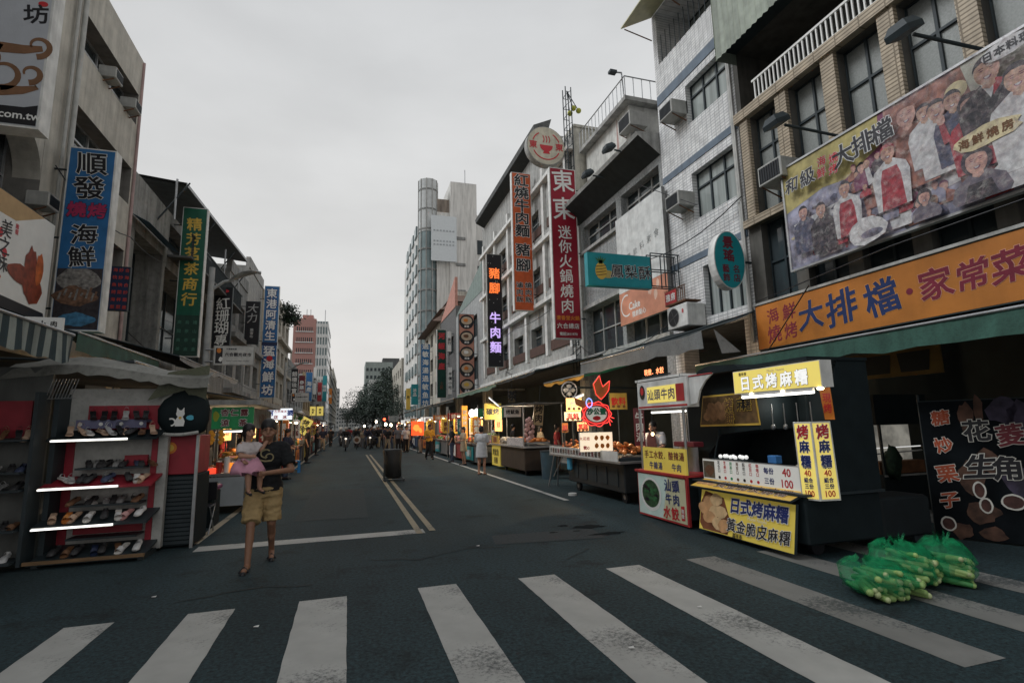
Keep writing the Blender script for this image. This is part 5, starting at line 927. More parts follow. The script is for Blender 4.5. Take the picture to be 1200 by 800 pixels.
rows = [('raised step under the red panel', 1.845, 8.78, ['heel'] * 6, ['black', 'black', 'black', 'silver', 'black', 'black'], -3.48, -2.74), ('top lit shelf', 1.64, 8.62, ['heel', 'heel', 'sandal', 'sandal', 'heel', 'heel', 'sandal', 'flat', 'sandal', 'heel'], ['beige', 'beige', 'white', 'beige', 'silver', 'black', 'beige', 'black', 'brown', 'beige'], -3.68, -2.6), ('raised step of the middle shelf', 1.2, 8.8, ['flat'] * 8 + ['sandal'], ['black', 'grey', 'black', 'black', 'grey', 'black', 'navy', 'black', 'brown'], -3.5, -2.66),
        ('middle lit shelf', 1.03, 8.58, ['sandal', 'sandal', 'flat', 'flat', 'sandal', 'flat', 'flat', 'slide', 'slide'], ['white', 'silver', 'black', 'black', 'grey', 'navy', 'black', 'white', 'beige'], -3.7, -2.6), ('raised step of the lowest lit shelf', .72, 8.76, ['flat', 'sandal', 'flat', 'sandal', 'flat', 'flat', 'sandal', 'flat'], ['brown', 'white', 'black', 'silver', 'black', 'grey', 'black', 'brown'], -3.54, -2.7), ('lowest lit shelf', .57, 8.53, ['slide', 'slide', 'slide', 'slide', 'flat', 'slide', 'slide', 'flat'], ['beige', 'orange', 'beige', 'white', 'black', 'white', 'pink', 'white'], -3.72, -2.58), ('bottom shelf', .13, 8.56, ['flat', 'slide', 'flat', 'slide', 'flat', 'slide', 'slide', 'flat'], ['black', 'brown', 'black', 'navy', 'black', 'brown', 'white', 'silver'], -3.64, -2.6)]
for nm, z, y, ks, cs, x0, x1 in rows:
    n = len(ks)
    for i in range(n): put_shoe(ks[i], cs[i], x0 + (x1 - x0) * (i + .5) / n + random.uniform(-.02, .02), y + .1 + random.uniform(-.02, .02), z + .045, random.uniform(.2, .9) if ks[i] in ('heel', 'sandal') else random.uniform(-.25, .5), f'{cs[i]} {KN[ks[i]]}, {ORD[i]} from the left on the {nm}', .42 if ks[i] == 'slide' else .25)
r = thing('shoe_rack', 'dark shoe rack with a grey top panel at the left border', 'shoe rack', (-4.4, 8.4, 0))
b = MB(); b.box(-5.6, -3.82, 8.6, 8.64, .05, 2.55, pm('rack_grey_panel', (.11, .115, .11), rough=.5, streak=.2)); b.box(-3.86, -3.82, 8.3, 8.598, .05, 2.2, dark); b.build('back_panel', r)
b = MB(); b.box(-5.2, -4.0, 8.57, 8.598, 1.62, 2.1, RR_); b.build('red_panel', r)
for z in (1.6, 1.2, .98, .5, .12): b = MB(); b.box(-5.4, -3.88, 8.2, 8.56, z - .025, z, dark); b.build('shelf', r)
for nm, z, ks, cs in (('upper shelf', 1.62, ['heel'] * 7, ['black', 'black', 'grey', 'black', 'brown', 'black', 'beige']), ('second shelf', 1.22, ['slide', 'slide', 'flat', 'slide', 'flat', 'flat'], ['black', 'grey', 'black', 'white', 'black', 'navy']), ('third shelf', 1.0, ['slide', 'heel', 'heel', 'sandal', 'flat'], ['beige', 'beige', 'brown', 'silver', 'black']), ('fourth shelf', .52, ['flat', 'flat', 'slide', 'slide', 'flat', 'slide'], ['white', 'white', 'beige', 'grey', 'black', 'brown']), ('floor shelf', .14, ['flat', 'slide', 'flat'], ['black', 'grey', 'white'])):
    for i in range(len(ks)): put_shoe(ks[i], cs[i], -4.72 + .82 * (i + .5) / len(ks), 8.5, z + .03, random.uniform(-.3, .5), f'{cs[i]} {KN[ks[i]]}, {ORD[i]} from the left on the {nm} of the dark rack')
# wire hangers and stuff between the racks
b = MB()
for i in range(9): b.tube([(-3.84 + i * .035, 8.5, 2.12), (-3.75 + i * .035, 8.45, 2.38)], .006, steel, 4)
b.tube([(-3.86, 8.5, 2.12), (-3.5, 8.5, 2.13)], .006, steel, 4); tag(b.build('wire_basket'), 'small wire basket hooked between the two shoe racks', 'basket')
# red topped cabinet and black cat bag
r = thing('cabinet', 'narrow black cabinet with red upper panel and round orange badge', 'cabinet', (-2.35, 9.3, 0)); b = MB(); b.bbox(-2.62, -2.1, 9.0, 9.7, .03, 1.03, black, .01)
for i in range(16): b.box(-2.6, -2.16, 8.99, 9.0, .06 + i * .06, .1 + i * .06, dark)
b.build('body', r); b = MB(); b.bbox(-2.64, -2.12, 8.98, 9.7, 1.035, 1.6, RR_, .01); b.build('red_panel', r); fn = frame_y(-2.5, 1.42, 8.975); b = MB(); b.disc(fn, .02, 0, .085, .085, 0, orange, 18); b.disc(fn, .02, 0, .05, .05, .003, gold, 14); b.build('badge', r)
b = MB(); b.box(-2.14, -2.1, 8.94, 8.975, 0, 1.6, steel); b.build('corner_post', r)
r = thing('cloth_bag', 'black bag printed with a white cat hanging over the red cabinet', 'bag', (-2.32, 8.85, 1.6)); b = MB(); b.loft([(-2.3, 8.92, 1.6, .16, .05), (-2.3, 8.9, 1.66, .28, .1), (-2.31, 8.88, 1.8, .33, .13), (-2.31, 8.88, 1.98, .34, .13), (-2.3, 8.9, 2.12, .29, .11), (-2.28, 8.92, 2.24, .16, .08), (-2.22, 8.94, 2.36, .05, .04), (-2.2, 8.95, 2.42, .015, .015)], black, 20); b.build('body', r)
fn = frame_y(-2.4, 1.8, 8.742); b = MB(); b.poly(fn, [(.02, -.07), (.13, -.07), (.14, .0), (.11, .07), (.05, .07), (.01, 0)], 0, wprint); b.disc(fn, .08, .11, .055, .05, .002, wprint, 14); b.poly(fn, [(.03, .12), (.035, .2), (.075, .15)], .001, wprint); b.poly(fn, [(.09, .15), (.125, .2), (.13, .12)], .001, wprint); ribbon(b, fn, arc(-.03, -.01, .05, -90, 120, 8), .022, .001, wprint); b.disc(fn, .21, .05, .05, .035, .001, pm('cat_blue', (.1, .45, .6)), 10, .2); b.disc(fn, .08, .05, .02, .02, .004, gold, 8); b.build('cat_print', r)
b = MB(); v = [(-2.62 + .06 * i, 8.76 + .01 * (i % 2), 1.64 - .03 * math.sin(i * .35)) for i in range(10)]; b.tube(v, .025, pm('frayed_white_trim', (.4, .4, .38))); b.build('trim', r)

# ================================================================ stall parts
def tube_light(p0, p1, label, e=None):
    r = thing('tube_light', label, 'tube light', p0); b = MB(); b.cyl(p0, p1, .018, .018, e or tube_l, 8); b.build('tube', r); b = MB(); b.cyl((p0[0], p0[1], p0[2] + .03), (p1[0], p1[1], p1[2] + .03), .022, .022, white, 6); b.build('fitting', r)
def bulb(x, y, z, label, rr=.06, cord=.5, m=None):
    r = thing('hanging_bulb', label, 'lamp', (x, y, z)); b = MB(); b.ell((x, y, z), (rr, rr, rr * 1.25), m or bulb_l, n=8, k=6); b.build('bulb', r); b = MB(); b.cyl((x, y, z + rr), (x, y, z + rr + .05), .02, .02, dark, 6); b.tube([(x, y, z + rr), (x, y, z + rr + cord)], .006, dark, 4); b.build('cord', r)
def point(x, y, z, w, col=(1, .75, .45), rr=.1):
    l = bpy.data.lights.new('stall_light', 'POINT'); l.energy = w; l.color = col; l.shadow_soft_size = rr; o = bpy.data.objects.new('stall_light', l); o.location = (x, y, z); COL.objects.link(o)
# ---- mochi cart -------------------------------------------------------------
CXR = P('y', 5.12, 1024, 500).x
r = thing('food_cart', 'black grilled mochi cart with yellow signs standing by the crossing', 'food cart', (5.9, 6.1, 0))
b = MB(); b.bbox(5.2, CXR, 5.15, 7.2, .16, .72, black, .02); b.box(5.15, CXR + .03, 5.1, 7.25, .72, .75, dark); b.build('body', r)
b = MB(); b.add([(5.25, 5.12, .74), (CXR, 5.12, .74), (CXR, 5.12, 2.36), (5.9, 5.12, 2.36)], [(0, 1, 2, 3)], black); b.box(CXR - .04, CXR, 5.125, 7.85, .75, 2.4, black); b.build('side_panel', r)
for x, y in ((5.5, 5.35), (6.6, 5.35), (5.5, 7.0), (6.6, 7.0)): b = MB(); b.cyl((x, y - .03, .1), (x, y + .03, .1), .1, .1, kprint, 14); b.build('wheel', r)
b = MB(); fnh = frame_x(7.95, 0, 5.62); pts = [(.0, .7), (.0, 1.9)] + [(.75 - .75 * math.cos(t), 1.9 + .62 * math.sin(t)) for t in [math.pi / 2 * i / 8 for i in range(1, 9)]] + [(1.3, 2.48), (1.62, 2.3), (1.72, 2.0), (1.72, 1.5), (.9, 1.42), (.55, 1.1), (.45, .7)]
b.prism(pts, fnh, -1.2, 0, black); b.build('hood', r)
b = MB(); b.tube([(5.62, 7.9, .7), (5.62, 7.9, 1.9)], .015, steel); b.tube([(5.4, 5.2, .75), (5.45, 5.2, 2.0)], .02, black); b.tube([(5.4, 7.1, .75), (5.62, 7.1, 1.5)], .015, black); b.box(5.4, CXR, 5.1, 7.8, 2.36, 2.4, black); b.build('frame', r)
fn = frame_x(7.55, 1.54, 5.61); b = MB(); b.poly(fn, [(0, 0), (1.36, .02), (1.32, .5), (.12, .5)], .004, gold); pic = pm('pic_brown', (.13, .075, .03), var=.5, scale=9); b.poly(fn, [(.02, .03), (1.33, .05), (1.29, .48), (.13, .47)], .007, pic)
for i in range(9): b.disc(fn, .2 + .06 * i, .16 + .08 * (i % 3), .09, .07, .009 + i * .001, pm('mochi_brown', (.32, .17, .08), var=.3, scale=12), 12, .15)
for i, (ch, m) in enumerate(zip('烤餅麻糬', (rust, rust, kprint, kprint))): text(b, fn, ch, .75 + .26 * (i // 2) + .12 * (i == 3), .33 - .2 * (i % 2) * (i < 2) - 0, .2, m, omat=gold, bold=.02, d=.02)
b.build('picture_panel', r)
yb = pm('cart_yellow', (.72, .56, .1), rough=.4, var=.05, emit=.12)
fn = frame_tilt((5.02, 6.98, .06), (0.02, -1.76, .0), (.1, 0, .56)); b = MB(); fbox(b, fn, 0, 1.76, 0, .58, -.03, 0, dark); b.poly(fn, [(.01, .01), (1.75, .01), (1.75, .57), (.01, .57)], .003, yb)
f1 = pm('mochi_tan', (.58, .32, .15), var=.3, scale=7); f2 = pm('mochi_pale', (.66, .45, .24), var=.25, scale=8)
b.poly(fn, [(.02, .1), (.1, .02), (.62, .02), (.66, .2), (.5, .5), (.1, .56), (.02, .4)], .005, pm('mochi_shadow_print', (.2, .07, .03), var=.4, scale=5))
for i, (cx, cy) in enumerate(((.2, .42), (.34, .3), (.22, .2), (.42, .14), (.1, .32), (.46, .3), (.55, .12), (.35, .46))): b.disc(fn, cx, cy, .13, .085, .007 + i * .0008, (f1, f2)[i % 2], 14, .12)
text(b, fn, '日式烤麻糬', 1.16, .43, .205, bprint, omat=wprint, bold=.03, ow=.045, gap=1.0, brush=.25, d=.02); text(b, fn, 'Mochi Nuomi', 1.16, .295, .06, wprint, d=.02, bold=.0); text(b, fn, '黃金脆皮麻糬', 1.16, .165, .185, kprint, omat=wprint, bold=.012, ow=.04, brush=.7, gap=1.0, d=.02); text(b, fn, '嘉味香', .82, .04, .06, kprint, d=.02); b.build('lower_sign', r)
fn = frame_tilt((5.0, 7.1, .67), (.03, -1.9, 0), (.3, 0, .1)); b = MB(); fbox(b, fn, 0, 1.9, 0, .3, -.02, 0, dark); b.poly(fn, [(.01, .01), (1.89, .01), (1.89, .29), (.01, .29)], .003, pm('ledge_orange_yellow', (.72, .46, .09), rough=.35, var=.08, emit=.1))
for i in range(6): b.disc(fn, .1 + .06 * i, .14 + .05 * (i % 2), .07, .06, .006 + i * .0006, (f1, f2)[i % 2], 10, .15)
text(b, fn, '黃金脆皮麻糬', 1.12, .15, .2, rust, omat=wprint, bold=.012, ow=.025, brush=.7, gap=1.1, d=.014); b.build('ledge_sign', r)
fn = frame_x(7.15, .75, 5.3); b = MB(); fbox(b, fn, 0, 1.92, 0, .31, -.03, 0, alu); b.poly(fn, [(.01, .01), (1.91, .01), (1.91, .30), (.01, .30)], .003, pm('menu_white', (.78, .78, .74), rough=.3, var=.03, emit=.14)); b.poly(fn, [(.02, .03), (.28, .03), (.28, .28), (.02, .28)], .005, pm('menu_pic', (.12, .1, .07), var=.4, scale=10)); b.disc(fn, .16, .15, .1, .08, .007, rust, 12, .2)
mc = [kprint, rprint, pm('menu_green', (.02, .25, .1)), rust, kprint, rprint, rprint]
for i, s_ in enumerate(('花生口味', '芝麻口味', '抹茶口味', '海苔口味', '起司口味', '紅豆口味', '咖哩口味')): text(b, fn, s_[:3], .38 + .13 * i, .21, .055, mc[i], True, d=.006); b.disc(fn, .38 + .13 * i, .055, .025, .022, .006, mc[i], 10)
for i in range(2): text(b, fn, ('每份', '三份')[i], 1.36, .22 - .13 * i, .085, bprint, d=.006, bold=.03); text(b, fn, ('40', '100')[i], 1.66, .22 - .14 * i, .14, rprint, d=.006, bold=.02)
b.build('menu_sign', r)
fn = frame_x(6.28, 2.0, 5.28); b = MB(); fbox(b, fn, 0, 1.48, 0, .32, -.17, 0, white); b.build('roof_lightbox', r); b = MB(); b.poly(fn, [(0.01, .01), (1.47, .01), (1.47, .31), (.01, .31)], .004, lit_y); text(b, fn, '日式烤麻糬', .72, .14, .2, lit_w, omat=kprint, bold=.03, ow=.02, gap=1.2, d=.009, brush=.2); text(b, fn, '嘉味香', .2, .27, .05, kprint, d=.009); text(b, fn, 'Mochi  Nuomi', .8, .27, .05, lgrey, d=.009, bold=0); b.build('roof_sign_face', r)
for k in range(2):
    O = [P('y', 5.22, 940, 585), P('y', 5.02, 962, 587)][k]; O2 = [P('y', 5.02, 962, 587), P('y', 4.98, 986, 587)][k]; wd_ = (Vector((O2.x, O2.y, 0)) - Vector((O.x, O.y, 0))).length; fn0 = frame_tilt(O, (O2.x - O.x, O2.y - O.y, 0), (-.05, .04, .92)); fn = (lambda f_, s_: (lambda u, v, d: f_(u * s_, v, d)))(fn0, wd_ / .27); b = MB(); fbox(b, fn, 0, .27, 0, .92, -.02, 0, white); b.poly(fn, [(.02, .02), (.25, .02), (.25, .9), (.02, .9)], .003, lit_y)
    text(b, fn, '烤', .135, .8, .17, rprint, omat=wprint, bold=.025, ow=.03, d=.012, brush=.4); text(b, fn, '麻糬', .135, .54, .15, bprint, True, omat=wprint, bold=.025, ow=.035, d=.012, gap=1.15)
    text(b, fn, '每份', .135, .395, .062, bprint, d=.01, bold=.04); text(b, fn, '40', .135, .315, .1, rprint, d=.01, bold=.02); text(b, fn, '組合', .135, .235, .062, bprint, d=.01, bold=.04); text(b, fn, '三份', .135, .165, .062, bprint, d=.01, bold=.04); text(b, fn, '100', .135, .08, .1, rprint, d=.01, bold=.02); b.build('price_board', r)
fn = frame_x(5.0, 1.62, 5.55); b = MB(); b.poly(fn, [(-.06, 0), (.08, 0), (.06, .42), (-.1, .42)], .004, orange); text(b, fn, '現烤', 0, .2, .12, rprint, True, d=.009); b.build('side_strip', r)
tube_light((5.3, 6.15, 1.95), (5.3, 4.95, 1.95), 'lit tube light under the yellow roof sign of the mochi cart', lit('soft_tube', (1, .97, .9), 3.))
for i in range(3): b = MB(); b.ell((5.3, 5.95 - i * .55, 1.985), (.045, .03, .02), bulb_l, n=8, k=5); tag(b.build('spot_lamp'), f'tiny spot lamp below the yellow roof sign, {ORD[i]} from the far end', 'lamp')
# goods on the mochi counter
b = MB(); b.bbox(5.45, 6.0, 6.3, 7.0, .752, .95, steel, .01); tag(b.build('hot_plate'), 'steel hot plate on the mochi cart counter', 'hot plate')
b = MB()
for i in range(9): b.ell((5.42 + random.uniform(0, .06), 6.35 + i * .07, 1.1 + random.uniform(-.01, .01)), (.03, .03, .03), lit_w, n=7, k=5)
b.box(5.36, 5.52, 6.3, 7.0, .96, 1.07, black); tag(b.build('light_string'), 'string of tiny white lights on a black box above the menu sign', 'light string')
b = MB(); b.ell((5.55, 5.4, .93), (.16, .2, .18), pm('cream_cloth', (.4, .37, .3))); tag(b.build('cloth_bundle'), 'cream cloth bundle on the mochi counter behind the price boards', 'bundle')
b = MB(); b.bbox(5.4, 5.5, 5.75, 5.9, 1.06, 1.16, pm('carton_blue', (.05, .2, .5)), .005); tag(b.build('drink_carton'), 'small blue carton standing above the menu sign', 'carton')
# canvas lean-to right of the mochi cart
r = thing('covered_cart', 'black cart wrapped in canvas right of the price boards', 'cart', (7.4, 5.2, 0)); b = MB(); b.bbox(CXR + .05, 7.3, 5.2, 5.7, .12, .62, pm('black_canvas', (.008, .013, .016), rough=.7, var=.3), .03); b.build('body', r)
for x in (CXR + .15, 7.1): b = MB(); b.cyl((x, 5.26, .08), (x, 5.3, .08), .08, .08, dark, 12); b.build('wheel', r)
# net bags hanging at the cart end
NETM = pm('green_net', (.015, .16, .06), rough=.5, alpha=.55, var=.3, scale=20)
b = MB(); b.cyl((5.95, 5.6, .752), (5.95, 5.6, 1.1), .16, .17, steel, 16); b.tube([(5.79, 5.6, 1.05), (5.74, 5.6, 1.12), (5.79, 5.6, 1.15)], .012, dark); tag(b.build('stock_pot'), 'steel pot in the dark inside of the mochi cart', 'pot')
for i in range(5): b = MB(); b.tube([(5.7, 5.4 + i * .22, 1.85), (5.7, 5.4 + i * .22, 1.55)], .008, steel, 5); b.ell((5.7, 5.4 + i * .22, 1.53), (.03, .04, .04), steel, n=8, k=5); tag(b.build('ladle'), f'steel ladle hanging inside the mochi cart, {ORD[i]} from the near end', 'ladle')
b = MB(); b.loft([(6.3, 8.95, 0, .15, .15), (6.3, 8.95, .05, .17, .17), (6.3, 8.95, .75, .17, .17), (6.3, 8.95, .9, .08, .08), (6.3, 8.95, 1.0, .05, .05)], pm('gas_bottle_grey', (.14, .15, .15), rough=.5, dirt=.3), 16); tag(b.build('gas_bottle'), 'grey gas bottle standing behind the dumpling cart', 'gas bottle')
# ---- dumpling cart ------------------------------------------------------------
r = thing('food_cart', 'red and white beef dumpling cart beside the black mochi cart', 'food cart', (5.8, 8, 0)); b = MB(); b.bbox(5.1, 6.6, 7.3, 8.66, .1, .76, dark, .02); b.box(5.0, 6.62, 7.24, 8.72, .765, .8, red); b.build('body', r)
b = MB()
for y in (7.3, 8.62):
    for x in (5.12, 6.55): b.tube([(x, y, .8), (x, y, 2.4)], .025, steel, 6)
b.box(5.1, 6.6, 7.27, 8.7, 2.36, 2.4, white); b.build('frame', r)
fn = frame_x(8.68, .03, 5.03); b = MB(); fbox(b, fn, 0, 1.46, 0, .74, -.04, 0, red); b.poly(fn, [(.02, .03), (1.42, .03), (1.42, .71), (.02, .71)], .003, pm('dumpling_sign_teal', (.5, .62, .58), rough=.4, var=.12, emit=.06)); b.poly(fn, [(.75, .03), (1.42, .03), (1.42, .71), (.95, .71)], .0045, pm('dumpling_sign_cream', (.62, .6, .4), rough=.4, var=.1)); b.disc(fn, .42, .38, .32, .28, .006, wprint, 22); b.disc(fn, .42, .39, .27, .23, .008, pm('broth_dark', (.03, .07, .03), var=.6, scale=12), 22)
for i in range(14): b.disc(fn, .42 + random.uniform(-.18, .18), .39 + random.uniform(-.14, .14), .07, .03, .01 + i * .0003, pm('greens_print', (.03, .12, .04), var=.4, scale=10) if i % 3 else kprint, 8, .3)
text(b, fn, '汕頭', 1.06, .58, .19, bprint, bold=.02, brush=.7, d=.012, gap=1.15); text(b, fn, '牛肉', 1.06, .37, .19, bprint, bold=.02, brush=.7, d=.012, gap=1.1); text(b, fn, '水餃', 1.0, .15, .2, rprint, bold=.025, brush=.7, d=.012, gap=1.15); b.poly(fn, [(1.28, .07), (1.37, .08), (1.37, .3), (1.28, .29)], .008, rprint); text(b, fn, '現做', 1.325, .18, .07, wprint, True, d=.012); b.build('lower_sign', r)
fn = frame_x(8.5, .8, 5.06); b = MB(); fbox(b, fn, 0, 1.26, .0, .4, -.03, 0, yb); text(b, fn, '手工水餃．酸辣湯', .64, .28, .14, dred, bold=.02, d=.004, gap=1.05); text(b, fn, '牛雜湯', .4, .1, .13, bprint, bold=.02, d=.004); text(b, fn, '牛肉', 1.0, .1, .13, bprint, bold=.02, d=.004); b.build('counter_sign', r)
fn = frame_x(8.6, 1.86, 5.08); b = MB(); fbox(b, fn, 0, 1.5, 0, .48, -.2, 0, white); b.poly(fn, [(.33, .1), (1.38, .1), (1.38, .38), (.33, .38)], .004, lit_y); b.poly(fn, [(1.2, .1), (1.42, .1), (1.42, .38), (1.2, .38)], .006, red); text(b, fn, '汕頭牛肉', .76, .24, .2, bprint, bold=.015, brush=.4, d=.01); b.disc(fn, .17, .3, .09, .13, .006, kprint, 14); b.disc(fn, .17, .32, .055, .07, .009, rprint, 12); b.poly(fn, [(.02, .02), (1.48, .02), (1.48, .05), (.02, .05)], .005, red); b.build('top_sign', r)
b = MB(); fn = frame_x(8.55, 2.44, 5.1); text(b, fn, '現做．水餃', .5, .07, .12, lit('led_red', (1, .3, .12), 3), bold=.0, d=0); fbox(b, fn, .1, .95, -.02, .0, -.04, 0, dark); b.build('led_strip', r)
b = MB(); v = [tuple(P('x', 5.12, *q_)) for q_ in ((807, 441), (834, 437), (826, 446), (820, 457), (817, 472), (808, 474))]; b.prism([(q_[1], q_[2]) for q_ in v], lambda u, w_, d: (5.12 + d, u, w_), 0, .03, white); b.tube(v[:2], .012, red, 5); b.build('corner_wing', r)
tube_light((5.2, 8.35, 1.8), (5.2, 7.35, 1.8), 'lit tube light under the top sign of the dumpling cart'); bulb(5.25, 8.45, 1.42, 'warm bare bulb hanging at the dumpling cart corner', .028, .35, lit('bulb_soft', (1, .75, .4), 5.))
for i, (y, z) in enumerate(((8.9, 1.5), (7.5, 1.55))): fn = frame_y(6.3 if i else 5.15, z - .3, y); b = MB(); fbox(b, fn, 0, .22, 0, .7, -.02, 0, dred); text(b, fn, '牛肉湯', .11, .35, .18, wprint, True, d=.004); tag(b.build('cloth_banner'), ['maroon banner with white characters left of the dumpling cart', 'maroon banner with white characters inside the dumpling cart'][i], 'banner')
b = MB(); b.cyl((5.7, 7.9, .8), (5.7, 7.9, 1.25), .24, .24, steel, 18); tag(b.build('stock_pot'), 'steel stock pot behind the yellow counter sign of the dumpling cart', 'pot'); b = MB(); b.bbox(5.3, 5.5, 7.35, 7.9, 1.22, 1.3, dred, .01); tag(b.build('tray'), 'dark red tray above the yellow counter sign', 'tray')
# ---- crab cart ------------------------------------------------------------------
r = thing('food_cart', 'dark seafood cart with a crab neon sign and fried food trays', 'food cart', (5.8, 11.4, 0)); b = MB(); b.bbox(5.35, 6.5, 9.75, 12.6, .22, .82, pm('cart_dark_panel', (.025, .028, .03), rough=.5), .02)
for i in range(5): b.box(5.335, 5.35, 10.0 + i * .5, 10.4 + i * .5, .34, .7, dark)
b.build('body', r); b = MB(); b.box(5.15, 6.65, 9.55, 13.4, .82, .86, steel); b.build('counter', r)
for x, y in ((5.5, 10.0), (6.3, 10.0), (5.5, 12.3), (6.3, 12.3)): b = MB(); b.cyl((x - .03, y, .12), (x + .03, y, .12), .12, .12, kprint, 14); b.cyl((x - .035, y, .12), (x + .035, y, .12), .05, .05, steel, 10); b.build('wheel', r)
b = MB(); b.tube([(5.25, 13.3, .82), (5.15, 13.5, 0)], .02, steel); b.tube([(5.25, 13.0, .82), (5.4, 13.5, 0)], .02, steel); b.tube([(5.25, 12.7, .82), (5.1, 13.0, .3)], .015, steel); b.build('folding_leg', r)
fn = frame_x(13.4, .86, 5.16); b = MB(); fbox(b, fn, 0, 3.1, 0, .2, -.02, 0, pm('tray_white', (.6, .6, .57), rough=.4)); fbox(b, fn, 3.1, 3.75, 0, .2, -.02, .0, white)
for i in range(18): text(b, fn, '炸蟹魷魚蝦排花枝丸軟殼酥'[i % 12], .14 + .165 * i, .1, .13, [kprint, rust, kprint, dred][i % 4], d=.004, bold=.03)
b.build('tray_sign', r)
for nm, y0, y1, c_, n, lb in (('a', 12.5, 13.3, pm('fried_brown', (.3, .09, .03), rough=.4, var=.4, scale=12), 26, 'heap of dark red fried crabs at the far end of the crab cart'), ('b', 11.2, 12.4, pm('fried_golden', (.62, .28, .08), rough=.45, var=.35, scale=12), 46, 'long heap of golden fried seafood on the crab cart'), ('c', 9.75, 10.5, pm('fried_orange', (.58, .19, .045), rough=.45, var=.35, scale=12), 30, 'tray of orange fried squid at the near end of the crab cart')):
    b = MB(); b.bbox(5.25, 6.1, y0 - .05, y1 + .05, .865, .93, dark, .01)
    for i in range(n): u = random.gauss(.5, .22); yy = random.uniform(y0, y1); xx = 5.3 + .7 * min(1, max(0, u)); b.ell((xx, yy, .97 + .32 * (1 - abs(2 * min(1, max(0, u)) - 1)) * random.uniform(.3, 1)), (random.uniform(.03, .07), random.uniform(.04, .09), random.uniform(.025, .05)), c_, Matrix.Rotation(random.uniform(0, 3), 3, 'Z') @ Matrix.Rotation(random.uniform(-.6, .6), 3, 'X'), 7, 5, .15)
    tag(b.build('fried_food'), lb, 'food')
for i in range(10): b = MB(); b.cyl((5.24, 10.75 + i * .09, .865), (5.24, 10.75 + i * .09, 1.12), .035, .045, pm('cup_clear', (.6, .55, .48), rough=.25), 10); tag(b.build('paper_cup'), f'pale cup on the crab cart rim, {ORD[i]} from the near end', 'cup', 'cups along the crab cart rim')
fn = frame_y(0, 0, 10.3); x0, x1 = P('y', 10.4, 679, 515).x, P('y', 10.4, 718, 515).x; z0, z1 = P('y', 10.4, 700, 529).z, P('y', 10.4, 700, 506).z
b = MB(); fn = frame_y(x0, z0, 10.4); w, h = x1 - x0, z1 - z0; fbox(b, fn, 0, w, 0, h, -.03, 0, white); b.poly(fn, [(.01, .01), (w - .01, .01), (w - .01, h - .01), (.01, h - .01)], .004, lit('lit_cream_panel', (.9, .75, .55), .7))
for i in range(3):
    for j in range(2): b.disc(fn, w * (.5 + .17 * i), h * (.3 + .4 * j), w * .06, h * .13, .008, orange, 8, .2)
for j, s_ in enumerate(('大花枝', '蟹')): text(b, fn, s_, w * .15, h * (.68 - .45 * j), .08, rprint, True if j else False, d=.008)
text(b, fn, '100', w * .2, h * .2, .1, rprint, d=.008); tag(b.build('price_board'), 'lit cream price board with orange pictures standing on the crab cart', 'price board')
# crab sign
Yc = 10.7; fp = lambda px, py: (lambda p_: (p_.x, p_.z))(P('y', Yc, px, py)); fn = frame_y(0, 0, Yc); r = thing('neon_sign', 'glowing red crab sign above the fried seafood', 'sign', (fp(698, 500)[0], Yc, fp(698, 500)[1]))
RN = lit('neon_red', (1, .06, .05), 1.5); NB = lit('neon_blue', (.25, .35, 1), 1.6); cb = pm('crab_body_red', (.2, .03, .03), rough=.5, emit=.15); co_ = pm('crab_claw_orange', (.34, .11, .03), rough=.5, var=.3, emit=.12)
cx, cz = fp(699, 485); b = MB(); el = [(cx + .34 * math.cos(t) * (1 + .06 * math.cos(t * 9)), cz + .26 * math.sin(t) * (1 + .07 * math.cos(t * 9))) for t in [2 * math.pi * i / 48 for i in range(48)]]; b.prism(el, fn, -.06, 0, cb)
claw = [fp(*q_) for q_ in ((704, 468), (698, 462), (695, 450), (702, 440), (704, 448), (706, 453), (714, 446), (713, 457), (708, 464))]; b.prism(claw, fn, -.05, .0, co_); cl2 = [fp(*q_) for q_ in ((684, 478), (676, 474), (674, 466), (680, 468), (686, 470), (688, 476))]; b.prism(cl2, fn, -.05, 0, co_); b.build('crab_board', r)
b = MB(); b.disc(fn, cx - .0, cz, .25, .17, .006, pm('neon_panel_white', (.6, .62, .56), emit=.25), 22); text(b, fn, '沙公蟹', cx, cz + .06, .15, pm('crab_green', (.02, .2, .1)), omat=kprint, bold=.03, ow=.03, d=.012); b.disc(fn, cx, cz - .09, .1, .05, .01, rprint, 14, .1); b.build('name_plate', r)
b = MB(); b.tube([(p_[0], Yc - .02, p_[1]) for p_ in el + el[:1]], .008, RN, 5); b.tube([(p_[0], Yc - .02, p_[1]) for p_ in claw + claw[:1]], .006, RN, 5); b.tube([(cx + .3 * math.cos(t), Yc - .02, cz + .21 * math.sin(t)) for t in [2 * math.pi * i / 24 for i in range(25)]], .006, RN, 5)
for s_ in (-1, 1):
    for k in range(3): b.tube([(cx + s_ * .3, Yc - .02, cz - .06 - .05 * k), (cx + s_ * (.42 - .05 * k), Yc - .02, cz - .1 - .08 * k)], .008, RN, 5)
ex_, ez = fp(690, 472); b.tube([(ex_ + .07 * math.cos(t), Yc - .02, ez + .1 * math.sin(t)) for t in [2 * math.pi * i / 12 for i in range(13)]], .011, NB, 5); b.build('neon_tube', r)
b = MB(); b.tube([(cx, Yc + .03, .86), (cx, Yc + .03, cz)], .02, dark); b.build('post', r)
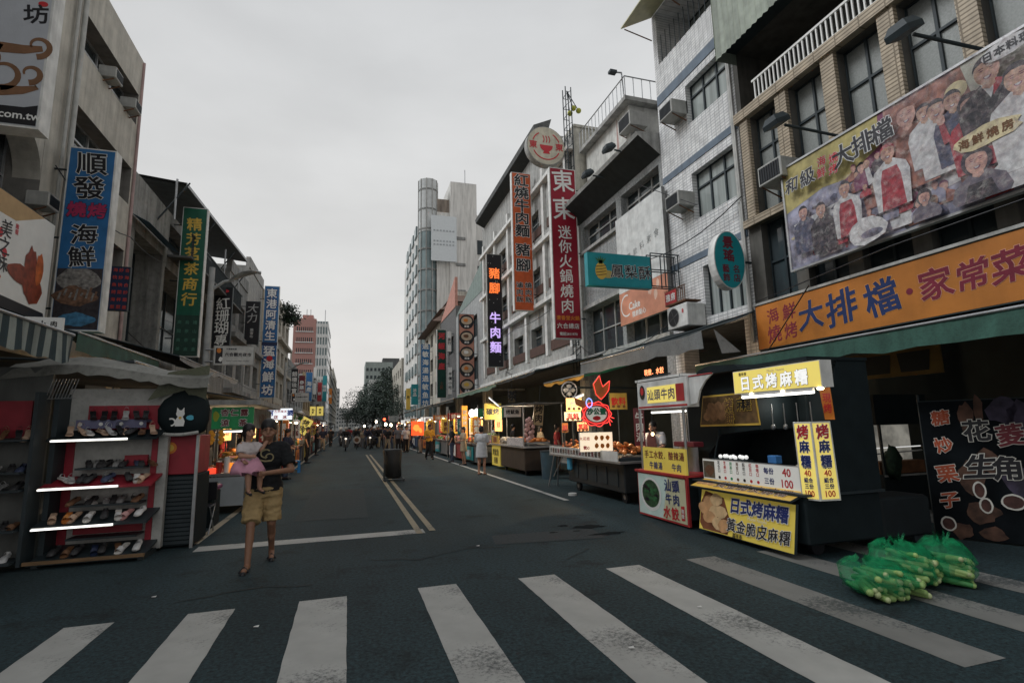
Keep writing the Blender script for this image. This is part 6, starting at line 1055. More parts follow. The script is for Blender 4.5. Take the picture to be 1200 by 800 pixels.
# lit menu panels behind the crab cart
for i, (x0, x1, y0, y1, Y, m, s_, lb) in enumerate(((663, 682, 466, 482, 12.8, warm_l, '炸', 'glowing orange menu panel at the back of the crab cart'), (661, 681, 482, 493, 12.7, lit('lit_cream_low', (.9, .7, .45), .8), '海鮮', 'cream menu strip under the glowing orange panel'), (658, 666, 495, 507, 12.9, orange, '鮮', 'small orange poster left of the glowing panels'), (676, 690, 494, 505, 12.6, lit('lit_tan_panel', (.9, .45, .2), .8), '蟹腳', 'small tan poster right of the glowing panels'), (714, 735, 460, 480, 13.0, pm('yellow_dim', (.4, .32, .08)), '飲料', 'dim yellow drink posters behind the crab sign'))):
    Y, a, c, z0, z1 = hang(x0, x1, y0, y1, 6, 1, Y); fn = frame_y(a, z0, Y); b = MB(); fbox(b, fn, 0, c - a, 0, z1 - z0, -.03, 0, dark); b.poly(fn, [(.01, .01), (c - a - .01, .01), (c - a - .01, z1 - z0 - .01), (.01, z1 - z0 - .01)], .004, m); text(b, fn, s_, (c - a) / 2, (z1 - z0) / 2, min((c - a) / len(s_) * .8, (z1 - z0) * .7), rprint if i else wprint, d=.01, bold=.03)
    for q_ in range(3): b.disc(fn, (c - a) * (.2 + .3 * q_), (z1 - z0) * .2, .05, .04, .008, rust, 8, .2)
    b.tube([((a + c) / 2, Y + .04, z0), ((a + c) / 2, Y + .04, .84)], .02, dark); tag(b.build('menu_poster'), lb, 'menu panel')
tube_light((5.75, 13.3, 2.25), (5.75, 12.4, 2.35), 'lit tube light at the far end of the crab cart'); r = thing('stand_fan', 'grey wall fan turned to the street beyond the crab cart', 'fan', (6.2, 14.2, 2.3)); c_ = P('y', 14.2, 667, 457); b = MB(); b.tube([(c_.x + .24 * math.cos(t), 14.2, c_.z + .24 * math.sin(t)) for t in [2 * math.pi * i / 20 for i in range(21)]], .02, steel, 5)
for i in range(12): b.tube([(c_.x, 14.15, c_.z), (c_.x + .24 * math.cos(i * .52), 14.2, c_.z + .24 * math.sin(i * .52))], .006, steel, 4)
b.build('guard', r); b = MB()
for i in range(4): b.ell((c_.x + .11 * math.cos(i * 1.57), 14.2, c_.z + .11 * math.sin(i * 1.57)), (.09, .012, .06), lgrey, n=8, k=5)
b.build('blade', r); b = MB(); b.tube([(c_.x, 14.25, c_.z), (c_.x + .1, 14.5, c_.z + .1), (8.9, 14.8, c_.z + .1)], .03, dark); b.build('arm', r)
b = MB(); b.bbox(5.2, 5.3, 12.2, 12.36, .5, .85, pm('bottle_blue', (.1, .4, .6), rough=.2), .03); tag(b.build('plastic_jug'), 'blue plastic jug hanging on the crab cart side', 'jug')
b = MB(); b.cyl((5.0, 11.6, .0), (5.0, 11.6, .05), .1, .1, white, 12); tag(b.build('plate'), 'white plate left on the road by the crab cart', 'plate')
# signboard tilted beyond
for x0, x1, y0, y1, Y, tilt, lb, s_, fc in ((624, 636, 470, 498, 17.6, .1, 'tilted cream poster on a string beyond the crab cart', '烤肉', pm('poster_cream', (.42, .36, .24), var=.2, scale=5)), (567, 588, 472, 492, 19.4, 0, 'yellow grill signboard above the grill stall', '碳烤', yellow), (590, 611, 476, 489, 18.2, 0, 'white signboard beside the yellow grill signboard', '烤魷魚', wprint), (596, 604, 455, 472, 20.5, 0, 'dim old signboard under the dark canopy', '茶', pm('old_board', (.16, .12, .06)))):
    Y, a, c, z0, z1 = hang(x0, x1, y0, y1, 6, 1, Y); U = (math.cos(tilt), 0, -math.sin(tilt)); fn = frame_tilt((a, Y, z0), U, (math.sin(tilt), 0, math.cos(tilt))); b = MB(); w, h = c - a, z1 - z0; fbox(b, fn, 0, w, 0, h, -.05, 0, dark); b.poly(fn, [(.02, .02), (w - .02, .02), (w - .02, h - .02), (.02, h - .02)], .005, fc)
    vt = h > w; text(b, fn, s_, w / 2, h / 2, (h if vt else w) / len(s_) * .72 if True else 0, kprint, vt, d=.012, bold=.03); b.tube([fn(w / 2, h, -.02), fn(w / 2, h + .6, -.02)], .008, dark, 4); tag(b.build('signboard'), lb, 'sign')
# ================================================================ people
def fused(mb, vox, mat, name, parent, it=4, fold=0.):
    me = bpy.data.meshes.new('tmp'); me.from_pydata(mb.v, [], mb.f); me.update(); o = bpy.data.objects.new('tmp', me); COL.objects.link(o)
    m = o.modifiers.new('r', 'REMESH'); m.mode = 'VOXEL'; m.voxel_size = vox
    s = o.modifiers.new('s', 'SMOOTH'); s.factor = .5; s.iterations = it
    bpy.context.view_layer.update(); dg = bpy.context.evaluated_depsgraph_get(); n = bpy.data.meshes.new_from_object(o.evaluated_get(dg)); bpy.data.objects.remove(o)
    n.materials.clear(); n.materials.append(mat)
    if fold:
        for v in n.vertices: c_ = v.co; v.co = c_ + v.normal * fold * (noise.noise(Vector((c_.x * 9, c_.y * 9, c_.z * 16))) + .6 * noise.noise(Vector((c_.x * 22 + 5, c_.y * 22, c_.z * 30))))
    n.polygons.foreach_set('use_smooth', [True] * len(n.polygons)); n.name = name
    r = bpy.data.objects.new(name, n); COL.objects.link(r); r.parent = parent; ORG[r.name] = Vector((0, 0, 0)); return r
def V(*a): return Vector(a)
BASE = dict(pel=(0, 0, .93), wst=(0, 0, 1.08), chs=(0, 0, 1.28), nck=(0, .01, 1.46), hd=(0, -.02, 1.615), shL=(.18, 0, 1.40), elL=(.24, .02, 1.12), wrL=(.25, -.06, .87), shR=(-.18, 0, 1.40), elR=(-.24, .02, 1.12), wrR=(-.25, -.06, .87),
            hpL=(.09, 0, .9), knL=(.1, -.02, .49), anL=(.1, .02, .085), hpR=(-.09, 0, .9), knR=(-.1, -.02, .49), anR=(-.1, .02, .085), toL=None, toR=None)
def hand(b, w, e, sk, s=1.0, fist=.5):
    """palm, five curled fingers, thumb from the side"""
    w, e = Vector(w), Vector(e); d = (w - e).normalized(); up = Vector((0, -1, 0)); sd = d.cross(up); sd = sd.normalized() if sd.length > .1 else Vector((1, 0, 0)); nrm = sd.cross(d).normalized()
    c = w + d * .05 * s; b.cap(w, w + d * .045 * s, .026 * s, .03 * s, sk, 8)
    for i, L in enumerate((.062, .074, .07, .055)):
        o = w + d * .075 * s + sd * (i - 1.5) * .019 * s; m = o + (d * (1 - fist * .5) + nrm * fist).normalized() * L * .55 * s; t = m + (d * (1 - fist * 1.3) + nrm * fist * 1.4).normalized() * L * .5 * s
        b.cap(w + d * .05 * s + sd * (i - 1.5) * .017 * s, o, .011 * s, .0105 * s, sk, 6); b.cap(o, m, .0105 * s, .0095 * s, sk, 6); b.cap(m, t, .0095 * s, .008 * s, sk, 6)
    o = w + d * .025 * s - sd * .028 * s; m = o + (d * .6 - sd * .7 + nrm * .3).normalized() * .035 * s; b.cap(o, m, .013 * s, .011 * s, sk, 6); b.cap(m, m + (d * .9 + nrm * .5).normalized() * .03 * s, .011 * s, .009 * s, sk, 6)
def human(label, loc, rz, H=1.72, pose=None, skm=None, top=None, bottom=None, hairc=None, vox=.014, fem=False, sleeve=.55, legs='trousers', shoes=None, girth=1.0, detail=True, hair='short', group=None, extra=None, hs=1.0, lm=1.0):
    J = dict(BASE); J.update(pose or {}); k = H / 1.75; J = {a: (Vector(p) * k if p is not None else None) for a, p in J.items()}; skm = skm or skin; top = top or black; bottom = bottom or dark; g = girth
    root = thing('person', label, 'person', (0, 0, 0), group); b = MB(); X = black
    up = (J['nck'] - J['pel']).normalized()
    def tilt(p): return p
    b.ell(J['pel'], (.155 * k * g, .105 * k * g, .13 * k), X); b.ell(J['wst'], (.135 * k * g, .1 * k * g, .17 * k), X); b.ell(J['chs'], (.165 * k * g, .115 * k * g, .18 * k), X); b.cap(J['shL'], J['shR'], .062 * k, .062 * k, X)
    b.cap(J['chs'] + V(0, .01, .1 * k), J['hd'] + V(0, .01, -.06 * k), .062 * k, .055 * k, X)
    h = J['hd']; kh = k * hs; b.ell(h + V(0, .01, .02 * kh), (.078 * kh, .095 * kh, .105 * kh), X, n=14, k=10); b.ell(h + V(0, -.02 * kh, -.05 * kh), (.06 * kh, .07 * kh, .065 * kh), X, n=12, k=8)
    if detail:
        b.cap(h + V(0, -.088 * kh, .02 * kh), h + V(0, -.108 * kh, -.022 * kh), .011 * kh, .017 * kh, X, 8)
        for s in (-1, 1): b.ell(h + V(s * .08 * kh, .01, -.01 * kh), (.012 * kh, .022 * kh, .033 * kh), X); b.ell(h + V(s * .02 * kh, -.088 * kh, -.055 * kh), (.024 * kh, .014 * kh, .01 * kh), X); b.ell(h + V(s * .045 * kh, -.07 * kh, -.03 * kh), (.025 * kh, .025 * kh, .022 * kh), X)
    for s in 'LR':
        b.cap(J['sh' + s], J['el' + s], .05 * k * lm, .042 * k * lm, X); b.cap(J['el' + s], J['wr' + s], .041 * k * lm, .028 * k * lm, X)
        if detail: hand(b, J['wr' + s], J['el' + s], X, k)
        else: b.ell(J['wr' + s] + (J['wr' + s] - J['el' + s]).normalized() * .07 * k, (.03 * k, .04 * k, .06 * k), X)
        b.cap(J['hp' + s], J['kn' + s], .085 * k * g, .056 * k, X); b.ell(J['kn' + s] * .65 + J['an' + s] * .35 + V(0, .02 * k, 0), (.052 * k, .055 * k, .12 * k), X); b.cap(J['kn' + s], J['an' + s], .053 * k * lm, .036 * k * lm, X)
        a = J['an' + s]; t = J['to' + s] or (a + V(0, -.17 * k, -.055 * k)); b.cap(a + V(0, .02 * k, -.04 * k), t, .038 * k, .032 * k, X); b.cap(a, a + V(0, .02 * k, -.04 * k), .036 * k, .038 * k, X)
    fused(b, vox if not detail else min(vox, .0085), skm, 'body', root, 3)
    # top
    b = MB(); i = .024 * k; b.ell(J['chs'], (.165 * k * g + i, .115 * k * g + i, .18 * k + i), X); b.ell(J['wst'], (.14 * k * g + i, .105 * k * g + i, .18 * k), X); b.cap(J['shL'], J['shR'], .062 * k + i * .7, .062 * k + i * .7, X)
    p = J['pel']; dress = legs == 'dress'; hem = .62 * k if dress else p.z - .05 * k; b.loft([(J['wst'].x, J['wst'].y, J['wst'].z, .14 * k * g + i, .1 * k * g + i), (p.x, p.y, p.z + .02, .165 * k * g + i, .115 * k * g + i), (p.x, p.y, hem, (.18 if dress else .17) * k * g + i, (.145 if dress else .12) * k * g + i)], X, 18)
    for s in 'LR': b.cyl(J['sh' + s], J['sh' + s].lerp(J['el' + s], min(1, sleeve * 1.55)), .06 * k * (1 + (lm - 1) * .6) + i, .058 * k * lm + i, X, 14); b.ell(J['sh' + s], (.06 * k + i * .9,) * 3, X)
    if sleeve > .9:
        for s in 'LR': b.cyl(J['el' + s], J['el' + s].lerp(J['wr' + s], .95), .05 * k + i * .8, .038 * k + i * .7, X, 12)
    fused(b, vox, top, 'dress' if dress else 'shirt', root, 2, .012 if detail and not dress else .005 if detail else 0)
    if not dress:
        b = MB(); q = .022 * k; b.loft([(p.x, p.y, p.z + .1 * k, .15 * k * g + q, .105 * k * g + q), (p.x, p.y, p.z - .02 * k, .17 * k * g + q, .12 * k * g + q), (p.x, p.y, p.z - .12 * k, .16 * k * g + q, .11 * k * g + q)], X, 18)
        for s in 'LR':
            b.cyl(J['hp' + s], J['hp' + s].lerp(J['kn' + s], 1 if legs == 'trousers' else .93), .09 * k * g + q, (.062 if legs == 'trousers' else .088) * k + q, X, 14)
            if legs == 'trousers': b.ell(J['kn' + s], (.06 * k + q,) * 3, X); b.cyl(J['kn' + s], J['an' + s] + V(0, 0, .0), .058 * k + q, .045 * k + q, X, 12)
        fused(b, vox, bottom, legs, root, 2, .016 if detail else 0)
    # hair
    b = MB(); b.ell(h + V(0, .02 * kh, .052 * kh), (.092 * kh, .104 * kh, .1 * kh), X, n=14, k=10); b.ell(h + V(0, .055 * kh, .0), (.082 * kh, .06 * kh, .09 * kh), X)
    if hair == 'long': b.ell(h + V(0, .06 * kh, -.06 * kh), (.085 * kh, .06 * kh, .15 * kh), X)
    if hair == 'bob': b.ell(h + V(0, .03 * kh, -.01 * kh), (.1 * kh, .095 * kh, .1 * kh), X)
    hr = fused(b, .012, hairc or hairm, 'hair', root, 1)
    if detail:
        f = MB(); fm = pm('eye_dark', (.015, .012, .012), rough=.3); lm = pm('lip', (.28, .1, .08))
        for s in (-1, 1): f.ell(h + V(s * .032 * kh, -.0845 * kh, .018 * kh), (.015 * kh, .008 * kh, .0065 * kh), fm); f.ell(h + V(s * .034 * kh, -.086 * kh, .042 * kh), (.021 * kh, .008 * kh, .0045 * kh), hairm)
        f.ell(h + V(0, -.0985 * kh, -.056 * kh), (.022 * kh, .008 * kh, .006 * kh), lm); f.build('face', root)
    sm = MB()
    for s in 'LR':
        a = J['an' + s]; t = J['to' + s] or (a + V(0, -.17 * k, -.055 * k))
        if shoes == 'sandal':
            n = 10; d = (t - (a + V(0, .03 * k, -.05 * k))); z = min(a.z, t.z + .04) - .075 * k
            st = a + V(0, .06 * k, 0); e = t + d.normalized() * .045 * k
            for u in range(6): pass
            sm.cap((st.x, st.y, a.z - .078 * k), (e.x, e.y, t.z - .028 * k), .028 * k, .034 * k, kprint, 10)
            sm.cap(t + V(.045 * k, .03 * k, -.01), t + V(0, .035 * k, .035 * k), .012 * k, .014 * k, kprint); sm.cap(t + V(-.045 * k, .03 * k, -.01), t + V(0, .035 * k, .035 * k), .012 * k, .014 * k, kprint)
        else: sm.cap(a + V(0, .025 * k, -.045 * k), t, .046 * k, .041 * k, shoes or kprint)
        nm = MB() if False else None
    sm.build('footwear', root)
    if extra: extra(root, J, k)
    root.location = loc; root.rotation_euler = (0, 0, rz); return root
def plain(n, c, **kw): return pm(n, c, rough=.85, var=.12, scale=9, bump=.2, **kw)
khaki = plain('khaki_cloth', (.36, .255, .12)); tee = plain('black_tee', (.006, .007, .009)); pinkc = plain('pink_cloth', (.55, .27, .36)); whitec = plain('white_cloth', (.55, .55, .56)); greyc = plain('grey_cloth', (.13, .13, .14)); yel = plain('yellow_cloth', (.55, .3, .04)); navyc = plain('navy_cloth', (.018, .022, .045)); denim = plain('denim', (.05, .07, .12)); redc = plain('red_cloth', (.3, .03, .035)); olive = plain('olive_cloth', (.06, .06, .035)); beigec = plain('beige_cloth', (.3, .25, .18)); blackc = plain('black_cloth', (.015, .015, .017))
# walking man with the child on his arm (forward is local -Y)
walk = dict(hpL=(.095, 0, .9), knL=(.1, -.02, .49), anL=(.1, .28, .115), toL=(.11, .13, .035), hpR=(-.095, 0, .9), knR=(-.12, -.2, .5), anR=(-.13, -.27, .085), toR=(-.15, -.45, .03),
            shL=(.2, 0, 1.41), elL=(.31, -.1, 1.13), wrL=(.03, -.33, 1.12), shR=(-.2, 0, 1.41), elR=(-.29, -.03, 1.16), wrR=(-.22, -.24, 1.24), hd=(.02, -.03, 1.625))
def tee_print(root, J, k):
    b = MB(); c = J['chs'] + V(-.0, -.15 * k, .03); fn = lambda u, v, d: (c.x + u, c.y - d - .012, c.z + v)
    pr = pm('tee_print_gold', (.2, .17, .09), rough=.6)
    ribbon(b, fn, arc(-.0, .04, .05, 60, 300, 12), .018, .004, pr); ribbon(b, fn, arc(.05, -.01, .045, -60, 200, 12), .016, .004, pr); ribbon(b, fn, [(-.06, -.04), (.0, -.055), (.08, -.05)], .02, .004, pr); ribbon(b, fn, [(-.03, .075), (.02, .09), (.05, .07)], .016, .004, pr)
    b.build('shirt_print', root)
MANX, MANY = -1.0, 7.55
human('man in black T-shirt and khaki shorts walking towards us carrying a child', (MANX, MANY, 0), rad(4), 1.76, walk, skin_d, tee, khaki, vox=.011, legs='shorts', sleeve=.5, shoes='sandal', girth=1.16, extra=tee_print, hs=1.1)
kid = dict(pel=(0, .0, .72), wst=(0, 0, .9), chs=(0, -.0, 1.12), nck=(0, 0, 1.32), hd=(0, -.02, 1.53), shL=(.15, 0, 1.24), elL=(.28, -.05, 1.12), wrL=(.42, -.02, 1.3), shR=(-.15, 0, 1.24), elR=(-.2, -.1, 1.0), wrR=(-.02, -.22, .98), hpL=(.08, 0, .72), knL=(.2, -.24, .62), anL=(.22, -.2, .28), toL=(.24, -.34, .18), hpR=(-.08, 0, .72), knR=(-.08, -.28, .6), anR=(-.06, -.26, .26), toR=(-.07, -.4, .17))
kr = human('small child in white top and pink skirt held on the walking man\'s arm', (0, 0, 0), 0, .98, kid, skin, plain('white_blouse', (.5, .45, .45)), pinkc, vox=.009, legs='shorts', sleeve=.5, shoes='sandal', girth=1.35, hair='bob', hs=1.5, lm=1.5)
k_ = .98 / 1.75
b = MB(); b.loft([(0, 0, .92 * k_, .13, .11), (0, -.02, .8 * k_, .17, .15), (0, -.04, .68 * k_, .205, .19), (0, -.04, .6 * k_, .215, .2)], pinkc, 22); sk_ = b.build('skirt', kr)
for v in sk_.data.vertices: v.co.z += .02 * math.sin(v.co.x * 60) + .01 * math.sin(v.co.y * 70); v.co.x += .006 * math.sin(v.co.z * 90)
big = kr; kr.location = (MANX - .185, MANY - .185, .81); kr.rotation_euler = (0, 0, rad(32)); kr.scale = (.95, .95, .95)
# woman in white dress, man in yellow shirt, vendors
stand2 = dict(elL=(.22, -.1, 1.14), wrL=(.14, -.28, 1.1), elR=(-.22, -.08, 1.14), wrR=(-.16, -.28, 1.08), anL=(.1, .05, .085))
human('woman in a short white dress standing with her back to us at the grill stall', (4.35, 17.7, 0), rad(150), 1.62, stand2, skin, plain('white_dress', (.52, .54, .57)), vox=.016, legs='dress', sleeve=.6, shoes='sandal', hair='bob', fem=True, girth=1.1)
walkB = dict(knL=(.1, -.16, .5), anL=(.1, -.2, .085), knR=(-.1, .0, .49), anR=(-.1, .26, .12), toR=(-.1, .14, .04), elL=(.25, .1, 1.14), wrL=(.24, .08, .9), elR=(-.25, -.06, 1.13), wrR=(-.22, -.26, 1.0))
human('man in yellow shirt and dark trousers walking towards us past the right stalls', (3.95, 27.1, 0), rad(8), 1.74, dict(walkB, elL=(.25, .02, 1.12), wrL=(.1, -.24, 1.12), elR=(-.25, .02, 1.12), wrR=(-.1, -.24, 1.12)), skin_d, yel, blackc, vox=.018)
human('vendor in white T-shirt and dark apron bending over the crab cart trays', (6.75, 10.75, 0), rad(-62), 1.66, dict(elL=(.26, -.12, 1.14), wrL=(.12, -.34, 1.06), elR=(-.26, -.12, 1.14), wrR=(-.12, -.34, 1.04), hd=(0, -.11, 1.59), nck=(0, -.05, 1.45)), skin, whitec, blackc, vox=.014, extra=lambda root, J, k: (lambda m: (m.prism([(-.13, .0), (.13, .0), (.11, .5), (.06, .62), (-.06, .62), (-.11, .5)], lambda u, v, d: (u, -.165 - d - .02 * math.cos(u * 8), .78 + v), 0, .012, plain('apron_dark', (.05, .015, .02))), m.build('apron', root)))(MB()))
# prototypes for the crowd
def cset(o, cols):
    for ch in o.children:
        nm = ch.name.split('.')[0]
        if nm in cols: setmat(ch, 0, cols[nm])
pA = human('proto', (0, 0, -50), 0, 1.72, walkB, skin, blackc, denim, vox=.022, detail=False); pB = human('proto', (0, 0, -50), 0, 1.62, dict(stand2), skin, greyc, blackc, vox=.022, detail=False, hair='long', fem=True); pC = human('proto', (0, 0, -50), 0, 1.74, dict(knL=(.1, -.02, .49), elL=(.24, .0, 1.12), wrL=(.2, -.12, .9)), skin, navyc, greyc, vox=.022, detail=False); pD = human('proto', (0, 0, -50), 0, 1.6, stand2, skin, whitec, blackc, vox=.022, detail=False, legs='dress', hair='long', fem=True)
tops = [('black', blackc), ('dark grey', greyc), ('navy', navyc), ('white', whitec), ('red', redc), ('olive', olive), ('beige', beigec), ('pale pink', pinkc)]; bots = [('blue jeans', denim), ('black trousers', blackc), ('grey trousers', greyc), ('beige trousers', beigec)]
used_l = {}
def passer(proto, x, y, rz, where, t=None, bt=None):
    t = t if t is not None else random.randrange(len(tops)); bt = bt if bt is not None else random.randrange(len(bots)); dress = proto is pD
    base = f'person in {tops[t][0]} ' + ('dress' if dress else f'top and {bots[bt][0]}') + f' {where}'; n = used_l.get(base, 0); used_l[base] = n + 1
    if n: base += f', {ORD[n]} from the front'
    c = copy_tree(proto, (x, y, 0), rz, base); cset(c, {'shirt': tops[t][1], 'dress': tops[t][1], 'trousers': bots[bt][1], 'footwear': kprint}); c.scale = (random.uniform(.93, 1.03),) * 3; return c
random.seed(21)
for i in range(52):
    y = 36 + 60 * (i / 52) ** 1.25 + random.uniform(-1, 1); x = random.uniform(1.2, 4.3) if i % 3 else random.uniform(-1.6, 4.2)
    if y < 44: x = random.uniform(2.6, 4.2)
    passer(random.choice((pA, pA, pB, pC)), x, y, random.choice((0, 0, math.pi, .4, 2.8)) + random.uniform(-.3, .3), 'in the distant crowd', random.choice((0, 0, 0, 1, 1, 2, 2, 3, 4, 5, 6)))
for i, (x, y, rz, pr, t) in enumerate(((-1.95, 19.5, 1.2, pB, 2), (-1.9, 28.2, 1.5, pC, 0), (-1.9, 36.3, 1.5, pB, 0), (-3.6, 20.8, -1.5, pB, 0), (-3.5, 25.5, -1.4, pA, 1), (-3.6, 35, -1.5, pC, 0), (-1.8, 43, .1, pA, 2), (-1.5, 52, 3, pA, 0), (-1.7, 59, .1, pC, 1), (-3.6, 18, -1.5, pC, 4), (-3.6, 22.5, -1.5, pB, 0), (-3.7, 27, -1.5, pC, 6), (-3.7, 32.5, -1.5, pB, 2), (-3.7, 39, -1.5, pA, 3), (-3.3, 12.9, -1.4, pC, 0), (-3.2, 14.4, -1.6, pB, 1))):
    passer(pr, x, y, rz, 'at the left stalls' if x > -2.5 else 'serving behind the left stalls', t)
for x, y, rz, pr, t in ((7.0, 17.4, 1.4, pC, 4), (7.1, 19.4, 1.5, pB, 6), (7.0, 22.6, 1.5, pC, 0), (7.0, 26, 1.5, pB, 3), (4.7, 22.3, -1.4, pD, 6), (4.6, 24.4, -1.7, pC, 0), (4.5, 30.5, -1.5, pB, 1), (4.4, 34, -1.3, pC, 2), (7, 31, 1.5, pC, 7), (4.5, 40, -1.5, pA, 0), (4.4, 47, 0, pA, 3), (4.6, 55, 3, pB, 2), (7, 36, 1.5, pB, 5)):
    passer(pr, x, y, rz, 'serving behind the right stalls' if x > 6 else 'at the right stalls', t)
for p_ in (pA, pB, pC, pD):
    for ch in list(p_.children): bpy.data.objects.remove(ch)
    bpy.data.objects.remove(p_)
# ================================================================ scooters
def make_scooter(label):
    r = thing('scooter', label, 'scooter', (0, 0, 0), 'scooters in the road'); bd = pm('scooter_black', (.02, .021, .024), rough=.3, bump=0)
    for y in (-.62, .62):
        b = MB(); n = 18
        for i in range(n): t0, t1 = 2 * math.pi * i / n, 2 * math.pi * (i + 1) / n; b.cyl((0, y + .19 * math.cos(t0), .24 + .19 * math.sin(t0)), (0, y + .19 * math.cos(t1), .24 + .19 * math.sin(t1)), .05, .05, kprint, 6, caps=False)
        b.cyl((-.03, y, .24), (.03, y, .24), .12, .12, steel, 14); b.build('wheel', r)
    b = MB(); b.loft([(0, .42, .32, .1, .32), (0, .42, .5, .15, .36), (0, .4, .68, .14, .38), (0, .4, .76, .11, .36)], bd, 14); b.box(-.15, .15, -.3, .15, .26, .32, bd); b.build('rear_body', r)
    b = MB(); b.prism([(-.2, .3), (.2, .3), (.23, .62), (.13, .98), (-.13, .98), (-.23, .62)], lambda u, v, d: (u, -.38 - .1 * (1 - (v - .3)) - d, v), 0, .05, bd); b.cap((0, -.5, .92), (0, -.45, 1.02), .1, .09, bd); b.build('front_shield', r)
    b = MB(); b.ell((0, -.58, .88), (.085, .04, .07), lit('headlamp', (1, .95, .85), .8)); b.build('headlight', r)
    b = MB(); b.tube([(-.34, -.36, 1.02), (0, -.42, 1.0), (.34, -.36, 1.02)], .018, kprint)
    for s in (-1, 1): b.tube([(s * .22, -.4, 1.02), (s * .3, -.46, 1.24)], .008, kprint); b.ell((s * .31, -.46, 1.27), (.06, .02, .045), kprint)
    b.build('handlebar', r); b = MB(); b.loft([(0, .4, .77, .13, .34), (0, .4, .84, .12, .33)], pm('seat_vinyl', (.03, .03, .03), rough=.6), 14); b.build('seat', r)
    b = MB(); b.box(-.06, .06, -.83, -.42, .42, .47, bd); b.tube([(.0, -.62, .24), (0, -.46, .9)], .03, steel); b.build('front_fork', r); return r
s0 = make_scooter('black scooter ridden towards us left of the road centre'); s0.location = (-.13, 41.3, 0)
sit = dict(pel=(0, .3, .88), wst=(0, .28, 1.04), chs=(0, .24, 1.24), nck=(0, .22, 1.42), hd=(0, .18, 1.58), shL=(.18, .23, 1.37), elL=(.28, .05, 1.14), wrL=(.3, -.2, 1.04), shR=(-.18, .23, 1.37), elR=(-.28, .05, 1.14), wrR=(-.3, -.2, 1.04), hpL=(.09, .3, .87), knL=(.16, -.12, .72), anL=(.14, -.08, .36), hpR=(-.09, .3, .87), knR=(-.16, -.12, .72), anR=(-.14, -.08, .36))
def rider(x, y, rz, top, label, hc):
    return human(label, (x, y, 0), rz, 1.74, sit, skin, top, denim, vox=.02, detail=False, sleeve=1., extra=lambda root, J, k: (lambda m: (m.ell(J['hd'] + V(0, 0, .05), (.13, .14, .13), hc, n=14, k=9), m.build('helmet', root)))(MB()))
rider(-.13, 41.3, 0, blackc, 'rider in black with a pale helmet on the nearest scooter', pm('helmet_pale', (.4, .4, .4), rough=.3))
for i, (x, y, rz, t, lb, lr, hc) in enumerate(((1.5, 43.0, .25, navyc, 'black scooter turning beside the nearest one', 'rider in navy on the turning scooter', 'black'), (2.1, 44.5, 2.8, blackc, 'black scooter seen from behind next to the turning one', 'rider in black on the scooter seen from behind', 'white'), (-.6, 52, .1, greyc, 'scooter coming on behind the nearest one', 'rider in grey on the scooter behind the nearest one', 'white'), (.7, 47, .15, blackc, 'scooter following between the nearest and the turning one', 'rider in black following between the two front scooters', 'white'), (.2, 60, .0, redc, 'farthest scooter coming down the road', 'rider in red on the farthest scooter', 'black'))):
    c = copy_tree(s0, (x, y, 0), rz, lb); rider(x, y, rz, t, lr, kprint if hc == 'black' else wprint)
b = MB(); p = P('y', 43, 418, 515); b.cyl((p.x, 42.4, p.z), (p.x, 42.46, p.z), .28, .28, pm('basket_white', (.4, .4, .38)), 20); b.cyl((p.x, 42.39, p.z), (p.x, 42.40, p.z), .16, .16, rust, 16); b.tube([(p.x, 42.46, p.z), (p.x, 43, p.z)], .03, dark); b.tube([(p.x, 42.46, p.z - .1), (p.x, 42.46, 0)], .03, dark); tag(b.build('round_board'), 'small round white board with a brown centre beside the scooters', 'board')
# ================================================================ black bin on a frame in the road
r = thing('bin_trolley', 'tall black covered trolley standing alone in the middle of the road', 'trolley', (1.38, 17.1, 0)); b = MB(); b.loft([(1.4, 17.15, .1, .2, .2), (1.39, 17.15, .14, .25, .24), (1.36, 17.15, .5, .255, .25), (1.35, 17.15, .93, .3, .28), (1.35, 17.15, .97, .27, .26)], pm('black_bag', (.014, .016, .018), rough=.5, var=.4, scale=3, bump=.8), 16); b.build('cover', r)
b = MB(); b.tube([(1.1, 16.9, 0), (1.12, 16.95, .95)], .014, dark); b.tube([(1.1, 17.3, 0), (1.12, 17.3, .95)], .014, dark); b.tube([(1.08, 16.85, .06), (1.7, 16.85, .06), (1.7, 17.4, .06), (1.08, 17.4, .06), (1.08, 16.85, .06)], .018, dark); b.build('frame', r)
for x in (1.12, 1.66): b = MB(); b.cyl((x, 16.86, .045), (x + .02, 16.86, .045), .045, .045, kprint, 10); b.build('wheel', r)
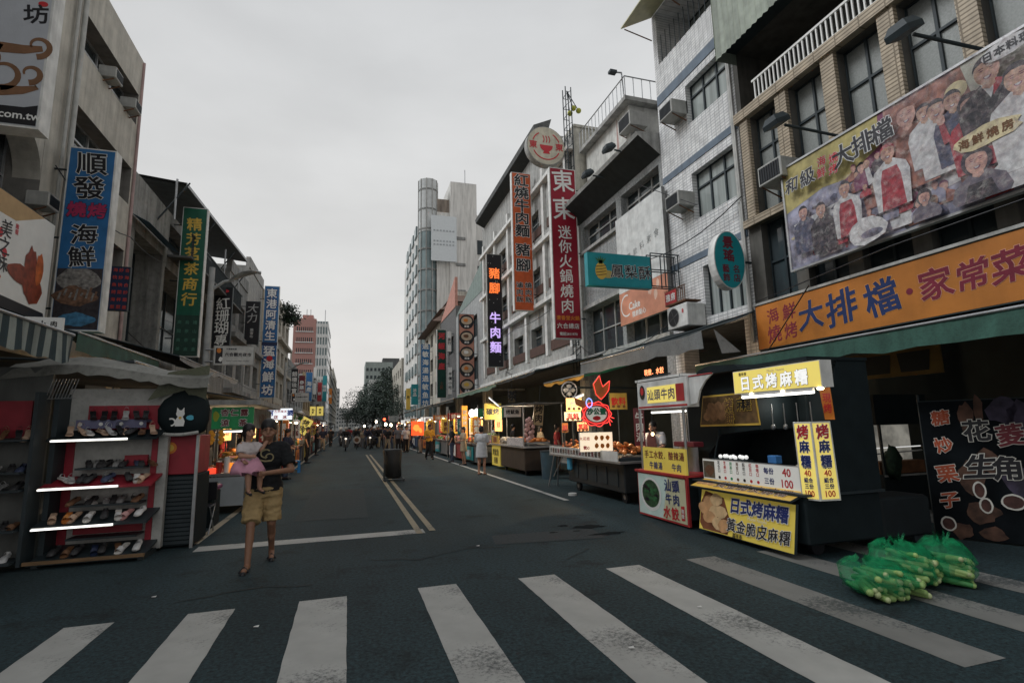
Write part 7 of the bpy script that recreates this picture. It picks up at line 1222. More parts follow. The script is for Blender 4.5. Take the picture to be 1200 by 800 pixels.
# ================================================================ net sacks of leeks
netm = pm('sack_net', (.006, .32, .12), rough=.5, var=.6, scale=18, alpha=.36); LK = [pm('stalk_pale', (.28, .42, .14), rough=.5, var=.3, scale=6), pm('stalk_green', (.07, .27, .08), rough=.5, var=.35, scale=6), pm('stalk_tip', (.45, .52, .26), rough=.5)]
def sack(cx, cy, rx, ry, rz_, ang, n, label, peak):
    r = thing('net_sack', label, 'sack', (cx, cy, 0)); R = Matrix.Rotation(ang, 3, 'Z')
    for i in range(n):
        a = random.uniform(-.75, .75); zz = .045 + rz_ * 1.45 * random.random() ** 1.3 * (1 - abs(a)); L = ry * random.uniform(.75, 1.02); o = Vector((rx * a, 0, zz)); d = R @ Vector((random.uniform(-.6, .6) + a * .35, -1, random.uniform(-.15, .2))).normalized(); o = R @ o + Vector((cx, cy, 0)); rr = random.uniform(.026, .038)
        b = MB(); e = o + d * L; e.z = max(.03, e.z); b.cyl(o - d * L * .6, o + d * L * .3, rr * .7, rr, LK[1], 8, caps=False); b.cyl(o + d * L * .3, e, rr, rr * .9, LK[i % 2], 8, caps=False); b.ell(e, (rr * .9,) * 3, LK[2] if i % 3 == 0 else LK[0], n=8, k=5); b.build('stalk', r)
    b = MB(); v = []; N, K = 22, 11
    for j in range(K + 1):
        t = j / K; ph = math.pi * t
        for i in range(N):
            a = 2 * math.pi * i / N; q = 1 + .1 * math.sin(a * 5 + j) + .06 * math.sin(a * 9 + 2 * j) + random.uniform(-.07, .07); s = math.sin(ph * .94 + .06) ** .75
            p_ = R @ Vector((rx * 1.12 * s * math.cos(a) * q, ry * 1.12 * s * math.sin(a) * q, 0)); v.append((cx + p_.x + peak[0] * max(0, t - .6) * 1.5, cy + p_.y + peak[1] * max(0, t - .6), max(.008, rz_ * (1 - math.cos(ph)) * (1 + .1 * math.sin(a * 7 + j) + random.uniform(-.05, .05)))))
    b.add(v, [(j * N + i, j * N + (i + 1) % N, (j + 1) * N + (i + 1) % N, (j + 1) * N + i) for j in range(K) for i in range(N)], netm, True)
    tx, ty, tz = v[-1]
    for i in range(9): aa = i * .7; b.add([(tx, ty, tz - .05), (tx + .05 * math.cos(aa), ty + .05 * math.sin(aa), tz - .02), (tx + .09 * math.cos(aa + .5), ty + .07 * math.sin(aa + .5), tz + .07)], [(0, 1, 2)], netm)
    for i in range(26):   # folds of the net
        a = random.uniform(0, 6.28); p0 = v[random.randrange(3, 5) * N + random.randrange(N)]; p1 = v[random.randrange(8, 11) * N + random.randrange(N)]
    b.build('net', r)
sack(4.78, 4.0, .27, .27, .15, rad(-8), 30, 'green net sack of stalks, nearest of three, lying on the crossing', (-.1, .15)); sack(5.3, 4.14, .25, .26, .19, rad(14), 28, 'green net sack of stalks in the middle of three with a knotted top', (.02, .2)); sack(5.72, 4.02, .17, .22, .2, rad(22), 20, 'green net sack of stalks, smallest and last of three by the dark banner', (.0, .05))
# ================================================================ chestnut banner and the dark shop front
O = P('z', 0, 1098, 629); zt_ = P('x', O.x, 1090, 472).z; fn = frame_tilt((O.x, O.y, .02), (.42, -.9, 0), (0, 0, 1)); h = zt_; w = 1.75
r = thing('printed_banner', 'black banner with outlined chestnut, peanut and water caltrop lettering', 'banner', (O.x, O.y, 0)); b = MB(); b.poly(fn, [(0, 0), (w, 0), (w, h), (0, h)], 0, pm('banner_dark_print', (.006, .008, .01), rough=.8, var=.5, scale=3, spec=.08)); 
def uvt(px, py):
    d = ray(px, py); N = fn(0, 0, 1); N = Vector(N) - Vector(fn(0, 0, 0)); o0 = Vector(fn(0, 0, 0)); t = (o0 - EYE).dot(N) / d.dot(N); p_ = EYE + d * t; return (p_ - o0).dot(Vector(fn(1, 0, 0)) - o0), p_.z - .02
bb = pm('banner_nut_brown', (.085, .042, .028), var=.6, scale=7); 
for px, py, a, c in ((1132, 490, .08, .22), (1146, 480, .05, .2), (1140, 560, .14, .2), (1150, 600, .18, .14), (1128, 622, .12, .1), (1158, 540, .1, .16), (1165, 625, .14, .08)): u, v = uvt(px, py); b.disc(fn, u, v, a, c, .003 + a * .005, bb, 14, .25)
for px, py in ((1190, 560), (1175, 480), (1195, 490)): u, v = uvt(px, py); b.disc(fn, u, v, .14, .2, .003, pm('banner_purple', (.05, .04, .07), var=.6, scale=6), 12, .3)
b.build('print', r); b = MB(); paleo = pm('outline_pale', (.62, .6, .55), rough=.5)
for ch, px, py, m in (('糖', 1102, 489, rust), ('炒', 1106, 521, rust), ('栗', 1110, 554, rust), ('子', 1113, 585, rust), ('花', 1144, 504, kprint), ('生', 1149, 546, kprint), ('菱', 1184, 509, dred), ('角', 1181, 548, kprint)):
    u, v = uvt(px, py); text(b, fn, ch, u, v, .215 if px < 1120 else .29, pm('letter_redbrown', (.35, .07, .03)) if m is rust else m, omat=paleo, bold=.03, ow=.03, brush=1.1, d=.012)
for (px, py, rx, ry) in ((1112, 613, .065, .075), (1148, 574, .05, .09), (1156, 592, .05, .08), (1188, 588, .1, .08)): u, v = uvt(px, py); b.disc(fn, u, v, rx + .02, ry + .02, .009, paleo, 20, .04); b.disc(fn, u, v, rx, ry, .011, pm('nut_fill', (.07, .03, .025), var=.5, scale=9), 20, .04)
b.build('lettering', r); b = MB(); b.tube([fn(0, 0, -.02), fn(0, h + .1, -.02)], .018, dark); b.tube([fn(w, 0, -.02), fn(w, h + .1, -.02)], .018, dark); b.tube([fn(0, h, -.02), fn(w, h, -.02)], .015, dark); b.build('frame', r)
Yd = 6.6; x0, x1 = P('y', Yd, 1034, 520).x, P('y', Yd, 1088, 520).x; z0, z1 = P('y', Yd, 1060, 555).z, P('y', Yd, 1060, 497).z
r = thing('display_cabinet', 'glass fronted food cabinet with pale lit interior beside the dark banner', 'cabinet', ((x0 + x1) / 2, Yd, 0)); b = MB(); b.box(x0 - .05, x1 + .1, Yd, Yd + .6, 0, z0, black); b.build('body', r); b = MB(); b.box(x0 - .05, x1 + .1, Yd + .02, Yd + .6, z1, z1 + .5, black); b.build('hood', r)
b = MB(); b.box(x0, x1, Yd + .3, Yd + .32, z0, z1, pm('lit_cabinet_back', (.5, .48, .42), rough=.4, var=.4, scale=5, emit=.22)); b.box(x0, x1, Yd + .1, Yd + .3, z0, z0 + .2, pm('cabinet_wood', (.2, .09, .04), var=.4, scale=5)); b.tube([(x0, Yd + .12, z0 + .33), (x1, Yd + .12, z0 + .36)], .012, white); b.tube([(x0, Yd + .14, z0 + .42), (x1, Yd + .14, z0 + .43)], .01, lit_w); b.build('interior', r)
b = MB(); b.box(x0 - .04, x0, Yd - .01, Yd + .02, z0, z1, dark); b.box(x1, x1 + .04, Yd - .01, Yd + .02, z0, z1, dark); b.box(x0 - .04, x1 + .04, Yd - .012, Yd + .02, z0 - .03, z0, lgrey); b.build('frame', r)
b = MB(); b.ell((x0 + .12, Yd - .05, z0 + .2), (.14, .12, .26), pm('dark_leafy', (.012, .03, .015), var=.6, scale=15), jit=.25); tag(b.build('herb_bunch'), 'dark bunch of herbs leaning left of the glass cabinet', 'herbs')
b = MB(); fn2 = frame_x(8.0, 2.25, 8.2); fbox(b, fn2, 0, 2.6, 0, .42, -.03, 0, pm('dim_ochre_board', (.12, .075, .015), var=.4, scale=3))
for i in range(4): b.poly(fn2, [(.2 + .6 * i, .06), (.62 + .6 * i, .06), (.66 + .6 * i, .36), (.16 + .6 * i, .36)], .004, black)
tag(b.build('inner_fascia'), 'dim ochre and black board in the shade under the green awning', 'board')
# ================================================================ grill cart and other right stalls
def goods(x, y, z, kind, c, label, s=1.):
    b = MB(); m = pm('goods_' + c[0], c[1], rough=.5, var=.35, scale=11)
    if kind == 'tray':
        b.box(x - .28 * s, x + .28 * s, y - .2 * s, y + .2 * s, z, z + .05, steel)
        for i in range(11): b.ell((x + random.uniform(-.2, .2) * s, y + random.uniform(-.14, .14) * s, z + .07 + random.uniform(0, .06)), (.07 * s, .06 * s, .04 * s), m, n=7, k=5, jit=.2)
    elif kind == 'crate': b.bbox(x - .26 * s, x + .26 * s, y - .2 * s, y + .2 * s, z, z + .2, m, .015); b.box(x - .22 * s, x + .22 * s, y - .16 * s, y + .16 * s, z + .201, z + .215, dark)
    elif kind == 'bags':
        for i in range(6): b.ell((x + (i % 3 - 1) * .15 * s, y + (i // 3 - .5) * .15, z + .12), (.075 * s, .06, .14), m, n=8, k=6, jit=.1)
    elif kind == 'pot': b.cyl((x, y, z), (x, y, z + .28 * s), .2 * s, .21 * s, steel, 14); b.ell((x, y, z + .28 * s), (.2 * s, .2 * s, .05), m, n=12, k=5)
    elif kind == 'cloth':
        for i in range(4): b.bbox(x - .25 * s, x + .25 * s, y - .18, y + .18, z + .05 * i, z + .05 * i + .045, m if i % 2 else pm('goods_pale', (.4, .38, .36)), .02)
    tag(b.build({'tray': 'food_tray', 'crate': 'crate', 'bags': 'bagged_food', 'pot': 'stew_pot', 'cloth': 'folded_clothes'}[kind]), label, {'tray': 'tray', 'crate': 'crate', 'bags': 'bagged food', 'pot': 'pot', 'cloth': 'clothes'}[kind])
GC = [('orange', (.5, .16, .03)), ('golden', (.5, .27, .06)), ('red', (.4, .04, .03)), ('pale', (.5, .45, .38)), ('brown', (.2, .09, .04)), ('green', (.07, .2, .05)), ('white', (.6, .6, .57)), ('pink', (.5, .22, .22))]
r = thing('food_cart', 'grill cart with yellow end panel where the woman in white stands', 'food cart', (6, 18.3, 0)); b = MB(); b.bbox(5.45, 6.7, 16.4, 19.2, .15, .88, pm('cart_brown_dark', (.05, .035, .025), rough=.6), .02); b.build('body', r); b = MB(); b.box(5.35, 6.8, 16.2, 20.4, .885, .93, steel); b.build('counter', r)
fn = frame_x(20.35, .12, 5.42); b = MB(); fbox(b, fn, 0, 1.15, 0, .75, -.9, 0, yb); text(b, fn, '烤魷魚', .58, .5, .28, kprint, bold=.02, d=.006); text(b, fn, '香腸', .58, .2, .25, kprint, bold=.02, d=.006); b.build('end_panel', r); b = MB(); fn = frame_x(20.35, .94, 5.4); fbox(b, fn, 0, 1.1, 0, .3, -.02, 0, pm('panel_ochre', (.45, .28, .06))); text(b, fn, '現烤', .55, .15, .24, dred, d=.004, bold=.03); b.build('counter_sign', r)
b = MB()
for x, y in ((5.4, 16.3), (6.75, 16.3), (5.4, 20.3), (6.75, 20.3)): b.tube([(x, y, .9), (x, y, 2.3)], .02, steel)
b.box(5.35, 6.8, 16.2, 20.4, 2.3, 2.33, dgrey); b.build('frame', r)
for x, y in ((5.6, 16.7), (6.5, 16.7), (5.6, 19), (6.5, 19)): b = MB(); b.cyl((x - .03, y, .08), (x + .03, y, .08), .08, .08, kprint, 12); b.build('wheel', r)
random.seed(5)
b = MB()
for i in range(16): b.cyl((5.48, 16.6 + i * .11, .95), (5.46, 16.6 + i * .11, 1.2), .045, .05, pm('wrapped_white', (.55, .5, .48), var=.3, scale=20), 8)
tag(b.build('wrapped_rolls'), 'row of white wrapped rolls along the grill cart edge', 'food')
for i, (y, k, c) in enumerate(((16.9, 'tray', 0), (17.6, 'tray', 2), (18.3, 'tray', 0), (19.0, 'tray', 4), (19.8, 'tray', 3))): goods(6.0, y, 1.0, k, GC[c], f'{GC[c][0]} grilled food tray on the grill cart, {ORD[i]} from the near end', 1.5)
b = MB()
for i in range(14): b.ell((5.55 + .1 * (i % 3), 16.35 + .05 * (i % 4), 1.15 + .05 * i), (.07, .06, .08), pm('pink_wrapped', (.5, .3, .28), var=.3, scale=15), n=8, k=6)
tag(b.build('hanging_bags'), 'tall bunch of pinkish wrapped food at the near end of the grill cart', 'food')
b = MB(); b.cyl((5.85, 15.3, 0), (5.85, 15.3, .8), .21, .25, pm('barrel_blue', (.04, .075, .1), rough=.5), 18); b.cyl((5.85, 15.3, .8), (5.85, 15.3, .84), .26, .26, dark, 18); tag(b.build('waste_barrel'), 'blue grey waste barrel between the crab cart and the grill cart', 'barrel')
for i, (px, py) in enumerate(((553, 484), (559, 483))): p = P('y', 21.5, px, py); bulb(p.x, 21.5, p.z, ['white globe lamp above the white dress woman, left of a pair', 'white globe lamp above the white dress woman, right of a pair'][i], .13, .5, lit('globe_white', (1, .97, .9), 3.5))
a = P('y', 19.6, 573, 466); c = P('y', 19.2, 586, 477); tube_light(tuple(a), tuple(c), 'slanting lit tube light over the yellow grill signboard')
point(5.9, 18.3, 2.0, 120, (1, .8, .55)); point(5.75, 11.3, 1.8, 75, (1, .7, .4)); point(5.9, 12.9, 2.1, 40, (1, .8, .6)); point(5.9, 6.0, 1.85, 4, (1, .95, .85)); point(5.8, 8.0, 1.7, 5, (1, .95, .85)); point(-2.6, 13.5, 1.7, 12, (1, .75, .45))
# orange vertical lightbox
vsign('standing_lightbox', 'yellow and orange standing lightbox sign behind the white dress woman', 541, 548, 475, 514, 5.6, 1, rust, lit('lit_amber_panel', (.85, .38, .05), .5), [('花枝烤串', .5, .55, .7, True, wprint, dict(omat=dred, ow=.05, gap=1.25))], .2, Y=23.2, brackets=False)
STN = ['first stall past the grill cart', 'stall with the amber lightbox', 'stall by the man in yellow', 'stall with the red glowing panel', 'fifth right stall', 'sixth right stall', 'last right stall by the tower']
SLN = ['left stall beside the white lightbox', 'left stall with the blue stool', 'left stall under the olive canopy', 'left stall below the yellow signboards', 'fifth left stall', 'sixth left stall', 'last left stall']
bodies = [dgrey, pm('stall_red', (.25, .04, .035), var=.3), pm('stall_steel', (.2, .21, .22), rough=.4, metal=.4), pm('stall_brown', (.12, .07, .045)), pm('stall_blue', (.04, .07, .14))]
def stall(side, y0, y1, nm, ix, n=7):
    xf = 5.0 if side > 0 else -2.15; xb = xf + side * 1.3; r = thing('market_stall', f'{"food" if side > 0 else "goods"} table and posts of the {nm}', 'stall', ((xf + xb) / 2, (y0 + y1) / 2, 0)); lo, hi = min(xf, xb), max(xf, xb)
    b = MB(); b.bbox(lo + .05, hi - .05, y0 + .1, y1 - .1, .12, .82, bodies[ix % 5], .02); b.build('body', r); b = MB(); b.box(lo, hi, y0, y1, .825, .87, dgrey if side > 0 else wood); b.build('counter', r)
    b = MB()
    for y in (y0 + .05, y1 - .05):
        for x in (lo + .04, hi - .04): b.tube([(x, y, 0), (x, y, 2.45)], .02, steel, 5)
    b.build('post', r)
    b = MB(); fx = xf + side * .02; sg = random.choice((orange, yellow, red, wprint, teal)); q = (lambda u, v, d: (xf - .012 - d, y1 - .2 - u, .2 + v)) if side > 0 else (lambda u, v, d: (xf + .012 + d, y0 + .2 + u, .2 + v))
    w = min(1.6, y1 - y0 - .4); fbox(b, q, 0, w, 0, .55, -.02, 0, sg); text(b, q, random.choice(('海鮮粥', '臭豆腐', '木瓜牛奶', '炒飯', '蚵仔煎', '擔仔麵')), w / 2, .27, .3, wprint if sg in (red, teal) else dred, d=.004, bold=.03); b.build('front_sign', r)
    fy = frame_y(lo + .05, 1.95, y0 + .03); b = MB(); sg = random.choice((lit_y, pm('fascia_red', (.4, .04, .04)), lit_w, orange, pm('fascia_green', (.02, .16, .07)))); fbox(b, fy, 0, 1.2, 0, .36, -.04, 0, sg); text(b, fy, random.choice(('海產', '甜不辣', '果汁', '排骨湯', '燒烤', '服飾')), .6, .18, .26, dred if sg in (lit_y, lit_w) else wprint, d=.004, bold=.03); b.build('fascia', r)
    for i in range(n):
        k = random.choice(('tray', 'tray', 'tray', 'crate', 'bags', 'pot') if side > 0 else ('cloth', 'crate', 'tray', 'cloth', 'bags')); c = random.choice(GC); y = y0 + .3 + (y1 - y0 - .6) * i / (n - 1)
        goods((lo + hi) / 2 + random.uniform(-.25, .25), y, .872, k, c, f'{c[0]} {"pot" if k == "pot" else "bags" if k == "bags" else "tray" if k == "tray" else "crate" if k == "crate" else "cloth pile"} on the {nm}, {ORD[i]} from the near end', 1.35)
    for i in range(n if ix < 5 else 4):
        k = random.choice(('tray', 'bags', 'tray') if side > 0 else ('cloth', 'tray', 'bags')); c = random.choice(GC); y = y0 + .25 + (y1 - y0 - .5) * i / (n if ix < 5 else 4)
        goods(xf + side * .28, y, .872, k, c, f'{c[0]} {"bags" if k == "bags" else "tray" if k == "tray" else "clothes"} at the front of the {nm}, {ORD[i]} in line', .95)
    for i in range(2): bulb(xf + side * .35, y0 + (y1 - y0) * (.3 + .45 * i), 2.02, f'glowing bulb over the {nm}, {["nearer", "farther"][i]} one', .07, .4, lit('bulb_strong', (1, .72, .4), 26.))
    for i in range(3 if ix < 7 else 2):
        yb = y0 + (y1 - y0) * (.2 + .3 * i); cb = random.choice((orange, red, yellow, wprint, dred, teal, pm('banner_purple_cloth', (.12, .05, .16)))); fb = frame_y(xf + side * (.1 + .1 * i) - (.18 if side > 0 else .18), 1.25 + .1 * (i % 2), yb); bb_ = MB(); fbox(bb_, fb, 0, .36, 0, .72, -.015, 0, cb); text(bb_, fb, random.choice(('燒肉', '魷魚', '果汁', '蚵仔', '花枝', '米糕', '豆花')), .18, .36, .26, wprint if cb not in (wprint, yellow) else dred, True, d=.003, bold=.03); bb_.tube([fb(.18, .72, -.01), fb(.18, 1.2, -.01)], .006, dark, 4); tag(bb_.build('cloth_banner'), f'cloth banner at the {nm}, {ORD[i]} from its near end', 'banner')
    wl = random.choice((warm_l, lit('lit_menu_amber', (.95, .45, .12), 1.1), lit('lit_menu_white', (.95, .85, .7), 1.0))); xq = xb - side * .05; yq = (y0 + y1) / 2; bb_ = MB(); fb = (lambda u, v, d: (xq - d, yq + .6 - u, 1.35 + v)) if side > 0 else (lambda u, v, d: (xq + d, yq - .6 + u, 1.35 + v)); fbox(bb_, fb, 0, 1.2, 0, .55, -.03, 0, dark); bb_.poly(fb, [(.02, .02), (1.18, .02), (1.18, .53), (.02, .53)], .004, wl); text(bb_, fb, random.choice(('海鮮', '燒烤', '點心', '小吃')), .6, .3, .3, dred, d=.01, bold=.03); bb_.tube([fb(.6, 0, -.02), fb(.6, -.5, -.02)], .02, dark); tag(bb_.build('menu_poster'), f'lit menu board at the back of the {nm}', 'menu')
    point(xf + side * .5, (y0 + y1) / 2, 1.7, 42, (1, .66, .34), .2)
for i, (y0, y1) in enumerate(((21, 23.6), (24, 27.4), (28, 32), (33, 37.5), (39, 44), (45.5, 52), (54, 62))): stall(1, y0, y1, STN[i], i, 7 if i < 4 else 5)
for i, (y0, y1) in enumerate(((16, 19), (20, 24), (25, 29), (30, 35.5), (37, 44), (46, 55), (57, 66))): stall(-1, y0, y1, SLN[i], i + 2, 7 if i < 4 else 5)
p0 = P('y', 33, 484, 506); b = MB(); fy = frame_y(P('y', 33, 480, 500).x, P('y', 33, 484, 512).z, 32.9); fbox(b, fy, .1, .85, .1, .95, -.05, 0, lit('lit_red_orange', (1, .09, .02), 1.0)); b.disc(fy, .4, .55, .2, .22, .006, lit('lit_orange_blob', (1, .3, .05), 1.0), 12, .3); b.disc(fy, .65, .4, .12, .15, .007, MATS['lit_orange_blob'], 10, .3); b.tube([fy(.5, 0, -.03), fy(.5, -1, -.03)], .03, dark); tag(b.build('glowing_poster'), 'glowing red and orange food panel far down the right row', 'panel')
b = MB(); p = P('y', 78, 455, 508); q_ = P('y', 78, 466, 490); b.box(p.x, q_.x, 78, 78.2, 2.6, 3.2, lit('lit_pink_panel', (1, .25, .28), .9)); b.tube([(p.x + .1, 78.3, 0), (p.x + .1, 78.3, 2.7)], .06, dark); tag(b.build('glowing_sign'), 'small glowing pink sign below the traffic light', 'sign')
# lit ball lamps in the far crowd
for i, (px, py, Y) in enumerate(((452, 497, 66), (458, 498, 64), (467, 499, 60), (441, 494, 84), (427, 499, 90), (487, 496, 46), (492, 494, 44), (476, 497, 56))): p = P('y', Y, px, py); bulb(p.x, Y, p.z, f'bright ball lamp over the far crowd, {ORD[i]} counting roughly from the middle', .16, 1.2, lit('bulb_far', (1, .8, .55), 10.))
# ================================================================ left food stall
r = thing('food_stall', 'left food stall with a green sign and a white front sheet', 'stall', (-2.7, 13.5, 0)); b = MB(); b.box(-3.2, -1.95, 12.2, 15.3, .74, .79, steel); b.build('counter', r); b = MB(); b.box(-2.75, -2.0, 12.16, 12.2, .16, .72, pm('pale_blue_sheet', (.34, .37, .39), rough=.5, var=.1)); b.box(-1.98, -1.95, 12.2, 15.2, .16, .72, pm('pale_blue_sheet2', (.3, .33, .35))); b.build('front_sheet', r)
b = MB()
for x, y in ((-2.0, 12.25), (-3.15, 12.25), (-2.0, 15.2), (-3.15, 15.2)): b.tube([(x, y, 0), (x, y, 2.15)], .022, steel, 6)
b.build('post', r); b = MB(); b.box(-3.3, -1.75, 12.0, 15.5, 2.17, 2.27, lgrey); b.build('roof', r)
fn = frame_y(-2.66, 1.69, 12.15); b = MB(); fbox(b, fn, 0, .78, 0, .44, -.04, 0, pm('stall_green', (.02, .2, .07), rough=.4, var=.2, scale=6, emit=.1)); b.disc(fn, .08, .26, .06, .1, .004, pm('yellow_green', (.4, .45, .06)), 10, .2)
for s_, u, v in (('杏', .24, .33), ('仁', .41, .33), ('露', .6, .33), ('涼', .25, .12), ('茶', .58, .12)): text(b, fn, s_, u, v, .15, dred, omat=wprint, bold=.03, ow=.05, d=.008)
b.build('green_sign', r); fn = frame_xl(12.3, 1.69, -1.9); b = MB(); fbox(b, fn, 0, 2.6, 0, .42, -.03, 0, pm('fascia_grey', (.16, .16, .14), var=.4, scale=6)); text(b, fn, '冰涼飲品', 1.2, .2, .28, rust, d=.004); b.build('side_fascia', r)
tube_light((-2.5, 12.35, 1.63), (-1.98, 12.35, 1.64), 'lit tube light under the green sign of the left food stall')
lit_ro = lit('lit_red_syrup', (1, .07, .03), .9); lit_or = lit('lit_orange_juice', (1, .3, .03), .8)
for i, (x, m, hh, n_) in enumerate(((-2.68, lit_ro, .1, 'low red glowing dish'), (-2.52, pm('jar_red', (.4, .05, .04), rough=.2), .22, 'red jar'), (-2.38, wprint, .3, 'white bottle'), (-2.26, lit_or, .2, 'orange glowing cup'), (-2.14, pm('jar_amber', (.4, .16, .04), rough=.2), .18, 'amber jar'))):
    b = MB(); b.cyl((x, 12.4, .795), (x, 12.4, .795 + hh), .055 if hh > .12 else .11, .06 if hh > .12 else .12, m, 12); b.cyl((x, 12.4, .795 + hh), (x, 12.4, .82 + hh), .05, .05, white, 10); tag(b.build('drink_jar'), f'{n_} on the front of the left food stall', 'jar')
for i in range(8): goods(-2.6 + .25 * (i % 2), 12.9 + i * .3, .795, random.choice(('tray', 'pot', 'bags')), random.choice(GC), f'food container on the left food stall counter, {ORD[i]} row from the front', .8)
for i, x in enumerate((-2.68, -2.5, -1.98)):
    b = MB(); zz = 1.3 if i == 2 else 1.42
    for k in range(5): b.ell((x + .03 * (k % 2), 12.28, zz + .05 * k), (.05, .03, .05), pm('snack_orange', (.55, .24, .03), emit=.12), n=7, k=5)
    b.tube([(x, 12.28, zz + .2), (x, 12.28, 1.72)], .006, dark, 4); tag(b.build('snack_bag'), ['orange snack bag hanging at the left corner of the green sign', 'orange snack bag hanging second from the left under the green sign', 'long orange snack bag hanging at the right post of the left food stall'][i], 'snack bag')
b = MB(); b.bbox(-2.62, -2.2, 10.6, 11.1, 0, .62, black, .03); b.bbox(-2.64, -2.18, 10.58, 11.12, .62, .7, pm('magenta_lid', (.2, .03, .12), rough=.4), .02); tag(b.build('storage_box'), 'black storage box with magenta lid between cabinet and left food stall', 'box')
r = thing('folding_chair', 'dark folding chair next to the black storage box', 'chair', (-2.3, 10.1, 0)); b = MB(); b.bbox(-2.5, -2.1, 9.95, 10.3, .42, .45, kprint, .01); b.build('seat', r); b = MB(); b.bbox(-2.5, -2.1, 10.3, 10.33, .5, .8, kprint, .01); b.build('backrest', r)
for x in (-2.48, -2.12):
    for a_, c_ in ((9.95, 10.3), (10.3, 9.95)): b = MB(); b.tube([(x, a_, 0), (x, c_, .43)], .012, steel); b.build('leg', r)
# white lightbox behind the man, blue stool
Y, a, c, z0, z1 = hang(314, 343, 478, 492, -1.5, -1, 16.2); fn = frame_y(a, z0, Y); w, h = c - a, z1 - z0; r = thing('lightbox', 'small white lightbox with blue and red characters above the walking man', 'sign', (a, Y, z0)); b = MB(); b.box(a, c, Y, Y + .12, z0, z1, lgrey); b.build('casing', r); b = MB(); b.poly(fn, [(.01, .01), (w - .01, .01), (w - .01, h - .01), (.01, h - .01)], .004, lit('lit_cool_white', (.8, .85, .9), .75)); b.build('face', r)
b = MB(); text(b, fn, '阿', .1 * w, h * .6, h * .5, pm('letter_cobalt', (.03, .1, .5)), d=.008, bold=.04); text(b, fn, '婆', .9 * w, h * .6, h * .5, MATS['letter_cobalt'], d=.008, bold=.04); text(b, fn, '古早味冰', .5 * w, h * .72, h * .24, rprint, d=.008); text(b, fn, '店', .32 * w, h * .25, h * .34, rprint, d=.008, bold=.04); text(b, fn, '冰', .68 * w, h * .25, h * .34, rprint, d=.008, bold=.04); b.build('lettering', r)
b = MB(); b.tube([(a + .1, Y + .06, z1), (a + .1, Y + .06, 2.6)], .01, dark); b.tube([(c - .1, Y + .06, z1), (c - .1, Y + .06, 2.6)], .01, dark); b.build('hanger', r)
r = thing('plastic_stool', 'bright blue plastic stool on the road by the left stalls', 'stool', (-1.9, 22.3, 0)); sb = pm('stool_blue', (.02, .2, .5), rough=.35); b = MB(); b.bbox(-2.06, -1.74, 22.15, 22.45, .42, .46, sb, .02); b.build('seat', r)
for x in (-2.03, -1.77):
    for y in (22.18, 22.42): b = MB(); b.add([(x - .05, y - .02, 0), (x + .05, y - .02, 0), (x + .035, y + .02, .42), (x - .035, y + .02, .42), (x - .05, y + .02, 0), (x + .05, y + .02, 0)], [(0, 1, 2, 3), (4, 5, 2, 3)], sb); b.build('leg', r)
b = MB(); b.tube([(-2.04, 22.16, .14), (-1.76, 22.16, .14)], .02, sb); b.build('stretcher', r)
Y = 30; p = P('y', Y, 353, 496); fn = frame_tilt((p.x - .3, Y, p.z - .35), (.85, 0, -.5), (.5, 0, .85)); b = MB(); fbox(b, fn, 0, .55, 0, .85, -.04, 0, lit_y); text(b, fn, '烤肉', .27, .42, .34, kprint, True, d=.005, bold=.03); b.tube([fn(.27, .8, -.03), fn(.27, 1.4, -.03)], .01, dark); tag(b.build('tilted_signboard'), 'tilted yellow signboard over the left stalls', 'sign')
for i, (px, py, Y) in enumerate(((344, 489, 26), (347, 495, 24), (352, 484, 32))): p = P('y', Y, px, py); b = MB(); b.loft([(p.x, Y, p.z, .22, .22), (p.x, Y, p.z + .08, .14, .14), (p.x, Y, p.z + .14, .04, .04)], white, 14); b.ell((p.x, Y, p.z), (.07, .07, .05), bulb_l, n=8, k=5); b.tube([(p.x, Y, p.z + .14), (p.x, Y, 2.75)], .006, dark, 4); tag(b.build('shade_lamp'), f'white shaded lamp hanging over the left stalls, {ORD[i]} from the left', 'lamp')
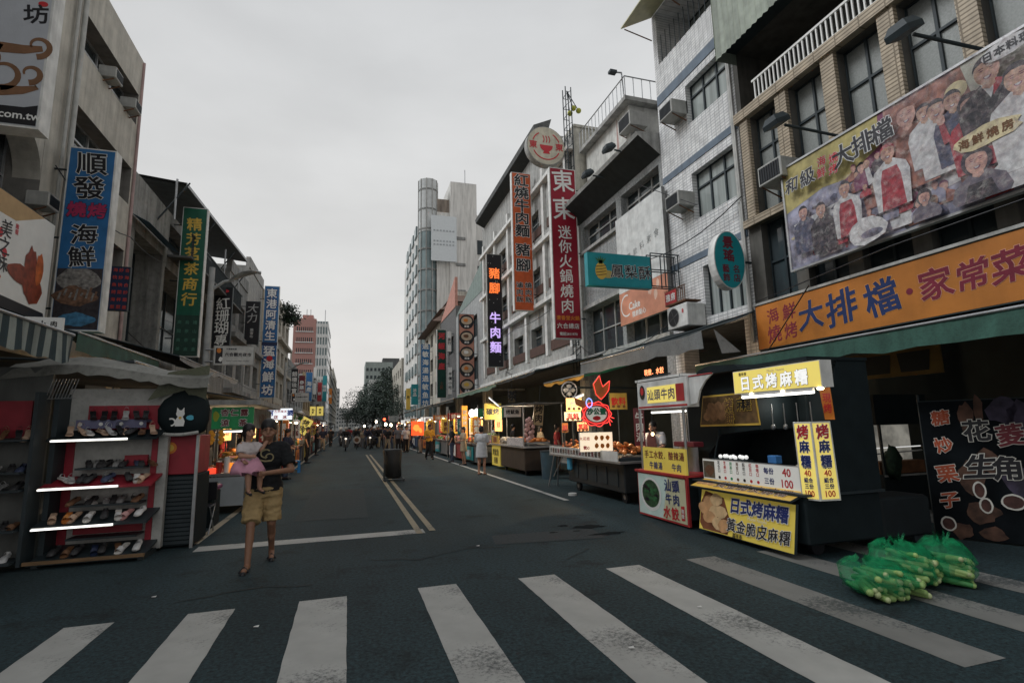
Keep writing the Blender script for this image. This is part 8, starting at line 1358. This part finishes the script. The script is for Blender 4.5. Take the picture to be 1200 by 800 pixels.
# ================================================================ greenery
LEAF = [pm('leaf_dark', (.006, .016, .01), rough=.8, var=.4), pm('leaf_mid', (.01, .026, .014), rough=.6, var=.4), pm('leaf_light', (.018, .036, .018), rough=.6, var=.3)]; BARK = pm('bark', (.06, .05, .04), rough=.9)
def tree(label, x, y, h, cr, n, base=.32, name='tree'):
    r = thing(name, label, 'tree', (x, y, 0)); b = MB(); b.cyl((x, y, 0), (x, y, h * .55), h * .03, h * .018, BARK, 10); cl = []
    for i in range(9):
        a = i * 2.4; z0 = h * (base + .03 * i); e = Vector((x + math.cos(a) * cr * random.uniform(.4, .8), y + math.sin(a) * cr * random.uniform(.4, .8), z0 + h * random.uniform(.12, .3))); b.cyl((x, y, z0), e, h * .012, h * .004, BARK, 6); cl.append((e, cr * random.uniform(.3, .5)))
    b.build('trunk', r); b = MB()
    for i in range(10): a = random.uniform(0, 6.28); rr = random.uniform(.1, .75) * cr; cl.append((Vector((x + math.cos(a) * rr, y + math.sin(a) * rr, h * random.uniform(base + .12, .92))), cr * random.uniform(.22, .42)))
    for i in range(n):
        c, q = random.choice(cl); d = Vector((random.gauss(0, 1), random.gauss(0, 1), random.gauss(0, .8))).normalized() * q * random.uniform(.55, 1.08); p = c + d; s = h * random.uniform(.011, .022); u = Vector((random.gauss(0, 1), random.gauss(0, 1), random.gauss(0, .6))).normalized(); v = u.orthogonal().normalized()
        b.add([p - u * s, p + v * s * .6, p + u * s, p - v * s * .6], [(0, 1, 2, 3)], LEAF[random.choice((0, 0, 1, 1, 2))])
    b.build('crown', r)
random.seed(9)
for i, (px, Y, top, cr, n) in enumerate(((460, 118, 430, 7.4, 8500), (438, 140, 452, 7.4, 7000), (478, 104, 440, 5.4, 5200), (429, 165, 466, 6.0, 4200), (450, 128, 446, 6.6, 5600), (470, 96, 462, 3.8, 3200))):
    p = P('y', Y, px, top); tree(['tallest dark tree at the far end of the right row', 'broad dark tree left of the tallest one', 'tree nearest the white tower foot', 'low tree farthest left beside the open street', 'rounded tree between the tallest and the broad one', 'small tree behind the street lamp'][i], p.x, Y, p.z, cr, n, .2)
p = P('y', 200, 411, 495); tree('small hazy tree at the end of the left row', P('y', 200, 407, 480).x, 200, 9, 3.2, 1500)
def rooftop_plant(px, py, Y, s, label):
    p = P('y', Y, px, py); r = thing('rooftop_plant', label, 'plant', p); b = MB()
    for i in range(6): b.tube([(p.x, p.y, p.z - s * .4), (p.x + random.uniform(-.5, .7) * s, p.y + random.uniform(-.4, .4) * s, p.z + random.uniform(-.1, .5) * s)], .03, BARK, 4)
    b.build('stem', r); b = MB()
    for i in range(420):
        q = p + Vector((random.gauss(.1, .45) * s, random.gauss(0, .4) * s, random.gauss(0, .3) * s)); u = Vector((random.gauss(0, 1), random.gauss(0, 1), random.gauss(0, 1))).normalized() * .14 * s; v = u.orthogonal().normalized() * .09 * s; b.add([q - u, q + v, q + u, q - v], [(0, 1, 2, 3)], LEAF[i % 3])
    b.build('foliage', r)
rooftop_plant(340, 373, 46, .9, 'leafy plant spilling from the roof past the blue seafood banner'); rooftop_plant(336, 362, 45.5, .7, 'smaller plant on the same left roof edge')
